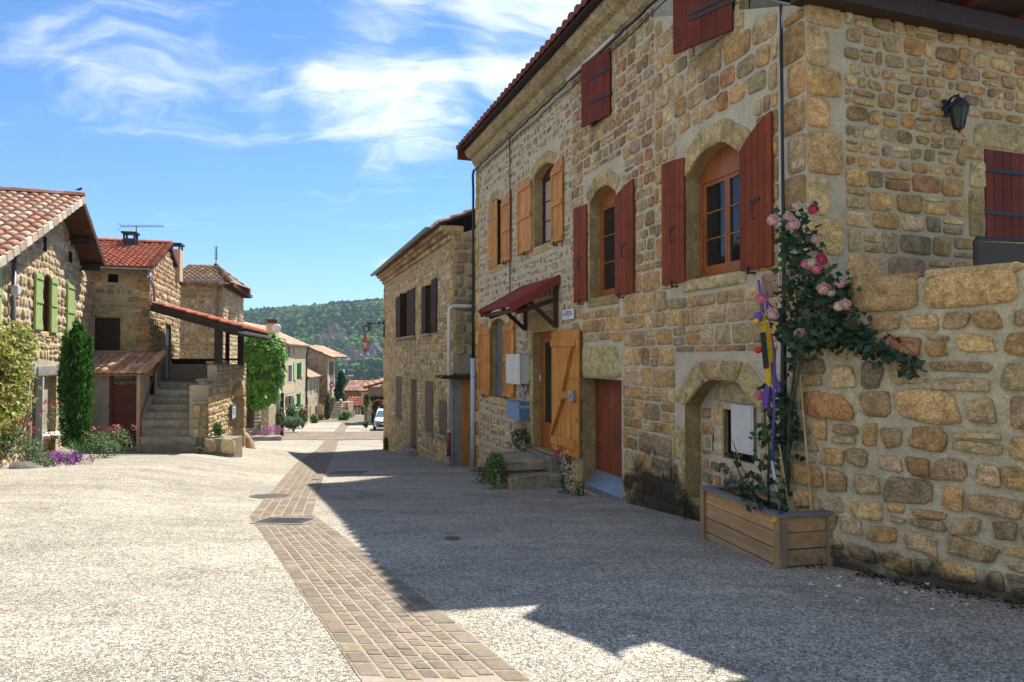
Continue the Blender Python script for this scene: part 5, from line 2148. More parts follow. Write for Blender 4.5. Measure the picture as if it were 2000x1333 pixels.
weed(F1.w(F1.px(1010, 695, .3)[0], zpl - .01, .22), .34, .5, 330, 'leafy dark green weed growing on the doorstep platform against the wall', size=.10, asp=.3)
weed(F1.w(F1.px(968, 695, 1.28)[0], float(gz(*F1.w(F1.px(968, 695, 1.28)[0], 0, 1.28)[:2])), 1.28), .30, .72, 480, 'tall bright green weed climbing the front face of the doorstep', (.08, .17, .035), (.13, .24, .05), size=.07, asp=.7)
weed(F1.w(F1.px(940, 695, 1.25)[0], float(gz(*F1.w(F1.px(940, 695, 1.25)[0], 0, 1.25)[:2])), 1.25), .26, .36, 240, 'low green weed at the outer corner of the doorstep', size=.05)
weed(F1.w(F1.px(1106, 695, .35)[0], float(gz(*F1.w(fu(1106), 0, .35)[:2])) + .02, .35), .22, .80, 160, 'red-flowered valerian between the steps and the low red door', (.035, .065, .03), (.07, .10, .05), size=.07, asp=.45, flowers=((.38, .03, .08), 110), fsize=.022)
weed(F1.w(F1.px(1133, 695, .25)[0], float(gz(*F1.w(fu(1133), 0, .25)[:2])), .25), .16, .30, 70, 'small green weed just beside the low red door jamb', size=.06, asp=.5)
weed(F1.w(F1.px(925, 695, .6)[0], float(gz(*F1.w(fu(925), 0, .6)[:2])), .6), .22, .26, 90, 'green weed at the foot of the pale drainpipe', size=.06)
weed(F1.w(fu(1352), float(gz(*F1.w(fu(1352), 0, .1)[:2])), .12), .10, .45, 70, 'mossy green tuft at the foot of the wall beside the planter', (.03, .05, .012), (.06, .08, .015), size=.035, asp=.8)
p = gpx(1590, 1108)
weed(p, .16, .05, 26, 'a few fallen leaves and petals at the planter end', (.10, .09, .03), (.3, .22, .15), size=.05, stalks=2, name='leaf_litter', cat='leaf litter', group=None)

# ================================================================== second house on the right
def far_masonry(scale=(3.0, 3.0, 4.6), pal=((.20, .15, .09), (.33, .26, .165), (.43, .35, .235), (.28, .20, .12)), mort=(.36, .31, .23), w=.10):
    def f(N, L, tc, cur, noise, mrange):
        mp = N.new('ShaderNodeMapping')
        mp.inputs['Scale'].default_value = scale
        nn = noise(3, 3, .5)
        ad = N.new('ShaderNodeVectorMath')
        ad.operation = 'MULTIPLY_ADD'
        L.new(nn.outputs['Color'], ad.inputs[0])
        ad.inputs[1].default_value = (.08, .08, .08)
        L.new(tc.outputs['Object'], ad.inputs[2])
        L.new(ad.outputs[0], mp.inputs[0])
        v, e = N.new('ShaderNodeTexVoronoi'), N.new('ShaderNodeTexVoronoi')
        e.feature = 'DISTANCE_TO_EDGE'
        for k in (v, e):
            k.inputs['Scale'].default_value = 1
            k.inputs['Randomness'].default_value = .8
            L.new(mp.outputs[0], k.inputs['Vector'])
        sp = N.new('ShaderNodeSeparateColor')
        L.new(v.outputs['Color'], sp.inputs[0])
        rp = N.new('ShaderNodeValToRGB')
        L.new(sp.outputs[0], rp.inputs[0])
        el = rp.color_ramp.elements
        el[0].color, el[1].color = (*pal[0], 1), (*pal[-1], 1)
        for i, c in enumerate(pal[1:-1]):
            x = el.new((i + 1) / (len(pal) - 1))
            x.color = (*c, 1)
        k = mrange(e.outputs['Distance'], .02, w, 0, 1, True)
        mx = N.new('ShaderNodeMixRGB')
        L.new(k, mx.inputs[0])
        mx.inputs[1].default_value = (*mort, 1)
        L.new(rp.outputs[0], mx.inputs[2])
        n2 = noise(14, 5, .65)
        f2 = mrange(n2.outputs['Fac'], .3, .7, .75, 1.25)
        sm = N.new('ShaderNodeVectorMath')
        sm.operation = 'SCALE'
        L.new(mx.outputs[0], sm.inputs[0])
        L.new(f2, sm.inputs['Scale'])
        b = N['Principled BSDF']
        bp = N.new('ShaderNodeBump')
        bp.inputs['Strength'].default_value = .8
        bp.inputs['Distance'].default_value = .03
        L.new(k, bp.inputs['Height'])
        L.new(bp.outputs[0], b.inputs['Normal'])
        return sm.outputs[0]
    return f


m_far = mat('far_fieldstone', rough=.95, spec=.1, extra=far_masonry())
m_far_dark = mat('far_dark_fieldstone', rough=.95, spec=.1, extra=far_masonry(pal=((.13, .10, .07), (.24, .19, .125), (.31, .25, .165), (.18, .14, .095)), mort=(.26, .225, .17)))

F3 = Fr(-6.09, 32.9, 4.39, -12.9)
L3 = math.hypot(4.39, 12.9)
h2 = thing('stone_farmhouse', 'grey-brown stone house with dark shutters and a long zinc gutter, next down the shaded side', 'house', F3.o)
Z3 = -4.2
E3 = (F3.px(745, 556, .1)[1] + F3.px(865, 468, .1)[1]) / 2 - .05
q = lambda l, r, t, b, dp=.2: (F3.px(l, 695)[0], F3.px(r, 695)[0], F3.px((l + r) / 2, b)[1], F3.px((l + r) / 2, t)[1], 0, dp)
P_a, P_b, P_c = q(774, 784, 580, 660), q(788, 812, 568, 657), q(829, 842, 558, 652)
P_d, P_e, P_f, P_g = q(774, 785, 736, 814), q(803, 815, 742, 876), q(832, 847, 746, 843), q(858, 875, 784, 848)
ops3 = [P_a, P_b, P_c, P_d, P_e, P_f, P_g]
m_mort2 = mat('grey_brown_mortar', (.38, .32, .225), .95, var=[(3, .18), (25, .2)], bump=[(30, .6)], spec=.1)
mb = MB()
wall_plane(mb, 0, L3, Z3, E3, ops3, mi=1, mi_rev=2, mi_back=3)
hl = [grow(o, .12, .22, .14) for o in ops3]
stones(mb, layout(.3, L3 - .3, Z3 + .2, E3 - .12, (.12, .30), (.6, 2.0), hl, .28, .03, .3), .02, 3.4, PAL_GREY + PAL_PALE[:3], rough=.08, K=12)
for o in ops3:
    stones(mb, surround(o, .13, .24, 4), .02, 9, DRESS, rough=.015, K=10)
for ua, sg in ((0, 1), (L3, -1)):
    z, k, Q = Z3 + .2, 0, []
    while z < E3 - .15:
        z2 = z + random.uniform(.25, .4)
        w_ = (.3, .42)[k % 2]
        x0, x1 = sorted((ua, ua + sg * w_))
        Q.append([(x0, z + .01), (x1, z + .01), (x1, z2 - .01), (x0, z2 - .01)])
        z, k = z2, k + 1
    stones(mb, np.array(Q), .035, 6, PAL_OCHRE, rough=.03, K=10)
mb.box(0, L3, .5, 8, Z3, E3, (.3, .24, .15), 4)
mb.build('wall', [m_stone, m_mort2, m_reveal, m_dark, m_far_dark], h2, F3)
P4 = F3.w(L3, 0)
F4 = Fr(P4.x, P4.y, F3.y.x, F3.y.y)
mb = MB()
E4 = E3 + .05
mb.add([(0, 0, Z3), (6, 0, Z3), (6, 0, E4 + 2.3), (0, 0, E4)], [(0, 1, 2, 3)], (.3, .25, .17), 1)
stones(mb, layout(.0, 3.0, 1.6, E4 + .5, (.22, .42), (.8, 1.7), [], .12, .04, .1, inside=lambda u, v: v < E4 + .35 * u), .035, 5, PAL_GREY, rough=.04, K=12)
mb.build('wall', [m_stone, m_mort2], h2, F4)
# eaves: corbelled stone courses, tiles, gutter
mb = MB()
for k, (o_, z_) in enumerate(((.10, E3 - .02), (.22, E3 + .12), (.34, E3 + .24))):
    x = 0
    while x < L3:
        x2 = min(L3, x + random.uniform(.3, .6))
        mb.box(x + .01, x2 - .01, -o_ - random.uniform(0, .02), .3, z_, z_ + .12, pick(PAL_GREY, 1)[0])
        x = x2
mb.build('cornice', m_stone, h2, F3)
mb = MB()
ang = R(22)
b_ = Vector((0, -math.cos(ang), -math.sin(ang)))
run = 4.4
o_ = Vector((-.1, run - .42, E3 + .42 + run * math.tan(ang) - .02))
roof_tiles(mb, o_, (1, 0, 0), b_, L3 + .25, run / math.cos(ang), .22, .42, PAL_ROOF, .06, 5)
roof_tiles(mb, o_, (1, 0, 0), (0, math.cos(ang), -math.sin(ang)), L3 + .25, run / math.cos(ang), .4, .8, PAL_ROOF, .06, 4)
mb.build('roof', [m_tile, m_brownwood], h2, F3)
m_zinc = mat('dull_zinc', (.17, .18, .19), .5, var=[(5, .2)], metal=.35)


def gutter(par, fr, x0, x1, y, z, r=.07, m=None, name='gutter'):
    mb = MB()
    V, n, k = [], 8, max(2, int((x1 - x0) / 1.5))
    for i in range(k + 1):
        x = x0 + (x1 - x0) * i / k
        for s in range(n + 1):
            t = math.pi * s / n
            V.append((x, y - r * math.cos(t), z - r * math.sin(t)))
        for s in range(n + 1):
            t = math.pi * (n - s) / n
            V.append((x, y - (r - .006) * math.cos(t), z - (r - .006) * math.sin(t)))
    c = 2 * (n + 1)
    F = [(i * c + s, i * c + (s + 1) % c, (i + 1) * c + (s + 1) % c, (i + 1) * c + s) for i in range(k) for s in range(c)]
    mb.add(V, F, (1, 1, 1), 0, True)
    for x in (x0, x1):
        mb.add([(x, y - r * math.cos(math.pi * s / n), z - r * math.sin(math.pi * s / n)) for s in range(n + 1)], [tuple(range(n + 1))])
    return mb.build(name, m or m_zinc, par, fr)


gutter(h2, F3, -.2, L3 - .9, -.56, E3 + .44, .085)
# shutters and sills
def board_leaf(par, fr, x0, x1, z0, z1, out, m, boards=4, name='shutter'):
    return shutter(par, fr.sub(x0, out), x1 - x0, z0, z1, m, boards=boards, catch=False, name=name)


m_plum = mat('plum_brown_paint', (.045, .022, .016), .65, var=[(4, .2), (20, .2, (1, 1, .1))], spec=.1)
m_taupe = mat('taupe_brown_paint', (.085, .06, .045), .6, var=[(4, .15), (20, .15, (1, 1, .1))], spec=.3)
board_leaf(h2, F3, P_a[0] + .1, P_a[1] + .1, P_a[2], P_a[3], .05, m_plum)
board_leaf(h2, F3, P_b[0] + (P_b[1] - P_b[0]) * .38, P_b[1], P_b[2], P_b[3], .05, m_plum, 6)
mb = MB()
mb.box(P_b[0], P_b[0] + .08, -.16, .1, P_b[2], P_b[3])
mb.build('shutter', m_plum, h2, F3)
u_ = lambda px: F3.px(px, 695, .05)[0]
board_leaf(h2, F3, u_(823), u_(831), P_c[2], P_c[3], .06, m_plum)
board_leaf(h2, F3, u_(842), u_(852), P_c[2], P_c[3] + .1, .06, m_plum)
board_leaf(h2, F3, P_d[0] + .03, P_d[1], P_d[2], P_d[3], .02, m_taupe)
board_leaf(h2, F3, P_f[0] + .02, P_f[1] - .02, P_f[2], P_f[3], .03, m_taupe)
board_leaf(h2, F3, P_g[0] + .1, P_g[1] - .02, P_g[2], P_g[3], .03, m_taupe)
board_leaf(h2, F3, P_e[0] + .02, P_e[1] - .02, P_e[2], P_e[3], -.12, m_greyboard, name='door')
for o in (P_a, P_b, P_c, P_d, P_f, P_g):
    mb = MB()
    mb.box(o[0] - .1, o[1] + .12, -.14, .02, o[2] - .09, o[2] - .005)
    mb.build('sill', m_cement, h2, F3, bevel=.008)
mb = MB()
mb.box(P_e[0] - .1, P_e[1] + .1, -.3, .1, P_e[2] - .25, P_e[2])
mb.build('doorstep', m_cement, h2, F3, bevel=.01)
# corner porch: rendered pier, boarded door, mossy slab
F5 = Fr(*(F4.w(-.1, 0, .65)[:2]), F4.x.x, F4.x.y)
zsl = F5.px(890, 737)[1]
po = thing('corner_porch', 'narrow porch with an amber door under a mossy dark slab between two houses', 'porch', F5.w(.3, -2))
xa, xb = F5.px(884, 695)[0], F5.px(901, 695)[0]
mb = MB()
mb.box(xa, xb, .0, .6, Z3 + 1, zsl - .05)
mb.build('pier', m_cement, po, F5)
mb = MB()
mb.box(xb, xb + 1.3, .03, .08, Z3 + 1.5, zsl - .05)
n = 9
for i in range(n):
    k = random.uniform(.9, 1.1)
    mb.box(xb + i * .14 + .003, xb + (i + 1) * .14 - .003, 0, .03, F5.px(910, 919)[1], zsl - .08, (k, k, k))
mb.build('door', m_amber, po, F5)
mb = MB()
xs = F5.px(864, 695, .25)[0]
mb.box(xs, xb + 1.6, -.3, .62, zsl - .04, zsl + .05)
sl = mb.build('slab', m_brownwood, po, F5, bevel=.01)
mb = MB()
P = np.stack([rng.uniform(xs + .3, xb + 1, 260), rng.uniform(-.25, .5, 260), np.full(260, zsl + .06)], 1)
leaves(mb, P, .07, shade_cols((.16, .13, .02), 260, .4, (.06, .07, .015)), np.tile((0, 0, 1.), (260, 1)), .7, 0)
mb.build('moss', m_leaf, po, F5)
# white overflow pipe
zp = F5.px(900, 599)[1]
xd = F5.px(877, 695, .12)[0]
zt_ = F5.px(877, 846, .12)[1]
mb = MB()
r_ = .05
mb.tube([(2.0, -.12, zp), (xd + .16, -.12, zp), (xd + .06, -.12, zp - .03), (xd + .01, -.12, zp - .09), (xd, -.12, zp - .2), (xd, -.12, zt_)], r_, 12)
for zz in (zp - .7, zp - 1.9, zt_ + .02):
    mb.lathe([(r_ + .002, -.03), (r_ + .01, -.03), (r_ + .01, .03), (r_ + .002, .03)], 12, (xd, -.12, zz))
dp_ = mb.build('drainpipe', m_pvc, h2, F5)
mb = MB()
zb_ = F5.px(877, 916, .12)[1]
mb.tube([(xd, -.12, zt_ + .02), (xd, -.12, zb_ + .35)], .068, 12)
mb.build('pipe_shoe', mat('rust_brown_pipe', (.16, .05, .03), .6, var=[(5, .2)]), dp_, None)
mb = MB()
mb.tube([(xd, -.12, zb_ + .35), (xd, -.12, zb_ - .3)], .075, 12)
mb.build('pipe_foot', m_zinc, dp_, None)

# street lantern on its scrolled bracket at the far corner
fb = F3.sub(.05, 0)
lp = thing('street_lantern', 'copper street lantern hanging from a scrolled black bracket on a house corner', 'street lantern', F3.w(.02, F3.px(750, 632)[1], .03))
Mx = Fm(Matrix.Identity(4))
A0 = at(750, 631, 32.6)
A1 = at(718, 632, 32.2)
m_copper = mat('worn_copper', (.30, .11, .06), .45, var=[(8, .25)], metal=.5)
mb = MB()
pts = [A0, A0.lerp(A1, .5), A1]
cen = at(716, 641, 32.2)
rad = (at(716, 632, 32.2) - cen).length
pts2 = []
ax = (A1 - A0).normalized()
for i in range(26):
    t = math.pi / 2 + i / 25 * 2 * math.pi * 1.35
    rr = rad * (1 - .62 * i / 25)
    pts2.append(cen + ax * (-math.cos(t) * rr) * -1 + Vector((0, 0, 1)) * math.sin(t) * rr)
pts2 = [cen + ax * (-(p - cen).dot(ax)) * -1 + Vector((0, 0, (p - cen).z)) for p in pts2]
mb.tube([tuple(p) for p in pts + pts2], .032, 6)
mb.tube([tuple(at(750, 642, 32.6)), tuple(at(743, 636, 32.5)), tuple(at(738, 632, 32.5))], .015, 6)
mb.tube([tuple(A0 + Vector((0, 0, .12))), tuple(at(750, 660, 32.6))], .03, 6)
mb.build('bracket', m_iron, lp, WORLD)
hc = at(714.5, 663, 32.2)
s_ = 32.2 / 1350
mb = MB()
mb.tube([tuple(at(714.5, 645, 32.2)), tuple(at(714.5, 654, 32.2))], .018, 6)
mb.lathe([(0, 11 * s_), (2 * s_, 10 * s_), (2 * s_, 7.5 * s_), (4 * s_, 6 * s_), (9.5 * s_, -3 * s_), (9.5 * s_, -4.5 * s_), (8 * s_, -4.6 * s_)], 4, tuple(hc), smooth=False, M=Matrix.Translation(hc) @ Matrix.Rotation(R(28), 4, 'Z') @ Matrix.Translation(-hc))
for k in range(4):
    t = R(28) + k * math.pi / 2
    mb.tube([(hc.x + 8.5 * s_ * math.cos(t), hc.y + 8.5 * s_ * math.sin(t), hc.z - 4.5 * s_), (hc.x + 5 * s_ * math.cos(t), hc.y + 5 * s_ * math.sin(t), hc.z - 20 * s_), (hc.x, hc.y, hc.z - 26 * s_)], .024, 5)
for dz, rr in ((-4.6, 8.5), (-20, 5)):
    loop = [(hc.x + rr * s_ * math.cos(R(28) + k * math.pi / 2), hc.y + rr * s_ * math.sin(R(28) + k * math.pi / 2), hc.z + dz * s_) for k in range(5)]
    mb.tube(loop, .024, 5)
mb.ball((hc.x, hc.y, hc.z - 26 * s_), .04)
mb.build('cage', m_copper, lp, WORLD)

# ================================================================== gabled house at the left edge
G1 = Fr(-5.48 - .36 * 8.4, 8.4, -.36, 1)
OV = .62
ua, za = G1.px(163, 387, OV)
ur, zr_ = G1.px(207, 515, OV)
ul, zl_ = G1.px(0, 506, OV)
sl_ = (za - zl_) / (ua - ul)
sr_ = (za - zr_) / (ur - ua)
gh = thing('gabled_house', 'sunlit stone house with green shutters, a barrel-tiled gable roof and a creeper on its wall', 'house', G1.o)
UW = (22.0 - 8.4) * math.hypot(.36, 1)
zb0 = -1.9
eL = za - sl_ * ua - .12
ops = []
m_green = mat('sage_green_paint', (.33, .42, .15), .55, var=[(5, .1), (20, .1, (1, 1, .1))], spec=.3)
g = lambda l, r, t, b, rise=0, dp=.18: (G1.px(l, 695)[0], G1.px(r, 695)[0], G1.px((l + r) / 2, b)[1], G1.px((l + r) / 2, t)[1], rise, dp)
oA = g(80, 99, 536, 648, .14)
oB = g(128, 143, 552, 662, .12)
oG = g(62, 111, 737, 890, 0, .25)
oH = g(-40, 2, 520, 640, .1)
oV1 = g(80, 88, 460, 490, 0, .15)
oV2 = g(131, 138, 490, 512, 0, .15)
ops = [oA, oB, oG, oV1, oV2]
zeav = min(zr_, za - sl_ * ua)
mb = MB()
top_r = za - sr_ * (UW - ua) - .1
zbase_top = min(eL, top_r) - .02
zrect = zbase_top
ops = [o for o in ops]
zrect = max(zrect, 1.8)
# rectangle up to just above the upper openings needs the gable line: build by columns
zcap = lambda u: (za - sl_ * (ua - u) if u < ua else za - sr_ * (u - ua)) - .14
# faces: rectangular part up to zr0, gable above with window holes kept under zr0
zr0 = max(oA[3], oB[3], oG[3]) + .05
zr0 = min(zr0, zcap(0) - .01, zcap(UW) - .01) if min(zcap(0), zcap(UW)) > max(oA[3], oB[3]) else max(oA[3], oB[3]) + .03
u_lo = 0 if zcap(0) > zr0 else ua - (za - .14 - zr0) / sl_
u_hi = UW if zcap(UW) > zr0 else ua + (za - .14 - zr0) / sr_
wall_plane(mb, 0, UW, zb0, zr0, [oA, oB, oG], mi=1, mi_rev=2, mi_back=3,
           top=[p for p in ((min(UW, u_hi), max(zr0, min(zcap(UW), 99)) if zcap(UW) > zr0 else zr0), (ua, za - .14), (max(0, u_lo), zcap(0) if zcap(0) > zr0 else zr0))])
for o in (oV1, oV2):
    mb.add([(o[0], -.004, o[2]), (o[1], -.004, o[2]), (o[1], -.004, o[3]), (o[0], -.004, o[3])], [(0, 1, 2, 3)], (.1, .1, .1), 3)
hl = [grow(oA, .08, .12, .1), grow(oB, .08, .12, .1), (oG[0] - .25, oG[1] + .25, oG[2], oG[3] + .35), grow(oV1, .05, .05, .05), grow(oV2, .05, .05, .05)]
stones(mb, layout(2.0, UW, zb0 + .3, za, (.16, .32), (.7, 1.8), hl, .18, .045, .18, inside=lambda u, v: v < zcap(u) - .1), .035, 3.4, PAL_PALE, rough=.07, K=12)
for o in (oA, oB):
    stones(mb, surround(o, .14, .2, 4), .03, 8, PAL_PALE, rough=.02, K=10)
stones(mb, np.array([[(oG[0] - .25, oG[3] + .01), (oG[1] + .3, oG[3] + .01), (oG[1] + .3, oG[3] + .3), (oG[0] - .25, oG[3] + .3)]]), .03, 14, [((.33, .31, .28), 1)], rough=.005, K=16)
mb.box(0, UW, .6, 9, zb0, zr0 - .4, (.4, .33, .23), 4)
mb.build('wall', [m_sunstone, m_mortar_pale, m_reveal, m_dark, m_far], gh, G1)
# brick infill of the shuttered windows
m_brick = mat('red_brick', 'attr', .9, var=[(20, .2)], bump=[(40, .4)])
for o in (oA, oB):
    mb = MB()
    mb.add([(o[0], .10, o[2]), (o[1], .10, o[2]), (o[1], .10, o[3] - .1), (o[0], .10, o[3] - .1)], [(0, 1, 2, 3)], (.3, .25, .2))
    Q = layout(o[0], o[1], o[2], o[3] - .1, (.065, .075), (2.6, 3.2), [], .02, .015, 0)
    Q2 = MB()
    stones(Q2, Q, .012, 12, [((.30, .10, .055), 3), ((.24, .075, .045), 2), ((.36, .15, .09), 1)], rough=.01, K=8)
    V = np.concatenate(Q2.V)
    V[:, 1] += .10
    mb.add(V, Q2.F, np.concatenate(Q2.C), 0, True)
    mb.build('brick_infill', m_brick, gh, G1)
for (l, r, o, hg, zt_, zb_) in ((67, 82, oA, 1, (75, 533), (75, 645)), (98, 111, oA, -1, (105, 543), (105, 651)), (130, 145, oB, 1, (137, 553), (137, 668))):
    w_ = .06
    x0, x1 = G1.px(l, 695, w_)[0], G1.px(r, 695, w_)[0]
    s = shutter(gh, G1.sub(x0, w_), x1 - x0, G1.px(*zb_, w_)[1], G1.px(*zt_, w_)[1], m_green, boards=4, hinge=hg, frame=True, catch=False)
x0, x1 = G1.px(-22, 695, .06)[0], G1.px(2, 695, .06)[0]
shutter(gh, G1.sub(x0, .06), x1 - x0, G1.px(0, 640, .06)[1], G1.px(0, 508, .06)[1], m_green, boards=4, frame=True, catch=False)
# garage front: rendered panels and a pale post
m_panel = mat('beige_door_panel', (.36, .33, .25), .7, var=[(2, .08)])
mb = MB()
um = G1.px(84, 695)[0]
mb.box(oG[0], um - .06, .16, .2, oG[2], oG[3])
mb.box(um + .06, oG[1], .16, .2, oG[2], oG[3])
mb.build('garage_panel', m_panel, gh, G1)
mb = MB()
mb.box(um - .06, um + .06, -.02, .14, oG[2], oG[3] - .0)
mb.build('garage_post', mat('pale_grey_post', (.5, .49, .46), .6), gh, G1, bevel=.008)
mb = MB()
zs_ = G1.px(105, 850, .2)[1]
mb.box(um + .06, oG[1] + .1, -.35, .16, zs_ - .09, zs_)
mb.build('window_sill', mat('white_sill', (.55, .52, .47), .7), gh, G1, bevel=.01)
# drainpipe, small white lamp
ud = G1.px(25, 695, .1)[0]
mb = MB()
mb.tube([(ud, -.1, G1.px(25, 500, .1)[1]), (ud, -.1, G1.px(25, 640, .1)[1] - 1.8)], .05, 10)
mb.build('drainpipe', m_zinc, gh, G1)
ul_, zl2 = G1.px(32, 568, .14)
wlmp = thing('wall_light', 'small white box light beside the grey drainpipe of the gabled house', 'wall light', G1.w(ul_, zl2, .1))
mb = MB()
mb.box(ul_ - .10, ul_ + .10, -.20, -.06, zl2 - .11, zl2 + .11)
mb.build('housing', m_white, wlmp, G1, bevel=.03)
mb = MB()
mb.box(ul_ - .05, ul_ + .05, -.075, -.01, zl2 - .05, zl2 + .05)
mb.build('bracket', m_galv, wlmp, G1)
# roof
mb = MB()
aL, aR = math.atan(sl_), math.atan(sr_)
D_ = 9.0
o_ = Vector((ua, -OV, za))
lenL = (ua + 1.6) / math.cos(aL)
roof_tiles(mb, o_, (0, 1, 0), (-math.cos(aL), 0, -math.sin(aL)), D_, lenL, .24, .40, PAL_ROOF, .07, 7)
roof_tiles(mb, o_, (0, 1, 0), (math.cos(aR), 0, -math.sin(aR)), D_, (ur - ua) / math.cos(aR), .26, .5, PAL_ROOF, .07, 5)
ridge_caps(mb, (ua, -OV - .02, za + .06), (ua, D_ - OV, za + .06), .13)
# tiles capping the verge of the near slope
n = int(lenL / .40)
cols = pick(PAL_ROOF, n)
for i in range(n):
    p = o_ + Vector((-math.cos(aL), 0, -math.sin(aL))) * (i * .40)
    p2 = o_ + Vector((-math.cos(aL), 0, -math.sin(aL))) * (i * .40 + .365)
    mb.obox(tuple(p + Vector((0, -.03, -.05))), tuple(p2 + Vector((0, -.03, -.03))), .05, .16, np.array(random.choice(((.62, .54, .42), (.55, .44, .33), (.50, .36, .26)))) * random.uniform(.7, 1.1))
mb.build('roof', [m_tile, m_brownwood], gh, G1)
m_soffit = mat('red_brown_soffit', (.10, .038, .02), .7, var=[(4, .2), (20, .2, (.1, 1, 1))])
mb = MB()
for sgn, an, ln in ((1, aR, (ur - ua)), (-1, aL, ua + 1)):
    d = Vector((sgn * math.cos(an), 0, -math.sin(an)))
    a_ = Vector((ua, 0, za - .10))
    for k in range(9):
        y0 = -OV + .02 + k * .095
        p, q_ = a_ + Vector((0, y0 + .04, 0)), a_ + Vector((0, y0 + .04, 0)) + d * (ln / math.cos(an) - .02)
        mb.obox(tuple(p), tuple(q_), .088, .02, np.ones(3) * random.uniform(.8, 1.15))
    mb.obox(tuple(a_ + Vector((0, -OV + .02, .04))), tuple(a_ + Vector((0, -OV + .02, .04)) + d * (ln / math.cos(an))), .035, .17, (.8, .8, .8))
mb.build('soffit', m_soffit, gh, G1)
for f in (.02, .5, .92):
    mb = MB()
    x = ua + (ur - ua) * f
    z = za - sr_ * (x - ua) - .26
    mb.box(x - .09, x + .09, -OV + .12, .2, z - .11, z + .10)
    mb.build('purlin', m_brownwood, gh, G1, bevel=.01)
for f in (.33, .66):
    mb = MB()
    x = ua - ua * f
    z = za - sl_ * (ua - x) - .26
    mb.box(x - .09, x + .09, -OV + .12, .2, z - .11, z + .10)
    mb.build('purlin', m_brownwood, gh, G1, bevel=.01)
bird = thing('bird', 'small black bird perched on the ridge end of the gabled roof', 'bird', G1.w(ua, za + .17, OV - .1))
mb = MB()
c = G1.w(ua, za + .22, OV - .1)
mb.ball(c, .042, nu=8, nv=6, sc=(1.5, .8, .8))
mb.ball(c + Vector((.055, 0, .035)), .024)
mb.obox(tuple(c + Vector((-.05, 0, 0))), tuple(c + Vector((-.12, 0, -.02))), .028, .012)
mb.obox(tuple(c + Vector((.07, 0, .035))), tuple(c + Vector((.10, 0, .03))), .009, .009)
mb.build('body', m_plastic_black, bird, WORLD)

def body(par, pts, z0, z1, m):
    mb = MB()
    mb.zprism([(p.x, p.y) for p in pts], z0, z1)
    return mb.build('wall', m, par, WORLD)


# ================================================================== house with the outside stair
PC = Vector((-13.55, 22.0, 0))
H2f = Fr(-13.4, 22.0, 1, .30)
cu = H2f.px(293, 600)[0]
CC = H2f.w(cu, 0)
H2s = Fr(CC.x, CC.y, -.30, 1)
sh_ = thing('stair_house', 'stone house with an orange tiled roof, outside stair and covered porch beyond the gabled house', 'house', CC)
ze = H2f.px(283, 524, .35)[1]
ub = H2s.px(350, 600)[0]
ug = H2s.px(327, 479)[0]
zg = H2s.px(327, 481)[1]
mb = MB()
oW = (H2f.px(184, 695)[0], H2f.px(234, 695)[0], H2f.px(210, 685)[1], H2f.px(210, 621)[1], 0, .16)
oV = (H2f.px(208, 695)[0], H2f.px(229, 695)[0], H2f.px(215, 552)[1], H2f.px(215, 535)[1], 0, .16)
wall_plane(mb, -3, cu, -2.2, ze - .05, [oW, oV], mi=1, mi_rev=2, mi_back=3)
stones(mb, layout(-.1, cu - .25, -.2, ze - .1, (.15, .3), (.7, 2.0), [(oW[0] - .26, oW[1] + .26, oW[2] - .1, oW[3] + .3), grow(oV, .06, .06, .06)], .2, .04, .25), .03, 3.6, PAL_GREY + PAL_OCHRE, rough=.07, K=12)
a, b, c, d = oW[:4]
stones(mb, np.array([[(a - .25, d + .01), (b + .25, d + .01), (b + .18, d + .3), (a - .2, d + .26)], [(a - .22, c), (a - .01, c), (a - .01, d), (a - .22, d)], [(b + .01, c), (b + .24, c), (b + .24, d), (b + .01, d)]]), .03, 8, DRESS, rough=.01)
z, k, Q = -.3, 0, []
while z < ze - .1:
    z2 = z + random.uniform(.25, .4)
    w_ = (.26, .4)[k % 2]
    Q.append([(cu - w_, z + .01), (cu, z + .01), (cu, z2 - .01), (cu - w_, z2 - .01)])
    z, k = z2, k + 1
stones(mb, np.array(Q), .035, 6, PAL_OCHRE, rough=.03, K=12)
mb.build('wall', [m_stone, m_mortar, m_reveal, m_dark, m_far], sh_, H2f)
board_leaf(sh_, H2f, oW[0] + .02, oW[1] - .02, oW[2], oW[3], -.04, m_brownwood, 7)
mb = MB()
zE2 = zg - (zg - ze) * (ub - ug) / ug * 1.0
oD = (H2s.px(322, 695)[0], H2s.px(333, 695)[0], .73, 2.75, 0, .2)
wall_plane(mb, 0, ub, -2.2, min(ze, zE2) - .06, [oD], top=[(ub, zE2 - .05), (ug, zg - .06), (0, ze - .06)], mi=1, mi_rev=2, mi_back=3)
stones(mb, layout(.05, ub, -.2, zg, (.14, .26), (.7, 1.8), [grow(oD, .15, .2, 0)], .2, .05, .2, inside=lambda u, v: v < (ze + (zg - ze) * u / ug if u < ug else zg - (zg - zE2) * (u - ug) / (ub - ug)) - .14), .045, 3, PAL_PALE, rough=.07, K=12)
stones(mb, surround(oD, .14, .2, 4, False), .03, 8, DRESS)
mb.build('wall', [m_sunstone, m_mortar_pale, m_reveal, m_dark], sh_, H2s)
board_leaf(sh_, H2s, oD[0], oD[1], oD[2], oD[3], -.06, mat('slate_blue_door', (.03, .04, .05), .6), 4, 'door')
body(sh_, [H2f.w(-3, 0, -.4), H2f.w(cu - .4, 0, -.4), H2s.w(ub - .1, 0, -.4), H2s.w(ub - .1, 0, -5)], -2.5, ze - .1, m_far)
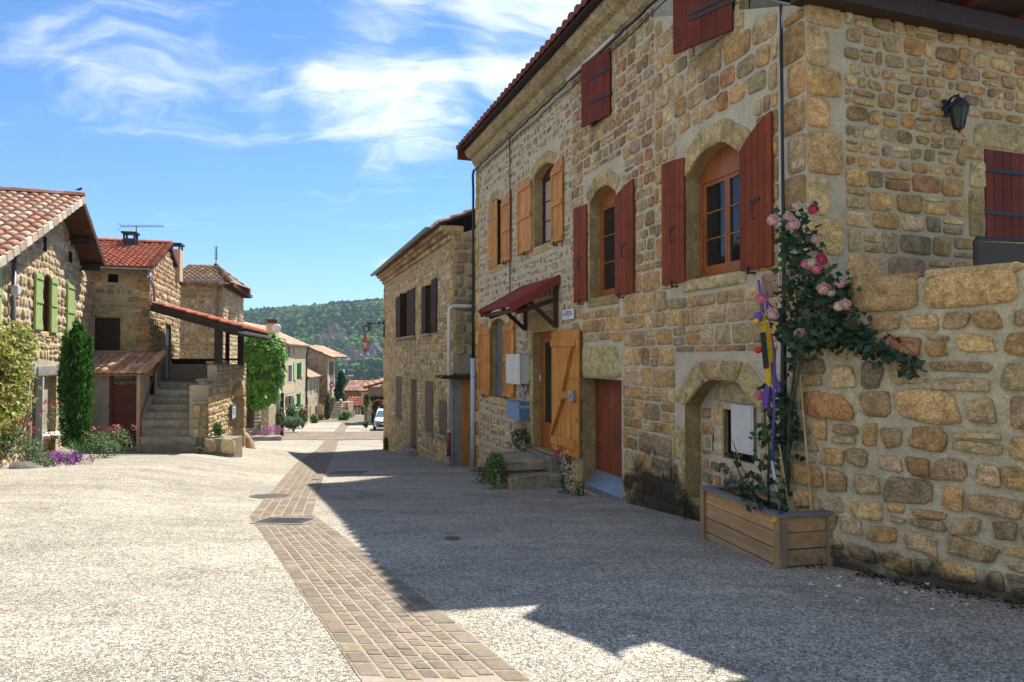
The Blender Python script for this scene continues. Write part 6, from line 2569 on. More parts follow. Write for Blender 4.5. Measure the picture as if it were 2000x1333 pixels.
# roof: eave towards the camera, ridge across
mb = MB()
ridge_y = ug + .1
top = Vector((-3.2, ridge_y, zg + .08))
bd = Vector((0, -(ridge_y + .42), -(zg + .08 - ze - .02)))
roof_tiles(mb, top, (1, 0, 0), bd.normalized(), cu + 3.2 + .10, bd.length, .17, .27, PAL_RED, .06, 6)
roof_tiles(mb, top, (1, 0, 0), Vector((0, 2.9, -1.15)).normalized(), cu + 3.2 + .10, 3.2, .26, .5, PAL_RED, .06, 5)
ridge_caps(mb, top + Vector((0, 0, .05)), top + Vector((cu + 3.3, 0, .05)), .12, PAL_RED)
e0 = top + Vector((cu + 3.3, 0, .04))
ridge_caps(mb, e0, e0 + bd, .10, PAL_RED)
mb.build('roof', [m_tile, m_brownwood], sh_, H2f)
gutter(sh_, H2f, .15, cu + .1, -.46, ze - .02, .07, m_galv)
mb = MB()
pe = H2f.w(cu + .05, ze - .08, .46)
def hp(px_, py_, w=.1):
    u, z = H2s.px(px_, py_, w)
    return H2s.w(u, z, w)
pts = [pe, pe + Vector((.02, 0, -.12)), hp(291, 543, .15), hp(300, 560, .12), hp(302, 590, .1), hp(302, 595, .1)]
mb.tube([tuple(p) for p in pts], .045, 10)
mb.build('drainpipe', mat('bluish_zinc_pipe', (.26, .30, .34), .45, metal=.4), sh_, WORLD)
# chimneys
for (px_, py_, w_, d_, h1, m, nm) in ((255, 474, .40, .40, .34, m_brownwood, 'dark'), (343, 525, .42, .55, .95, m_render, 'pale')):
    dd = 24.6 if nm == 'dark' else 27.0
    p = at(px_, py_, dd)
    f = Fr(p.x, p.y, 1, .25, p.z)
    mb = MB()
    mb.box(-w_ / 2, w_ / 2, -d_ / 2, d_ / 2, -.5, h1 - .22)
    chm = mb.build('chimney', m if nm == 'pale' else m_plastic_black, sh_, f, bevel=.01)
    mb = MB()
    for sx in (-1, 1):
        for sy in (-1, 1):
            mb.box(sx * w_ * .42 - .03, sx * w_ * .42 + .03, sy * d_ * .42 - .03, sy * d_ * .42 + .03, h1 - .22, h1 - .05)
    mb.box(-w_ * .62, w_ * .62, -d_ * .6, d_ * .6, h1 - .05, h1 + .02)
    mb.build('cap', m_plastic_black, chm)
# aerial
def aerial(p, h_, length, dirv, label, els=18, vertical=False):
    t = thing('roof_aerial', label, 'aerial', p, 'television aerials on the roofs')
    mb = MB()
    mb.tube([(0, 0, -.4), (0, 0, h_)], .018, 6)
    mb.build('mast', m_iron, t)
    mb = MB()
    d = Vector(dirv).normalized()
    s = d.cross(Vector((0, 0, 1)))
    if vertical:
        mb.obox((0, 0, h_ - length), (0, 0, h_), .02, .02)
        for i in range(8):
            z = h_ - length * (i + .5) / 8
            mb.tube([(-.10, 0, z), (.12, 0, z)], .010, 4)
        mb.box(-.02, .02, .03, .05, h_ - length, h_, )
    else:
        a_, b_ = d * (-length * .35), d * (length * .65)
        up = Vector((0, 0, h_))
        mb.tube([tuple(up + a_), tuple(up + b_)], .012, 5)
        for i in range(els):
            c = up + a_.lerp(b_, (i + .5) / els)
            e = s * (.14 - .05 * i / els) + Vector((0, 0, .04))
            mb.tube([tuple(c - e), tuple(c + e)], .007, 4)
        for k in (-1, 1):
            c = up + a_
            mb.tube([tuple(c), tuple(c + Vector((0, 0, .16 * k)) - d * .14)], .008, 4)
    mb.build('array', m_iron, t)
    return t


p = at(266, 474, 24.6)
aerial(p, (474 - 442) / 1350 * 24.6, 80 / 1350 * 24.6, (1, .1, .02), 'long horizontal television aerial above the dark chimney of the stair house')

# lean-to with the brown door
HL = Fr(*at(176, 700, 20.9)[:2], 1, .10)
wl_ = HL.px(281, 700)[0]
lt_ = thing('lean_to', 'rendered lean-to with a dark red panelled door and a short barrel-tiled roof beside the stair', 'lean-to', HL.o)
zt_ = HL.px(240, 726)[1]
dl, dr_ = HL.px(214, 700)[0], HL.px(274, 700)[0]
dt, db = HL.px(244, 729)[1], HL.px(244, 873)[1]
mb = MB()
wall_plane(mb, -.3, wl_, -2.5, zt_, [(dl, dr_, db, dt, 0, .12)], mi=0, mi_rev=0, mi_back=1)
HLs = HL.sub(wl_, 0, R(90))
mb.build('wall', [m_cement, m_dark], lt_, HL)
mb = MB()
zr2 = HL.px(240, 690, -1.2)[1]
mb.prism([(0, -2.5), (1.25, -2.5), (1.25, zr2 - .06), (0, zt_)], 0, .2)
mb.box(.45, .75, -.02, .0, zt_ - .75, zt_ - .15, mi=1)
mb.build('side_wall', [m_render, m_dark], lt_, HLs)
m_maroon = mat('maroon_door_paint', (.085, .018, .016), .5, var=[(4, .15)], spec=.35)
mb = MB()
fd = HL.sub(0, -.08)
s = .09
mb.box(dl, dl + s, -.03, .03, db, dt)
mb.box(dr_ - s, dr_, -.03, .03, db, dt)
mb.box(dl + s, dr_ - s, -.03, .03, dt - .1, dt)
mb.box(dl + s, dr_ - s, -.025, .02, dt - .42, dt - .36)
mb.box(dl + s, dr_ - s, .004, .03, db, dt - .42)
n = 4
hh = (dt - .42 - db) / n
for i in range(n):
    z0 = db + i * hh
    mb.box(dl + s + .1, dr_ - s - .1, -.012, .004, z0 + .07, z0 + hh - .07)
    mb.box(dl + s, dr_ - s, -.02, .004, z0 - .02 + .02, z0 + .05)
do = mb.build('door', m_maroon, lt_, fd, bevel=.008)
mb = MB()
mb.box(dl + s, dr_ - s, .0, .01, dt - .36, dt - .1)
mb.build('pane', m_glass, do)
mb = MB()
top = Vector((-.35, 1.25, zr2))
bd = Vector((0, -1.45, -(zr2 - zt_ - .02) - .06))
roof_tiles(mb, top, (1, 0, 0), bd.normalized(), wl_ + .42, bd.length, .21, .36, PAL_ROOF, .05, 7)
ridge_caps(mb, top + Vector((wl_ + .45, 0, .03)), top + Vector((wl_ + .45, 0, .03)) + bd, .12)
mb.build('roof', [m_tile, m_brownwood], lt_, HL)
mb = MB()
mb.box(-.3, wl_ + .05, -.06, -.01, zt_ - .12, zt_ + .0)
for i in range(5):
    x = .1 + i * (wl_ - .2) / 4
    mb.box(x - .05, x + .05, -.18, -.061, zt_ - .06, zt_ + .02)
mb.build('wall_plate', m_render, lt_, HL)

# ---- stair, porch and terrace
ST = Fr(-10.85, 20.0, 1, .0)
stair = thing('stone_stair', 'outside flight of nine worn stone steps with stepped side blocks, rising to the porch', 'stair', ST.w(.8, -1.3))
z0 = ST.px(330, 886)[1]
zf = ST.px(340, 747, -2.5)[1]
NS = 9
rise = (zf - z0) / NS
for i in range(NS):
    dd = i * .285
    xl = -.0 - .355 * dd
    xr = 1.72 - .40 * dd
    if i == 0:
        xr -= .0
    mb = MB()
    slab(mb, xl, xr, dd, dd + .75, z0 + i * rise - .25, z0 + (i + 1) * rise - .0, pick([((.38, .34, .26), 2), ((.31, .27, .205), 1), ((.43, .385, .30), 1)], 1)[0], .014, 7, 3)
    mb.build('step', m_step, stair, ST, bevel=.014)
mb = MB()
slab(mb, 1.2, 1.72 + .36, -.12, .35, z0 - .25, z0 + rise * .92, (.24, .2, .15), .03, 4, 3)
mb.build('step', m_step, stair, ST, bevel=.02)


FK = Fr(ST.o.x, ST.o.y, .979, .205)
for (l, r, t, b, y, d_) in ((377, 407, 788, 884, .12, 1.0), (385, 424, 744, 795, .85, .9), (405, 433, 709, 750, 1.55, .8)):
    x0, z1 = FK.px(l, t, -y)
    x1, zb_ = FK.px(r, b, -y)
    mb = MB()
    mb.box(x0 + .02, x1 - .02, y, y + d_, zb_, z1 - .02, (.40, .34, .25))
    tmp = MB()
    stones(tmp, layout(x0, x1, zb_, z1, (.24, .40), (.7, 1.6), [], .14, .02, 0), .05, 5, PAL_PALE, rough=.06)
    V = np.concatenate(tmp.V)
    V[:, 1] += y
    mb.add(V, tmp.F, np.concatenate(tmp.C), 0, True)
    mb.box(x0 - .03, x1 + .02, y - .06, y + d_, z1 - .02, z1 + .05, (.42, .37, .29))
    mb.build('side_block', m_stone, stair, FK)
# handrail
mb = MB()
r0 = ST.w(-.02, z0 + rise * 2 - .1, -.45)
pA = at(275, 872, 20.3)
pB = at(275, 816, 20.3)
pC = at(313, 692, 22.3)
mb.tube([tuple(pA), tuple(pB), tuple(pB.lerp(pC, .5)), tuple(pC), tuple(pC + Vector((.10, .2, .02)))], .022, 8)
mb.tube([tuple(pC.lerp(pB, .08)), tuple(pC.lerp(pB, .08) - Vector((0, 0, .9)))], .018, 6)
mb.build('handrail', mat('rusty_handrail', (.13, .06, .05), .6, var=[(10, .3)]), stair, WORLD)

TS = Fr(-8.86, 20.2, -.205, 1)
LT = TS.px(480, 700)[0]
ter = thing('porch', 'covered porch on an arched stone base, its tiled roof carried on dark timber posts', 'porch', TS.o)
ztp = TS.px(476, 711)[1]
mb = MB()
oAr = (TS.px(453, 700)[0], TS.px(476, 700)[0], TS.px(465, 880)[1], TS.px(464, 762)[1], .35, .9)
uS = TS.px(424, 700)[0]
zS1 = TS.px(415, 752)[1]
wall_plane(mb, uS, LT, -2.9, ztp, [oAr], mi=1, mi_rev=2, mi_back=3)
wall_plane(mb, 0, uS, -2.9, zS1, [], mi=1)
stones(mb, layout(0, LT, -2.6, ztp, (.12, .26), (.7, 1.9), [grow(oAr, .28, .32, 0)], .2, .03, .2, inside=lambda u, v: u > uS or v < zS1 - .05), .035, 3.2, PAL_PALE, rough=.08, K=12)
stones(mb, surround(oAr, .26, .3, 5, False), .04, 7, PAL_OCHRE, rough=.03, K=12)
TSe = TS.sub(LT, 0, R(90))
mb.box(2.9, LT, .9, 2.8, -2.9, zf - .02, (.3, .25, .2), 1)
mb.box(uS + .1, LT, .02, .3, zf, ztp - .005, (.3, .25, .2), 1)
mb.box(LT - .3, LT - .02, .3, 2.6, -2.9, ztp - .01, (.3, .25, .2), 1)
mb.box(.45, 2.4, .02, .62, -2.9, zS1 - .01, (.3, .25, .2), 1)
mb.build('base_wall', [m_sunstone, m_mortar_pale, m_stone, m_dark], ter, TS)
mb = MB()
mb.box(2.8, LT, .9, 3.0, zf - .0, zf + .015)
mb.box(1.2, LT, .0, .9, zf - .0, zf + .0149)
mb.build('floor', m_cement, ter, TS)
m_post = mat('dark_weathered_post', (.04, .026, .018), .75, var=[(5, .2), (25, .2, (1, 1, .06))])
A_ = at(296, 597, 22.0)
N_c = at(470, 645, 21.0)
F_c = N_c + (TS.x * 5.6)
b_v = (N_c - A_)
a_v = (F_c - N_c)
mb = MB()
T0 = A_ + Vector((0, 0, .08))
roof_tiles(mb, T0, a_v.normalized(), b_v.normalized(), a_v.length, b_v.length, .24, .42, PAL_RED, .05, 6)
mb.build('roof', [m_tile, m_brownwood], ter, WORLD)
mb = MB()
mb.obox(tuple(A_ - Vector((0, 0, .08))), tuple(N_c - Vector((0, 0, .08))), .10, .20)
mb.build('verge_beam', m_post, ter, WORLD, bevel=.008)
mb = MB()
mb.obox(tuple(A_ + a_v * .98 - Vector((0, 0, .08))), tuple(N_c + a_v * .98 - Vector((0, 0, .08))), .10, .20)
mb.build('verge_beam', m_post, ter, WORLD, bevel=.008)
mb = MB()
e_ = N_c - b_v.normalized() * .30
mb.obox(tuple(e_ - Vector((0, 0, .12)) - TS.x * .1), tuple(e_ + a_v - Vector((0, 0, .12))), .16, .18)
mb.build('eaves_beam', m_post, ter, WORLD, bevel=.008)
ge = N_c + b_v.normalized() * .08 - Vector((0, 0, .03))
gutter(ter, Fr(ge.x, ge.y, TS.x.x, TS.x.y), -.25, 5.7, 0, ge.z, .08)
for (l, r, t, b, d_) in ((419, 434, 636, 712, 21.4), (440, 448, 640, 712, 25.2), (464, 476, 648, 714, 24.9)):
    p0, p1 = at((l + r) / 2, b, d_), at((l + r) / 2, t, d_)
    w_ = (r - l) / 1350 * d_ * .9
    mb = MB()
    mb.box(-w_ / 2, w_ / 2, -w_ / 2, w_ / 2, 0, p1.z - p0.z)
    mb.build('post', m_post, ter, Fr(p0.x, p0.y, 1, .25, p0.z), bevel=.012)
mb = MB()
pr0, pr1 = at(300, 751, 25.6), at(432, 751, 25.6)
mb.box(pr0.x, pr1.x, 25.6, 25.75, zf, zf + .02)
p0, p1 = at(360, 702, 25.6), at(410, 702, 25.6)
mb.box(p0.x - .5, at(470, 702, 25.6).x, 25.6, 25.72, p0.z - .05, p0.z + .02)
mb.box(p0.x - .5, p1.x + .4, 25.66, 25.70, zf, p0.z - .05)
mb.build('back_rail', m_post, ter, WORLD)
# notice board by the arch
nu_, nz_ = TS.px(448, 821, .05)
nu2, nz2 = TS.px(456, 789, .05)
nb_ = thing('notice_board', 'upright white information panel in a dark frame beside the porch arch', 'information sign', TS.w((nu_ + nu2) / 2, nz_))
mb = MB()
for e in ((nu_, nu2, nz_, nz_ + .04), (nu_, nu2, nz2 - .04, nz2), (nu_, nu_ + .04, nz_ + .04, nz2 - .04), (nu2 - .04, nu2, nz_ + .04, nz2 - .04)):
    mb.box(e[0], e[1], -.14, -.06, e[2], e[3])
mb.build('frame', mat('slate_blue_frame', (.07, .10, .13), .5), nb_, TS)
mb = MB()
mb.box(nu_ + .04, nu2 - .04, -.13, -.07, nz_ + .04, nz2 - .04)
mb.build('panel', m_white, nb_, TS)
mb = MB()
mb.box(nu_ + .25, nu2 - .25, -.134, -.1305, nz2 - .35, nz2 - .12)
mb.box(nu_ + .3, nu2 - .4, -.134, -.1305, nz_ + .15, nz_ + .34)
mb.build('picture', mat('blue_print', (.10, .16, .35), .6), nb_, TS)
# low stone trough with a plant
fpz = gpx(430, 895)
tb = thing('stone_trough', 'low rough stone trough bed at the foot of the porch wall holding a green plant', 'stone trough', fpz)
FB_ = Fr(*at(397, 880, 20.0)[:2], 1, .05)
mb = MB()
xw = FB_.px(459, 870)[0]
zt_ = FB_.px(430, 855)[1]
stones(mb, layout(0, xw, -1.75, zt_, (.2, .4), (.8, 1.6), [], .15, .03, .0), .05, 3.5, PAL_PALE, rough=.07)
mb.box(0.02, xw - .02, .0, .7, -2.0, zt_ - .03, (.25, .22, .17))
mb.build('masonry', m_sunstone, tb, FB_, bevel=.02)
weed(FB_.w(.28, zt_, -.35), .24, .36, 170, 'leafy green plant growing in the low stone trough', (.05, .12, .02), (.10, .18, .03), size=.10, asp=.6, name='trough_plant', cat='plant', group=None)
weed(at(389, 890, 19.8), .10, .32, 50, 'small green weed between the lowest step and the trough', size=.07, asp=.5, group=None)
# guard stone
gs = gpx(488, 876)
st_ = thing('guard_stone', 'leaning conical guard stone beside the far jamb of the porch arch', 'guard stone', gs)
mb = MB()
mb.lathe([(.21, -.15), (.21, .1), (.18, .32), (.14, .52), (.08, .62), (0, .65)], 10, M=Matrix.Rotation(R(-22), 4, 'Y'))
for v in mb.V:
    v += rng.normal(0, .012, v.shape)
mb.build('stone', m_stone if False else mat('ochre_guard_stone', (.36, .27, .16), .95, var=[(4, .2), (18, .2)], bump=[(14, .6)]), st_, None)

# ================================================================== tall house behind the porch
p = at(335, 600, 31.6)
T1 = Fr(p.x, p.y, 1, .12)
tu = T1.px(436, 600)[0]
pc = T1.w(tu, 0)
T2 = Fr(pc.x, pc.y, -.25, 1)
th = thing('tall_house', 'tall square stone house with a low brown tiled roof rising behind the porch', 'house', pc)
zE = T1.px(400, 552)[1]
tl2 = T2.px(475, 600)[0]
mb = MB()
wall_plane(mb, 0, tu, -3, zE, [], mi=1, mi_back=2)
stones(mb, layout(0, tu, -.5, zE, (.14, .28), (.7, 1.8), [], .2, .05, .2), .04, 3, PAL_OCHRE, rough=.07, K=9)
mb.build('wall', [m_stone, m_mort2, m_dark, m_far], th, T1)
mb = MB()
oo = [(T2.px(l, 600)[0], T2.px(r, 600)[0], T2.px(l, b)[1], T2.px(l, t)[1], 0, .2) for l, r, t, b in ((445, 450, 603, 628), (463, 467, 612, 632))]
wall_plane(mb, 0, tl2, -3, zE, oo, mi=1, mi_rev=1, mi_back=2)
stones(mb, layout(0, tl2, -.5, zE, (.14, .28), (.7, 1.8), [grow(o, .05, .05, .05) for o in oo], .2, .05, .2), .04, 3, PAL_PALE, rough=.07, K=9)
mb.build('wall', [m_sunstone, m_mortar_pale, m_dark], th, T2)
mb = MB()
body(th, [T1.w(0, 0, -.1), T1.w(tu - .3, 0, -.1), T2.w(tl2, 0, -.3), T2.w(tl2, 0, -3)], -3, zE - .02, m_far)
zR = zE + 1.15
wdt = tu + .6
sl = Vector((0, -3.3, -1.25))
roof_tiles(mb, Vector((-.2, 2.9, zR)), (1, 0, 0), sl.normalized(), wdt, sl.length, .24, .36, PAL_OLD, .06, 5,
           keep=lambda x, y: x < wdt - 1.6 + y / sl.length * 1.6)
mb.add([(-.2, 2.9, zR - .03), (wdt - 1.8, 2.9, zR - .03), (wdt - .2, -.4, zE + .0), (-.2, -.4, zE)], [(0, 1, 2, 3)], (.2, .12, .08), 1)
sl2 = Vector((1.6, 0, -1.2))
roof_tiles(mb, Vector((wdt - 1.8, 2.9, zR)), (-.25, 1, 0), sl2.normalized(), 3.8, sl2.length, .26, .4, PAL_OLD, .06, 5)
mb.add([(wdt - 1.8, 2.9, zR - .02), (wdt - .2, -.4, zE + .02), (wdt - .3, 2.9, zE + .05)], [(0, 1, 2)], (.25, .15, .09), 0)
ridge_caps(mb, (wdt - 1.8, 2.9, zR + .04), (wdt - .2, -.4, zE + .06), .12, PAL_OLD)
mb.build('roof', [m_tile, m_brownwood], th, T1)
mb = MB()
mb.box(-.05, tl2 + .3, -.45, -.02, zE - .14, zE + .02, (.4, .2, .12))
for i in range(9):
    mb.box(.1 + i * tl2 / 9, .2 + i * tl2 / 9, -.42, -.0, zE - .22, zE - .141, (.3, .15, .1))
mb.build('eaves', m_soffit, th, T2)
gutter(th, T1, -.1, tu + .1, -.42, zE + .0, .07)
mb = MB()
ud = T1.px(423, 600, .1)[0]
mb.tube([(ud, -.35, zE), (ud, -.12, zE - .25), (ud, -.1, -.5)], .05, 8)
mb.build('drainpipe', m_zinc, th, T1)
p = at(421.5, 538, 34.0)
aerial(p, (538 - 481) / 1350 * 34, 27 / 1350 * 34, (1, 0, 0), 'upright television aerial on a tall mast over the tall house', vertical=True)

# ================================================================== the row down the street on the sunny side
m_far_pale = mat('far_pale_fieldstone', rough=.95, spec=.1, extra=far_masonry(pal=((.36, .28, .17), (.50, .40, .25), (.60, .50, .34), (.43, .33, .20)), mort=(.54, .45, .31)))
m_mint = mat('mint_green_paint', (.33, .52, .25), .55)


def row_house(name, label, fr, length, zbase, zeave, depth, ridge_h, m, pal, ops=(), tw=.3, over=.35, gable=True):
    t = thing(name, label, 'house', fr.o)
    mb = MB()
    wall_plane(mb, 0, length, zbase, zeave, [o for o in ops], mi=0, mi_rev=0, mi_back=1, depth=.2)
    mb.add([(0, 0, zbase), (0, depth, zbase), (0, depth, zeave), (0, depth / 2, zeave + ridge_h), (0, 0, zeave)], [(0, 1, 2, 3, 4)])
    mb.add([(length, 0, zbase), (length, depth, zbase), (length, depth, zeave), (length, depth / 2, zeave + ridge_h), (length, 0, zeave)], [(0, 1, 2, 3, 4)])
    mb.add([(0, depth, zbase), (length, depth, zbase), (length, depth, zeave), (0, depth, zeave)], [(0, 1, 2, 3)])
    mb.build('wall', [m, m_dark], t, fr)
    mb = MB()
    sl = Vector((0, -depth / 2 - over, -ridge_h * (1 + over / (depth / 2))))
    top = Vector((-.15, depth / 2, zeave + ridge_h + .08))
    roof_tiles(mb, top, (1, 0, 0), sl.normalized(), length + .3, sl.length, tw, .6, pal, .10, 4)
    roof_tiles(mb, top, (1, 0, 0), (0, -sl.y / sl.length, sl.z / sl.length), length + .3, sl.length, .5, 1.0, pal, .10, 3)
    mb.build('roof', [m_tile, m_brownwood], t, fr)
    gutter(t, fr, -.2, length + .2, -over - .05, zeave - ridge_h * over / (depth / 2) + .02, .09)
    return t


def fo(fr, l, r, t, b, rise=0, dp=.2):
    return (fr.px(l, 700)[0], fr.px(r, 700)[0], fr.px((l + r) / 2, b)[1], fr.px((l + r) / 2, t)[1], rise, dp)


def far_leaf(t, fr, l, r, tp, b, m, out=.06, nm='shutter'):
    o = fo(fr, l, r, tp, b)
    mb = MB()
    mb.box(o[0], o[1], -out - .05, -out, o[2], o[3])
    return mb.build(nm, m, t, fr)


# vine-side house
p0, p1 = at(509, 700, 48.5), at(551, 700, 60.0)
RA = Fr(p0.x, p0.y, p1.x - p0.x, p1.y - p0.y)
LA = math.hypot(p1.x - p0.x, p1.y - p0.y)
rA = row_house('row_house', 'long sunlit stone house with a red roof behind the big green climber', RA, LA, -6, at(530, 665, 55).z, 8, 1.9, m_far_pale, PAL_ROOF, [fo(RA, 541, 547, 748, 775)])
far_leaf(rA, RA, 543.5, 547, 745, 778, m_white)
mb = MB()
c = at(531, 650, 55)
fch = Fr(c.x, c.y, RA.x.x, RA.x.y, c.z)
mb.box(-.55, .55, -.35, .35, -1.2, .7, mi=0)
chm = mb.build('chimney', m_render, rA, fch)
mb = MB()
mb.box(-.65, .65, -.45, .45, .7, .78)
mb.box(-.5, -.3, -.3, .3, .78, .98)
mb.box(.3, .5, -.3, .3, .78, .98)
mb.box(-.6, .6, -.4, .4, .98, 1.05)
mb.build('cap', mat('sooty_brick', (.12, .05, .035), .9), chm)
mb = MB()
mb.tube([tuple(at(535.5, 660, 53)), tuple(at(535.5, 790, 53))], .06, 6)
mb.build('drainpipe', m_zinc, rA, WORLD)
dz = thing('satellite_dish', 'round white satellite dish against the chimney of the red-roofed row house', 'satellite dish', at(540, 642, 53))
mb = MB()
mb.lathe([(0, .05), (.2, .035), (.36, 0), (.36, -.012), (0, .03)], 20, M=Matrix.Rotation(R(78), 4, 'X') @ Matrix.Rotation(R(0), 4, 'Z'))
mb.build('dish', m_white, dz)
mb = MB()
mb.tube([(0, .05, 0), (0, .3, -.1), (0, .3, -.8)], .025, 6)
mb.tube([(0, -.05, -.3), (0, -.35, -.05)], .015, 5)
mb.build('arm', m_galv, dz)

# rendered house with mint shutters
p0, p1 = at(552, 700, 61.0), at(597.5, 700, 73.0)
RB = Fr(p0.x, p0.y, p1.x - p0.x, p1.y - p0.y)
LB = math.hypot(p1.x - p0.x, p1.y - p0.y)
opsB = [fo(RB, 562, 569, 714, 746), fo(RB, 561, 566, 675, 698), fo(RB, 559, 570, 774, 795), fo(RB, 578, 587, 710, 742), fo(RB, 578, 586, 770, 796), fo(RB, 572, 574, 680, 692)]
m_far_mix = m_far_pale
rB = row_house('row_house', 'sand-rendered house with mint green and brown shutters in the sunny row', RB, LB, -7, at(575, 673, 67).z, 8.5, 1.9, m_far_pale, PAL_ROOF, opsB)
mb = MB()
uu = RB.px(574, 700)[0]
mb.box(-.02, uu, -.03, -.001, -6, opsB[1][3] + .4) if False else None
zcut = [opsB[0][2], opsB[0][3]]
ends = [(-.02, opsB[0][0] - .15), (opsB[0][1] + .15, uu)]
for (a, b) in ends:
    mb.box(a, b, -.03, -.001, opsB[2][3] + .25, opsB[1][2] - .1)
mb.box(ends[0][1], ends[1][0], -.03, -.001, opsB[0][3] + .15, opsB[1][2] - .1)
mb.box(ends[0][1], ends[1][0], -.03, -.001, opsB[2][3] + .25, opsB[0][2] - .1)
mb.build('render_coat', m_render, rB, RB)
for o in (opsB[0], opsB[1], opsB[2]):
    mb = MB()
    for e in ((o[0] - .14, o[0], o[2] - .1, o[3] + .14), (o[1], o[1] + .14, o[2] - .1, o[3] + .14), (o[0], o[1], o[3], o[3] + .14), (o[0], o[1], o[2] - .1, o[2])):
        mb.box(e[0], e[1], -.06, -.031, e[2], e[3])
    mb.build('window_trim', m_white, rB, RB)
far_leaf(rB, RB, 562.2, 568.8, 715, 746, m_taupe, -.05)
far_leaf(rB, RB, 558, 562.5, 774, 792, m_taupe)
far_leaf(rB, RB, 565, 570, 774, 792, m_taupe)
for l, r, t, b in ((572.5, 578, 708, 742), (586.5, 591.5, 706, 737), (573, 578, 774, 790), (585.5, 590, 765, 791)):
    far_leaf(rB, RB, l, r, t, b, m_mint)
mb = MB()
e = RB.w(LB, 0, .1)
mb.tube([(LB - .1, -.35, at(597, 680, 73).z), (LB - .1, -.1, at(597, 690, 73).z), (LB - .1, -.1, -6)], .08, 6)
mb.build('drainpipe', m_iron, rB, RB)

# lower house
p0, p1 = at(597.8, 700, 73.2), at(624, 700, 80.0)
RC = Fr(p0.x, p0.y, p1.x - p0.x, p1.y - p0.y)
LC = math.hypot(p1.x - p0.x, p1.y - p0.y)
opsC = [fo(RC, 607, 609, 745, 771), fo(RC, 613.5, 615.5, 744, 768), fo(RC, 619, 621, 743, 767), fo(RC, 599, 602, 775, 828, .8), fo(RC, 605.5, 607.5, 793, 828), fo(RC, 616, 620, 791, 825, .8)]
rC = row_house('row_house', 'low stone house with narrow windows and arched doorways in the sunny row', RC, LC, -7, at(610, 735, 76).z, 6, 1.5, m_far_pale, PAL_ROOF, opsC)
# end house with its gable towards us
p0 = at(596, 700, 80.5)
RD = Fr(p0.x, p0.y, 1, .0)
uD = RD.px(640, 700)[0]
rD = thing('end_house', 'dark-gabled stone house at the end of the sunny row with slatted upper shutters', 'house', RD.w(uD, -6))
zl_, zr_ = RD.px(596, 678)[1], RD.px(640, 697)[1]
mb = MB()
mb.add([(0, 0, -7), (uD, 0, -7), (uD, 0, zr_), (0, 0, zl_)], [(0, 1, 2, 3)])
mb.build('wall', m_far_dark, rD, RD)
pd = RD.w(uD, 0)
RE = Fr(pd.x, pd.y, -.12, 1)
LE = RE.px(654, 700)[0]
opsE = [fo(RE, 643, 652, 707, 732), fo(RE, 645, 648, 745, 780)]
mb = MB()
wall_plane(mb, 0, LE, -7, zr_ + .05, opsE, mi=0, mi_rev=0, mi_back=1)
mb.build('wall', [m_far_pale, m_dark], rD, RE)
mb = MB()
for i in range(7):
    w_ = (opsE[0][1] - opsE[0][0]) / 7
    mb.box(opsE[0][0] + i * w_ + .03, opsE[0][0] + (i + 1) * w_ - .03, .02, .08, opsE[0][2], opsE[0][3])
mb.build('shutter', mat('chestnut_slats', (.16, .075, .035), .6), rD, RE)
mb = MB()
sl = Vector((uD + .3, 0, zr_ - zl_ - .12))
roof_tiles(mb, Vector((0, -.2, zl_ + .15)), (0, 1, 0), sl.normalized(), LE + 1.2, sl.length + .2, .4, .6, PAL_ROOF, .10, 4)
mb.build('roof', [m_tile, m_brownwood], rD, RD)
gutter(rD, RE, -.2, LE + .3, -.35, zr_ - .02, .1)

# ---- far side: sheds, pillar garage, further roofs
def simple_house(name, label, l, r, d_, yb, ye, yr, m, pal, depth=6, side='front'):
    """A house across the view at distance d_: eave at pixel row ye, ridge at yr."""
    p0, p1 = at(l, 700, d_), at(r, 700, d_)
    fr = Fr(p0.x, p0.y, 1, 0)
    w_ = p1.x - p0.x
    ze_, zr__, zb_ = at(l, ye, d_).z, at(l, yr, d_ + depth / 2).z, at(l, yb, d_).z - 1
    t = thing(name, label, 'house', fr.w(w_ / 2, zb_))
    mb = MB()
    mb.box(0, w_, 0, depth, zb_, ze_)
    mb.build('wall', m, t, fr)
    mb = MB()
    sl = Vector((0, -depth / 2 - .3, ze_ - zr__))
    roof_tiles(mb, Vector((-.2, depth / 2, zr__ + .05)), (1, 0, 0), sl.normalized(), w_ + .4, sl.length, .4, .7, pal, .12, 4)
    roof_tiles(mb, Vector((-.2, depth / 2, zr__ + .05)), (1, 0, 0), (0, -sl.y / sl.length, sl.z / sl.length), w_ + .4, sl.length, .6, 1, pal, .12, 3)
    mb.build('roof', [m_tile, m_brownwood], t, fr)
    return t, fr, w_, ze_


m_brownwall = mat('brown_render', (.20, .14, .10), .9, var=[(2, .15)])  # plain brown wall colour with mild random variation
sA = simple_house('far_house', 'brown-walled house with a wide pale tiled roof closing the street', 674, 712, 96, 800, 764, 745, m_brownwall, PAL_ROOF, 7)
mb = MB()
mb.box(sA[2] * .8, sA[2] * .9, -.05, .0, sA[3] - 1.6, sA[3] - .2)
mb.build('window', m_dark, sA[0], sA[1])
sB = simple_house('far_shed', 'low shed with a plain red tiled roof in front of the brown-walled house', 675, 704, 87, 812, 794, 777, m_far, PAL_RED, 5)
mb = MB()
mb.tube([(sB[2] * .82, -.1, sB[3]), (sB[2] * .82, -.1, sB[3] - 1.6)], .07, 6)
mb.build('drainpipe', m_pvc, sB[0], sB[1])
sC = simple_house('far_barn', 'grey-roofed stone barn behind the pillar garage', 728, 790, 100, 800, 776, 757, m_far, PAL_OLD, 8)
sD = simple_house('far_annex', 'small stone annex with an orange roof between the shed and the pillar garage', 705, 735, 92, 812, 765, 752, m_far_pale, PAL_ROOF, 5)
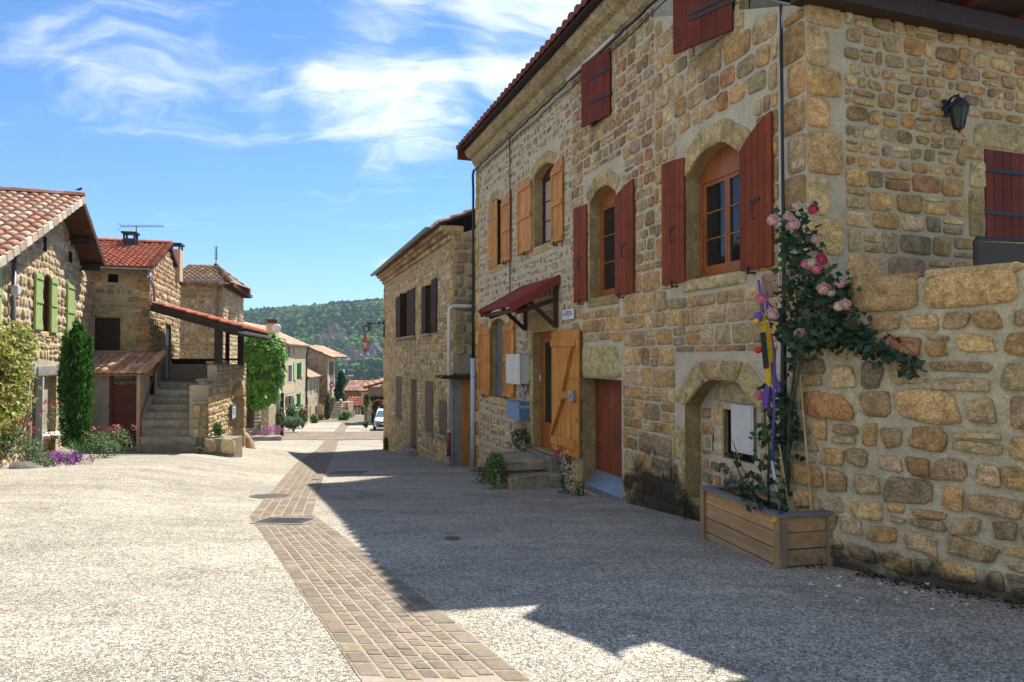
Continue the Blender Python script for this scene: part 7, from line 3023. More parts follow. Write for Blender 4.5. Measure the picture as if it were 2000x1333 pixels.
# open garage on a stone pillar
gp0 = gpx(720.5, 829)
GF = Fr(gp0.x - .6, gp0.y, 1, .24)
gar = thing('open_garage', 'open-fronted garage under an orange tiled lean-to roof carried by a stone pillar', 'garage', gp0)
dG = gp0.y
sG = dG / 1350
mb = MB()
px0, px1 = GF.px(716, 800)[0], GF.px(726, 800)[0]
zpt = GF.px(720, 783)[1]
Q = layout(px0, px1, gp0.z - .3, zpt, (.2, .34), (1, 2), [], .15, .03, .1)
mb.box(px0 + .02, px1 - .02, .0, .5, gp0.z - .3, zpt, (.35, .3, .22))
stones(mb, Q, .05, 4, PAL_PALE, rough=.06, K=10)
mb.build('pillar', m_sunstone, gar, GF)
mb = MB()
mb.box(GF.px(718, 800)[0], GF.px(722.5, 800)[0], .1, .35, zpt, GF.px(720, 755)[1])
mb.build('post', mat('orange_post', (.30, .12, .04), .6), gar, GF)
mb = MB()
a0, a1 = GF.px(709, 757), GF.px(790, 734)
mb2 = MB()
sl = Vector((a0[0] - a1[0], 0, a0[1] - a1[1]))
roof_tiles(mb2, Vector((a1[0], -.5, a1[1])), (0, 1, 0), sl.normalized(), 6, sl.length, .35, .6, PAL_ROOF, .14, 4)
mb2.build('roof', [m_tile, m_brownwood], gar, GF)
mb.box(px1, px1 + 5, 5.0, 5.3, gp0.z - 1, a0[1] - .2)
mb.box(px1 + .0, px1 + 5, 4.9, 4.99, gp0.z - 1, GF.px(720, 781)[1], mi=1)  # black sheet painting the shade inside the open garage
mb.box(px0 - .1, px0 + .2, .5, 5.3, gp0.z - 1, zpt + .4)
mb.build('wall', [m_far, mat('garage_interior_shade', (.022, .022, .025), .7)], gar, GF)

# car
ccar = gpx(752, 842)
car = thing('parked_car', 'white compact SUV facing us, parked past the corner of the shaded house', 'car', (ccar.x, ccar.y, ccar.z), rot=R(9))
mc = mat('pearl_white_car_paint', (.68, .69, .70), .25, spec=.5)
mk = mat('black_car_trim', (.015, .015, .016), .5)
CW, CLn = .90, 4.2
mb = MB()
secs = []
prof = [(.0, .42, .74, .78), (.06, .30, .86, .84), (.5, .26, .95, .88), (1.05, .24, 1.02, .90), (1.9, .24, 1.05, .90), (3.3, .24, 1.06, .90), (3.95, .28, 1.0, .87), (4.2, .42, .9, .80)]
V, F = [], []
for (y, zb, zt, hw) in prof:
    ring = [(-hw * .92, zb), (-hw, zb + .12), (-hw, zt - .18), (-hw * .93, zt - .04), (-hw * .7, zt), (hw * .7, zt), (hw * .93, zt - .04), (hw, zt - .18), (hw, zb + .12), (hw * .92, zb)]
    V += [(x, y, z) for x, z in ring]
nr = 10
for i in range(len(prof) - 1):
    for k in range(nr):
        F.append((i * nr + k, i * nr + (k + 1) % nr, (i + 1) * nr + (k + 1) % nr, (i + 1) * nr + k))
F += [tuple(range(nr)), tuple(range((len(prof) - 1) * nr, len(prof) * nr))]
mb.add(V, F, (1, 1, 1), 0, True)
V, F = [], []
for (y, z, hw) in ((1.0, 1.0, .80), (1.75, 1.50, .64), (2.2, 1.56, .62), (3.4, 1.54, .60), (4.0, 1.02, .72)):
    V += [(-hw, y, z - .0), (hw, y, z)]
body_roof = [(2, 3, 5, 4), (4, 5, 7, 6)]
mb.add(V, body_roof, (1, 1, 1), 0, True)
for s_ in (-1, 1):
    mb.tube([(s_ * .80, 1.0, 1.0), (s_ * .65, 1.75, 1.50), (s_ * .62, 2.2, 1.555), (s_ * .60, 3.4, 1.54), (s_ * .74, 4.0, 1.02)], .04, 6)
body = mb.build('body', mc, car)
mb = MB()
mb.add([(-.78, 1.02, 1.01), (.78, 1.02, 1.01), (.63, 1.74, 1.49), (-.63, 1.74, 1.49)], [(0, 1, 2, 3)])
mb.build('windscreen', mat('car_glass', (.10, .16, .17), .05, spec=.6), car)
for s_ in (-1, 1):
    mb = MB()
    mb.add([(s_ * .80, 1.06, 1.01), (s_ * .64, 1.78, 1.49), (s_ * .60, 3.4, 1.52), (s_ * .74, 3.95, 1.03)], [(0, 1, 2, 3)])
    mb.build('side_window', m_glass, car)
    mb = MB()
    mb.prism([(s_ * .38, .80), (s_ * .86, .84), (s_ * .87, .70), (s_ * .45, .69)], -.012, .25)
    mb.build('headlight', mat('headlamp_glass', (.45, .48, .5), .1, spec=.6), car)
    mb = MB()
    mb.box(s_ * .98 - .1, s_ * .98 + .1, 1.25, 1.40, 1.0, 1.14)
    mb.build('mirror', mk, car, bevel=.02)
    for y in (.85, 3.4):
        mw = Matrix.Translation((s_ * .86, y, .34)) @ Matrix.Rotation(R(90), 4, 'Y')
        mb = MB()
        mb.lathe([(.20, -.11), (.32, -.11), (.345, -.08), (.345, .08), (.32, .11), (.20, .11)], 20, M=mw)
        wh = mb.build('wheel', mk, car)
        mb = MB()
        mb.lathe([(0, -.105), (.21, -.105), (.21, .105), (0, .105)], 12, M=mw)
        mb.build('rim', m_galv, wh)
mb = MB()
mb.prism([(-.42, .76), (.42, .76), (.36, .60), (-.36, .60)], -.02, .2)
mb.prism([(-.62, .50), (.62, .50), (.52, .32), (-.52, .32)], -.012, .2)
mb.box(-.86, .86, .05, .3, .26, .32)
mb.build('grille', mk, car)
mb = MB()
mb.box(-.26, .26, -.035, -.022, .50, .60)
mb.build('number_plate', m_white, car)
# yellow hoop
hp_ = at(740, 796, dG + 1.5)
hoop = thing('yellow_hoop', 'large thin yellow hoop decorated with a flower, standing before the open garage', 'hoop', hp_)
mb = MB()
r_ = 14.5 * (dG + 1.5) / 1350
mb.tube([(r_ * math.cos(t), 0, r_ * math.sin(t)) for t in np.linspace(0, 2 * math.pi, 41)], .055, 6)
for k in range(3):
    t = k * math.pi / 3 + .5
    mb.tube([(-r_ * math.cos(t), 0, -r_ * math.sin(t)), (r_ * math.cos(t), 0, r_ * math.sin(t))], .008, 4)
mb.ball((0, 0, 0), .12)
mb.tube([(0, .05, -r_), (0, .05, hp_.z * 0 - r_ - 1.2)], .03, 5)
mb.build('ring', m_yel, hoop)
mb = MB()
mb.ball((.30, -.1, .42), .17, jit=.15)
mb.build('flower', mat('magenta_cloth', (.4, .05, .15), .7), hoop)

# far steps with side rails and decorations
fs0 = gpx(653, 817)
FS_ = Fr(fs0.x, fs0.y, 1, 0)
fst = thing('far_steps', 'grey flight of stone steps at the far end of the street', 'steps', fs0)
x0, x1 = FS_.px(644, 800)[0], FS_.px(664, 800)[0]
zt_ = FS_.px(650, 789)[1]
n = 8
for i in range(n):
    mb = MB()
    z1 = fs0.z + (zt_ - fs0.z) * (i + 1) / n
    mb.box(x0, x1, i * .3, i * .3 + .5, z1 - .3, z1, (.33, .29, .23))
    mb.build('step', m_step, fst, FS_, bevel=.02)
mb = MB()
mb.box(x0 - .5, x1 + .3, n * .3 + .2, n * .3 + 3, fs0.z - 1, zt_ - .02)
mb.build('landing', m_far, fst, FS_)

# left: nearer little stair under the climber
s0 = gpx(496, 857)
FQ = Fr(s0.x - .55, s0.y, 1, .05)
qst = thing('narrow_stair', 'narrow flight of worn stone steps under the big green climber', 'stair', s0)
xa, xb = FQ.px(486, 840)[0], FQ.px(507, 840)[0]
zt_ = FQ.px(500, 806)[1]
n = 8
for i in range(n):
    mb = MB()
    z1 = s0.z + (zt_ - s0.z) * (i + 1) / n
    slab(mb, xa - i * .10, xb - i * .095, i * .3, i * .3 + .6, z1 - .3, z1, (.3, .27, .21), .015, 4, 2)
    mb.build('step', m_step, qst, FQ, bevel=.012)
mb = MB()
mb.box(xb, xb + .5, .2, 3.2, s0.z - .5, zt_ + .4, (.4, .33, .23))
stones(mb, layout(xb, xb + .5, s0.z - .3, zt_ + .4, (.18, .3), (.8, 1.6), [], .2, .04), .04, 3, PAL_PALE, K=8)
for v in mb.V[1:]:
    v[:, 1] += .2
mb.build('side_wall', m_sunstone, qst, FQ)
mb = MB()
mb.box(FQ.px(517, 800)[0], FQ.px(527, 800)[0], 2, 3.2, s0.z - .5, FQ.px(520, 775)[1])
tag(mb.build('stone_gatepost', mat('grey_dressed_stone', (.30, .28, .24), .9, var=[(3, .15)], bump=[(20, .4)]), None, FQ, bevel=.02), 'plain grey stone pillar beside the narrow stair under the climber', 'gatepost')
mb = MB()
mb.box(FQ.px(527, 800)[0], FQ.px(533, 800)[0], 2.4, 2.5, s0.z - .5, FQ.px(520, 775)[1] + .1)
tag(mb.build('doorway_board', m_brownwood, None, FQ), 'dark doorway boarding right behind the grey stone pillar', 'door')

# modern street lamp, far
lp0 = at(671, 735, 90)
sl_ = thing('street_lamp', 'modern grey street lamp with a flat white head over the far roofs', 'street lamp', (lp0.x, lp0.y, -5.6))
mb = MB()
mb.tube([(0, 0, 0), (0, 0, at(671, 722, 90).z + 5.6)], .12, 8)
mb.tube([(0, 0, lp0.z + 5.6), (.9, -.3, lp0.z + 5.62)], .05, 6)
mb.build('pole', m_galv, sl_)
mb = MB()
mb.box(.6, 1.35, -.42, -.18, lp0.z + 5.58, lp0.z + 5.74)
mb.build('lamp_head', m_white, sl_, bevel=.05)

# wall lantern on the row
wl2 = at(553, 697, 60.4)
t = thing('wall_lantern', 'small dark wall lantern at the corner of the sand-rendered row house', 'wall lantern', wl2)
mb = MB()
mb.tube([(-.3, .2, .35), (.1, 0, .42), (.2, 0, .3)], .035, 5)
mb.build('bracket', m_iron, t)
mb = MB()
mb.lathe([(0, .32), (.08, .28), (.22, .12), (.12, -.3), (0, -.32)], 6, (.2, 0, 0))
mb.build('cage', m_iron, t)
# bunting
by = thing('yellow_bunting', 'yellow fabric bunting strung from the low house to the dark gable', 'bunting', at(630, 745, 79))
mb = MB()
pts = [at(625 + 11 * i / 8, 752 - 15 * (i / 8) ** 1.2, 79) for i in range(9)]
mb.tube([tuple(p) for p in pts], .02, 4)
for i in range(8):
    a, b = pts[i], pts[i + 1]
    mb.add([tuple(a), tuple(b), tuple((a + b) / 2 - Vector((0, 0, random.uniform(.45, .85))))], [(0, 1, 2)])
mb.build('cloth', m_yel, by, WORLD)

# ================================================================== plants of the sunny side
# cypress
cb = gpx(146, 882)
cd = 17.3
cp = at(146, 878, cd)
cyp = thing('cypress', 'dense dark green columnar cypress standing against the gabled house', 'cypress', cp)
H_ = (878 - 640) / 1350 * cd
W_ = 31 / 1350 * cd
mb = MB()
mb.tube([(0, 0, -.3), (0, 0, .4), (0, 0, H_ * .8)], [.09, .08, .02], 8)
mb.build('trunk', m_bark, cyp)
mb = MB()
plumes = []
for k in range(34):
    a = random.uniform(0, 6.28)
    rr = W_ * random.uniform(.0, .78) ** .8
    top = H_ * (1.03 - .26 * (rr / W_) ** 2.2) * random.uniform(.88, 1.03)
    plumes.append((rr * math.cos(a), rr * math.sin(a), top, random.uniform(.14, .22) * W_ / .48, random.uniform(.7, 1.3)))
for (x, y, top, r, sh) in plumes:
    n = 800
    t = rng.uniform(0, 1, n) ** .85
    z = .06 + t * (top - .06)
    taper = np.where(t < .7, 1.0, np.clip((1 - t) / .3, 0.02, 1) ** .7) * np.clip(.55 + t * 1.5, 0, 1)
    a = rng.uniform(0, 6.28, n)
    q = r * taper * rng.uniform(.45, 1.08, n)
    sway = .35 * np.clip(t * 1.6, 0, 1)
    P = np.stack([x * (.75 + sway * .7) + q * np.cos(a), y * (.75 + sway * .7) + q * np.sin(a), z], 1)
    out = np.stack([np.cos(a) * .8, np.sin(a) * .8, np.full(n, .2)], 1)
    leaves(mb, P, .115, shade_cols((.045 * sh, .145 * sh, .018 * sh), n, .35, (.09, .22, .025), .2), out, .34, -1.3)
mb.build('crown', m_leaf, cyp)

# creeper with cream and yellow variegated leaves on the gabled house
cr = thing('wall_creeper', 'yellow-green variegated creeper covering the near end of the gabled house wall', 'creeper', G1.w(G1.px(40, 850)[0], G1.px(40, 850)[1], .2))
mb = MB()
stem0 = G1.w(*G1.px(30, 855, .2), .2)
for k in range(9):
    pts = [stem0 + Vector((random.uniform(-.1, .1), random.uniform(-.2, .2), -.1))]
    for t in range(1, 6):
        u, z = G1.px(random.uniform(14, 66), 850 - 210 * t / 5, .2)
        pts.append(G1.w(u, z, random.uniform(.05, .28)))
    mb.tube([tuple(p) for p in pts], [.02 - .003 * i for i in range(6)], 5)
mb.build('stem', m_bark, cr, WORLD)
mb = MB()
PP, CC_ = [], []
for (px_, py_, rx, ry, n) in [(38, 660, 24, 24, 560), (58, 668, 18, 22, 380), (28, 700, 22, 30, 600), (42, 715, 20, 36, 560), (33, 765, 20, 44, 650), (28, 815, 18, 34, 420), (46, 775, 12, 36, 220), (12, 680, 10, 24, 140), (8, 835, 8, 16, 100)]:
    a = rng.normal(0, .5, (n, 2))
    for (da, db) in a:
        u, z = G1.px(px_ + da * rx, py_ + db * ry, .25)
        PP.append(tuple(G1.w(u, z, .12 + abs(random.gauss(0, .10)))))
n = len(PP)
leaves(mb, PP, .115, shade_cols((.42, .39, .10), n, .35, (.18, .26, .05), .3), np.tile((.6, -.3, .45), (n, 1)), .6, .4)
mb.build('foliage', m_leaf, cr, WORLD)

# flower bed along the gabled house
def gleft(px_, py_):
    return gpx(px_, py_)


BEDG = 'flowering plants in the bed of the gabled house'
GREEN = dict(base=(.10, .18, .055), alt=(.16, .24, .085))
weed(at(10, 893, 14.3), .62, .72, 700, 'big pale-green valerian clump with dusty red flowers at the left end of the bed', size=.075, asp=.4, flowers=((.48, .13, .11), 200), fsize=.028, name='valerian', cat='flower clump', group=BEDG, stalks=16, **GREEN)
weed(at(55, 905, 14.6), .5, .55, 420, 'leafy green clump below the creeper with a few red flower heads', size=.07, asp=.4, flowers=((.45, .09, .10), 60), fsize=.03, name='valerian', cat='flower clump', group=BEDG, **GREEN)
weed(at(105, 868, 16.4), .38, .95, 230, 'tall airy valerian with dark pink heads in front of the garage panels', size=.06, asp=.4, flowers=((.50, .11, .16), 110), fsize=.024, name='valerian', cat='flower clump', group=BEDG, **GREEN)
weed(at(185, 885, 17.2), .55, .55, 420, 'loose green clump with red buds at the foot of the cypress', size=.07, asp=.4, flowers=((.45, .06, .10), 70), fsize=.03, name='valerian', cat='flower clump', group=BEDG, **GREEN)
weed(at(222, 880, 18.6), .62, .62, 520, 'broad clump with pink and rust flower heads in front of the maroon door', size=.07, asp=.45, flowers=((.55, .18, .20), 130), fsize=.026, name='valerian', cat='flower clump', group=BEDG, **GREEN)
weed(at(205, 893, 17.6), .5, .45, 380, 'low blue-green clump spilling from the bed onto the concrete', base=(.08, .14, .08), alt=(.12, .18, .09), size=.07, asp=.5, name='valerian', cat='flower clump', group=BEDG)
weed(at(75, 922, 14.3), .42, .32, 330, 'low bright green plant hanging over the front stones of the bed', base=(.07, .14, .03), alt=(.11, .19, .04), size=.07, asp=.5, name='bed_plant', cat='plant', group=BEDG)
# iris-like tuft
tp = at(152, 903, 15.9)
t = thing('strap_leaf_plant', 'tuft of long strap-shaped green leaves between the purple cushion and the cypress', 'plant', tp, BEDG)
mb = MB()
for k in range(120):
    a = random.uniform(0, 6.28)
    d = Vector((math.cos(a), math.sin(a), 0))
    L_ = random.uniform(.3, .62)
    lean = random.uniform(.15, .7)
    s = d.cross(Vector((0, 0, 1))) * .012
    V = []
    for f in (0, .4, .75, 1):
        c = d * (L_ * lean * f * f + .05) + Vector((0, 0, L_ * (f - .35 * lean * f * f)))
        w = 1 - f * .9
        V += [tuple(c + s * w), tuple(c - s * w)]
    mb.add(V, [(0, 1, 3, 2), (2, 3, 5, 4), (4, 5, 7, 6)], shade_cols((.08, .16, .045), 1, .3)[0])
mb.build('foliage', m_leaf, t)


def cushion(p, rx, ry, h_, col, label, n=700, name='flower_cushion', group='purple and magenta flower cushions', green=(.07, .13, .03)):
    t = thing(name, label, 'flower cushion', p, group)
    mb = MB()
    P, d = blob_pts((0, 0, 0), (rx, ry, h_), n, .8)
    k = P[:, 2] > -.02
    leaves(mb, P[k], .05, shade_cols(green, k.sum(), .3), d[k], .5, 0)
    mb.build('foliage', m_leaf, t)
    mb = MB()
    P, d = blob_pts((0, 0, 0), (rx * 1.03, ry * 1.03, h_ * 1.08), n, .93)
    k = P[:, 2] > h_ * .15
    leaves(mb, P[k], .055, shade_cols(col, k.sum(), .25), d[k], .95, 0)
    mb.build('blossom', m_petal, t)


cushion(at(110, 908, 15.0), .62, .35, .24, (.42, .10, .45), 'round cushion of vivid purple flowers at the front of the bed')
cushion(at(519, 854, 41.5), .5, .5, .5, (.50, .07, .38), 'magenta flower cushion before the low bed stones of the sunny row')
cushion(at(535, 846, 44.0), .5, .5, .42, (.48, .10, .36), 'smaller magenta flower cushion beyond the first, beside the row house wall')
# bed stones
m_bedstone = mat('bed_stone', 'attr', .92, var=[(4, .25), (20, .2)], bump=[(10, .6)])
for (px_, py_, d_, r_, lab, c_) in ((8, 921, 14.0, .30, 'pale rounded bed stone cut by the frame edge', (.42, .36, .27)), (45, 919, 14.1, .34, 'dark grey oblong bed stone under the bright green plant', (.16, .15, .135)),
                                    (128, 890, 16.2, .28, 'flat grey stone behind the purple cushion', (.3, .29, .26)), (500, 868, 42.0, .0, '', (0, 0, 0))):
    if r_ == 0:
        continue
    mb = MB()
    mb.ball((0, 0, 0), r_, nu=12, nv=8, sc=(1.25, .8, .55), jit=.06, col=c_)
    o = mb.build('bed_stone', m_bedstone, None, Fr(*at(px_, py_, d_)[:2], 1, .1, at(px_, py_, d_).z))
    tag(o, lab, 'stone', 'stones edging the flower bed')
mb = MB()
p = at(522, 856, 40.8)
slab(mb, -.9, .8, -.3, .3, -.4, .12, (.34, .30, .24), .04)
tag(mb.build('bed_edging', m_step, None, Fr(p.x, p.y, 1, .2, p.z), bevel=.03), 'low kerb of rough stone under the magenta flower cushions', 'bed edging')

# big climber on its trunk
vp = at(513, 806, 40.0)
vt = thing('climber_tree', 'big dense bright green climber rising like a tree against the row house', 'climber', vp)
sV = 40.0 / 1350
mb = MB()
mb.tube([(-.75, 0, -.9), (-.7, .1, .6), (-.55, .2, 2.0), (-.3, .2, 3.2)], [.24, .20, .18, .12], 9)
mb.tube([(-.5, .1, .8), (-.1, 0, 1.6), (.2, -.1, 2.6)], [.14, .11, .07], 7)
mb.build('trunk', m_bark, vt)
mb = MB()
for (px_, py_, rx, ry, n, cdep) in [(512, 700, 34, 40, 1500, 0), (500, 680, 24, 26, 700, -.2), (527, 684, 26, 32, 900, -.1), (538, 715, 18, 28, 500, 0), (505, 745, 26, 22, 600, 0), (528, 740, 22, 26, 600, .1),
                              (492, 770, 12, 24, 260, .1), (520, 772, 22, 16, 420, 0), (497, 715, 16, 34, 420, 0.1), (515, 662, 22, 12, 380, 0), (486, 700, 8, 30, 200, .1), (505, 788, 18, 10, 200, 0)]:
    c = at(px_, py_, 40 + cdep)
    P, d = blob_pts(tuple(c), (rx * sV, .9 * rx * sV, ry * sV), n, .75)
    k = random.uniform(.8, 1.15)
    leaves(mb, P, .26, shade_cols((.13 * k, .31 * k, .028), n, .34, (.19, .40, .05), .25), d + np.array((.2, -.3, .5)), .72, .5)
mb.build('crown', m_leaf, vt, WORLD)

# shrubs of the row
def shrub(px_, py_, d_, w_px, h_px, label, base, alt, size=.2, flowers=None, n=900, name='shrub', spiky=False):
    p = at(px_, py_, d_)
    s = d_ / 1350
    t = thing(name, label, 'shrub', p, 'shrubs along the sunny row')
    mb = MB()
    for k in range(6):
        a = random.uniform(0, 6.28)
        mb.tube([(0, 0, -.2), (w_px * s * .3 * math.cos(a), w_px * s * .3 * math.sin(a), h_px * s * .7)], [.05, .015], 5)
    mb.build('stem', m_bark, t)
    mb = MB()
    for k in range(7):
        a = random.uniform(0, 6.28)
        q = random.uniform(.0, .55)
        c = (w_px * s * .5 * q * math.cos(a), w_px * s * .5 * q * math.sin(a), h_px * s * random.uniform(.15, .68))
        P, d = blob_pts(c, (w_px * s * .3, w_px * s * .3, h_px * s * .3), n // 7, .5)
        P[:, 2] = np.abs(P[:, 2])
        kk = random.uniform(.8, 1.2)
        leaves(mb, P, size, shade_cols(tuple(x * kk * 1.45 for x in base), len(P), .35, alt), d + np.array((0, 0, .3)), .2 if spiky else .6, -1 if spiky else .2)
    mb.build('foliage', m_leaf, t)
    if flowers:
        mb = MB()
        P, d = blob_pts((0, 0, h_px * s * .55), (w_px * s * .45, w_px * s * .45, h_px * s * .4), flowers[1], .9)
        leaves(mb, P, size * .8, shade_cols(flowers[0], flowers[1], .3), d, .9, 0)
        mb.build('blossom', m_petal, t)


G_ = (.07, .13, .03)
shrub(540, 838, 46, 26, 50, 'upright yellow-green bush between the stone pillar and the grey pipe of the row', (.10, .15, .03), (.16, .20, .05))
shrub(566, 826, 57, 30, 40, 'rounded dark green rose bush under the brown lower shutters', (.05, .11, .03), (.08, .15, .04))
shrub(591, 832, 60, 24, 44, 'dark bush with a few red roses under the mint shutters', (.05, .11, .03), (.09, .15, .04), flowers=((.4, .05, .08), 40))
shrub(573, 838, 52, 42, 25, 'wide grey-green lavender mound in front of the rose bushes', (.09, .13, .07), (.12, .15, .09), size=.3, spiky=True, n=1400)
shrub(615, 828, 70, 14, 20, 'small fresh green bush at the foot of the low house', (.10, .18, .04), (.13, .2, .05))
shrub(673, 819, 76, 24, 16, 'low clipped green mound beside the far steps', (.05, .13, .02), (.08, .16, .03))
shrub(686, 818, 82, 12, 16, 'small ochre-green plant beside the red-roofed shed', (.16, .16, .04), (.2, .18, .05))
shrub(640, 818, 77, 11, 66, 'narrow column of dark climbing foliage on the corner by the far steps', (.03, .08, .02), (.06, .12, .03), n=1200)
shrub(709, 820, 86, 10, 34, 'thin green bush beside the stone pillar garage', (.08, .16, .03), (.12, .2, .04))
shrub(716, 800, 60, 12, 34, 'rambling plant with red blooms on the garage pillar', (.05, .10, .03), (.08, .13, .04), flowers=((.4, .04, .07), 26), n=300)
shrub(715, 832, 57, 14, 8, 'low creeping plant at the foot of the garage pillar', (.05, .09, .03), (.08, .12, .04), n=260)
shrub(754, 884, 31.5, 12, 38, 'yellow-flowered weed at the far corner of the dark-shuttered house', (.08, .12, .03), (.14, .17, .04), size=.12, flowers=((.5, .42, .04), 40), n=420)
# far conifer
fp_ = at(664, 800, 84)
fc_ = thing('conifer', 'dark rounded conifer behind the far steps', 'conifer', fp_)
mb = MB()
mb.tube([(0, 0, -1), (0, 0, 3)], [.2, .05], 6)
mb.build('trunk', m_bark, fc_)
mb = MB()
sF = 84 / 1350
for k in range(9):
    a = k * .9
    z = (8 + k * 7) * sF
    P, d = blob_pts((3.2 * sF * math.cos(a), 3.2 * sF * math.sin(a), z), (7.5 * sF * (1 - .04 * k), 7 * sF, 9 * sF), 420, .6)
    leaves(mb, P, .34, shade_cols((.02, .06, .015), 420, .35, (.05, .11, .02), .2), d, .5, -.6)
mb.build('crown', m_leaf, fc_)
# potted plants and decorations near the far steps
def pot(px_, py_, d_, r_, label, col, fcol):
    p = at(px_, py_, d_)
    t = thing('flower_pot', label, 'flower pot', p, 'flower pots by the far steps')
    mb = MB()
    mb.lathe([(0, 0), (r_ * .7, 0), (r_, r_ * 1.3), (r_ * 1.05, r_ * 1.5), (r_ * .9, r_ * 1.5), (0, r_ * 1.3)], 12)
    mb.build('pot', mat('pot_clay', col, .8), t)
    mb = MB()
    P, d = blob_pts((0, 0, r_ * 2.1), (r_ * 1.3, r_ * 1.3, r_), 130, .4)
    leaves(mb, P, r_ * .6, shade_cols((.07, .13, .03), 130, .3), d, .6, 0)
    mb.build('foliage', m_leaf, t)
    mb = MB()
    P, d = blob_pts((0, 0, r_ * 2.3), (r_ * 1.4, r_ * 1.4, r_ * 1.1), 60, .85)
    leaves(mb, P, r_ * .6, shade_cols(fcol, 60, .25), d, .9, 0)
    mb.build('blossom', m_petal, t)


pot(631, 790, 77, .22, 'pot of red geraniums on the pale garden pillar', (.3, .12, .07), (.55, .03, .03))
pot(650, 791, 78.5, .25, 'clay pot with a bushy plant at the top of the far steps', (.3, .13, .07), (.12, .2, .05))
pot(626, 824, 76, .22, 'grey pot at the foot of the low house wall', (.2, .17, .14), (.10, .16, .05))
pot(636, 817, 77, .2, 'clay pot at the foot of the far steps', (.33, .14, .08), (.5, .12, .05))
pp_ = gpx(632, 819)
mb = MB()
zp_ = at(632, 790, 77).z
mb.box(-.2, .2, -.2, .2, 0, zp_ - pp_.z - .06)
mb.box(-.26, .26, -.26, .26, zp_ - pp_.z - .06, zp_ - pp_.z)
tag(mb.build('garden_pillar', m_render, None, Fr(pp_.x, 77, 1, 0, pp_.z)), 'pale square garden pillar carrying the red geraniums', 'pillar')
# decorated rail beside the far steps
dp0, dp1 = at(667, 786, 79.5), at(676, 810, 76)
dr = thing('decorated_handrail', 'white stair rail wound with yellow, pink and orange flower decorations beside the far steps', 'handrail', dp1)
mb = MB()
mb.tube([tuple(dp0), tuple(dp1)], .035, 5)
for f in (0, .5, 1):
    q_ = dp0.lerp(dp1, f)
    mb.tube([tuple(q_), tuple(q_ - Vector((0, 0, 1.1)))], .03, 5)
mb.build('rail', m_white, dr, WORLD)
for k in range(10):
    q_ = dp0.lerp(dp1, k / 9) + Vector((random.uniform(-.25, .2), 0, random.uniform(-.1, .35)))
    mb = MB()
    mb.ball(tuple(q_), random.uniform(.13, .22), nu=7, nv=5, jit=.15, col=random.choice([(.6, .4, .02), (.55, .08, .2), (.6, .22, .02), (.6, .55, .45)]))
    mb.build('paper_flower', m_petal, dr, WORLD)
sgn = at(689, 809, 80)
mb = MB()
mb.box(-.28, .28, 0, .05, 0, .55)
mb.box(-.03, .03, .02, .06, -.5, 0)
tag(mb.build('small_sign', m_white, None, Fr(sgn.x, sgn.y, 1, 0, sgn.z - .2)), 'small white board standing before the red-roofed shed', 'sign')
ww = at(655, 760, 82.6)
wd = at(648, 752, 80.8)
mb = MB()
for k in range(8):
    a = k * math.pi / 4
    mb.ball((.22 * math.cos(a), 0, .3 * math.sin(a)), .12, nu=6, nv=4, col=random.choice([(.2, .1, .4), (.5, .1, .3), (.5, .35, .05)]))
mb.tube([(0, .1, .3), (0, .1, .9)], .02, 4)
tag(mb.build('hanging_wreath', m_petal, None, Fr(wd.x, wd.y, 1, 0, wd.z)), 'purple and pink wreath hung on the wall of the end house', 'wreath')

# ================================================================== the wooded hill
rk = []
m_rock = mat('grey_crag', 'attr', .95, var=[(.05, .25), (.3, .3)], bump=[(.4, .8)], spec=.05)


def hill_hit(px_, py_):
    r = ray(px_, py_)
    y = 320.0
    while y < 990:
        p = Vector((0, 0, CH)) + r * (y / r.y)
        if p.z <= terrain_z(np.array([p.x]), np.array([p.y]))[0] + 3:
            return p
        y += 3
    return Vector((0, 0, CH)) + r * (990 / r.y)


CRAGS = [(643, 672, 24, 20, 'pale crag high on the wooded hill above the low roofs'), (680, 706, 17, 17, 'jagged grey crag in the middle of the wooded hill'), (720, 702, 15, 22, 'broken grey crag near the lantern on the wooded hill'), (655, 660, 12, 8, 'small top outcrop over the pale crag on the wooded hill')]
for (px_, py_, w_, h_, lab) in CRAGS:
    p = hill_hit(px_, py_)
    s = p.y / 1350
    mb = MB()
    for k in range(26):
        a, b = random.gauss(0, .42), random.gauss(0, .42)
        c = (a * w_ * s, b * h_ * s * .9, b * h_ * s * .55)
        q_ = random.uniform(.75, 1.15)
        mb.ball(c, random.uniform(3, 7), nu=7, nv=5, sc=(1, .8, random.uniform(.9, 1.7)), jit=.28, col=np.array((.20, .185, .165)) * q_)
        mb.S[-35:] = [False] * 35
    tag(mb.build('rock_crag', m_rock, None, Fr(p.x, p.y, 1, 0, p.z)), lab, 'crag', 'crags on the hillside')
    rk.append((p.x, p.y, w_ * s * .75, h_ * s))

m_tree = mat('hill_tree_leaves', 'attr', .9, var=[(.35, .3)], spec=.05)
N_T = 15000
X = rng.uniform(-560, 150, N_T)
Y = rng.uniform(400, 1000, N_T)
az = X / Y
ok = (az > -.56) & (az < .05)
fld = rng.random(N_T)
for (x, y, a, b) in rk:
    ok &= ~(((X - x) / a) ** 2 + ((Y - y) / (b * 2.0)) ** 2 < rng.uniform(.25, 1.1, N_T))
X, Y = X[ok], Y[ok]
Z = terrain_z(X, Y)
base = np.array([mnoise.noise(Vector((x * .012, y * .012, 0))) for x, y in zip(X, Y)])
ico = bpy.data.meshes.new('tmp')
import bmesh
bm = bmesh.new()
bmesh.ops.create_icosphere(bm, subdivisions=2, radius=1)
IV = np.array([v.co[:] for v in bm.verts])
IF = [tuple(v.index for v in f.verts) for f in bm.faces]
bm.free()
bpy.data.meshes.remove(ico)
mb = MB()
shapes = []
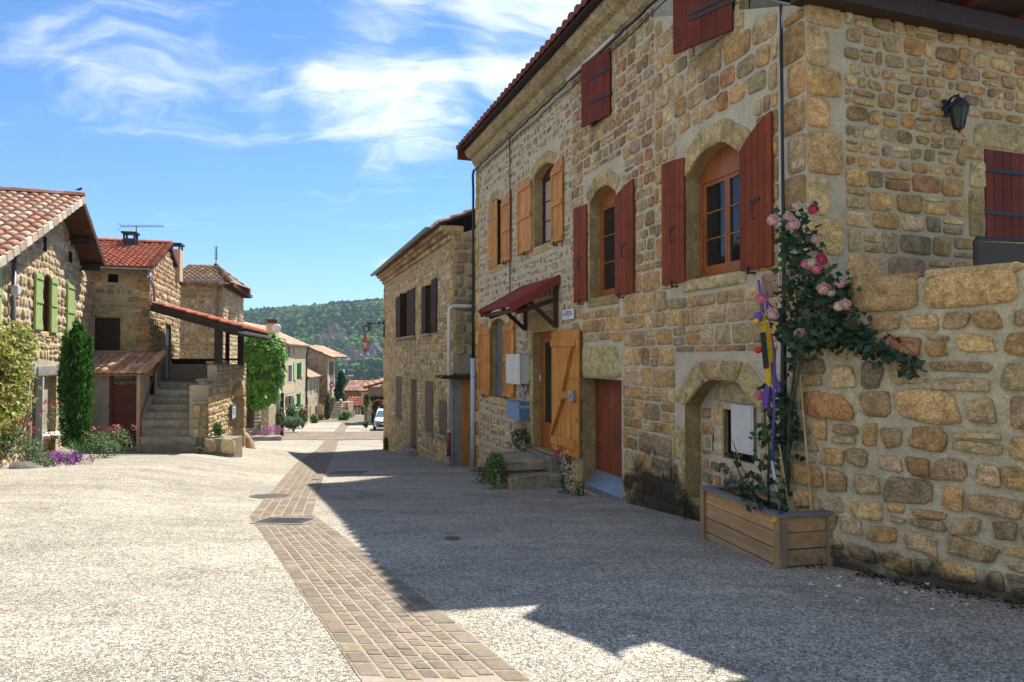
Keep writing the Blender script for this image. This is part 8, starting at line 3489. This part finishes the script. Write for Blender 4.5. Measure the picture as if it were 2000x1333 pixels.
for k in range(14):
    v = IV.copy()
    for i in range(len(v)):
        v[i] *= 1 + .42 * mnoise.noise(Vector(IV[i] * 2.1 + k * 7)) + .22 * mnoise.noise(Vector(IV[i] * 5 + k * 3)) + random.uniform(-.1, .1)
    shapes.append(v)
NV = len(IV)
allV, allC, allF = [], [], []
for i in range(len(X)):
    r = random.uniform(2.3, 4.6)
    pine = base[i] + random.gauss(0, .25) > .12
    sc = np.array((r * .75, r * .75, r * 1.45)) if pine else np.array((r, r, r * 1.05))
    a = random.uniform(0, 6.28)
    c, s = math.cos(a), math.sin(a)
    v = shapes[i % 14] * sc
    v = np.stack([v[:, 0] * c - v[:, 1] * s, v[:, 0] * s + v[:, 1] * c, v[:, 2]], 1) + np.array((X[i], Y[i], Z[i] + sc[2] * .8))
    allV.append(v)
    col = (np.array((.018, .052, .024)) if pine else np.array((.055, .118, .030))) * random.uniform(.7, 1.35)
    allC.append(np.broadcast_to(col, (NV, 3)))
IFa = np.array(IF)
F = (IFa[None] + (np.arange(len(X)) * NV)[:, None, None]).reshape(-1, 3)
mb.V, mb.C = [np.concatenate(allV)], [np.concatenate(allC)]
mb.F, mb.n = F.tolist(), len(X) * NV
mb.MI, mb.S = [0] * len(mb.F), [False] * len(mb.F)
o = mb.build('forest', m_tree)
tag(o, 'wooded hillside of mixed pines and broadleaf trees closing the view', 'forest', None, 'stuff')
# bright meadow near the crest
p = hill_hit(742, 588)
mb = MB()
n = 12
V, F = [], []
for j in range(n):
    for i in range(n):
        x, y = p.x - 16 + 32 * i / (n - 1), p.y - 24 + 48 * j / (n - 1)
        V.append((x, y, float(terrain_z(np.array([x]), np.array([y]))[0]) + 4.5))
F = [(j * n + i, j * n + i + 1, (j + 1) * n + i + 1, (j + 1) * n + i) for j in range(n - 1) for i in range(n - 1)]
mb.add(V, F, (1, 1, 1), 0, True)
o = mb.build('meadow', mat('pale_meadow', (.20, .30, .10), .9, var=[(.1, .2)]))
o['kind'] = 'structure'

# thin summer haze over the valley
hz = MB()
hz.box(-2600, 2600, -320, 3100, -420, 260)
m_haze = bpy.data.materials.new('summer_haze')
m_haze.use_nodes = True
N, L = m_haze.node_tree.nodes, m_haze.node_tree.links
N.clear()
ho = N.new('ShaderNodeOutputMaterial')
hv = N.new('ShaderNodeVolumePrincipled')
hv.inputs['Color'].default_value = (.72, .84, 1.0, 1)
hv.inputs['Density'].default_value = .00015
hv.inputs['Anisotropy'].default_value = .2
L.new(hv.outputs[0], ho.inputs['Volume'])
USE_HAZE = True
if USE_HAZE:
    o = hz.build('haze', m_haze)
    tag(o, 'thin blue summer haze between the village and the hill', 'haze', None, 'stuff')
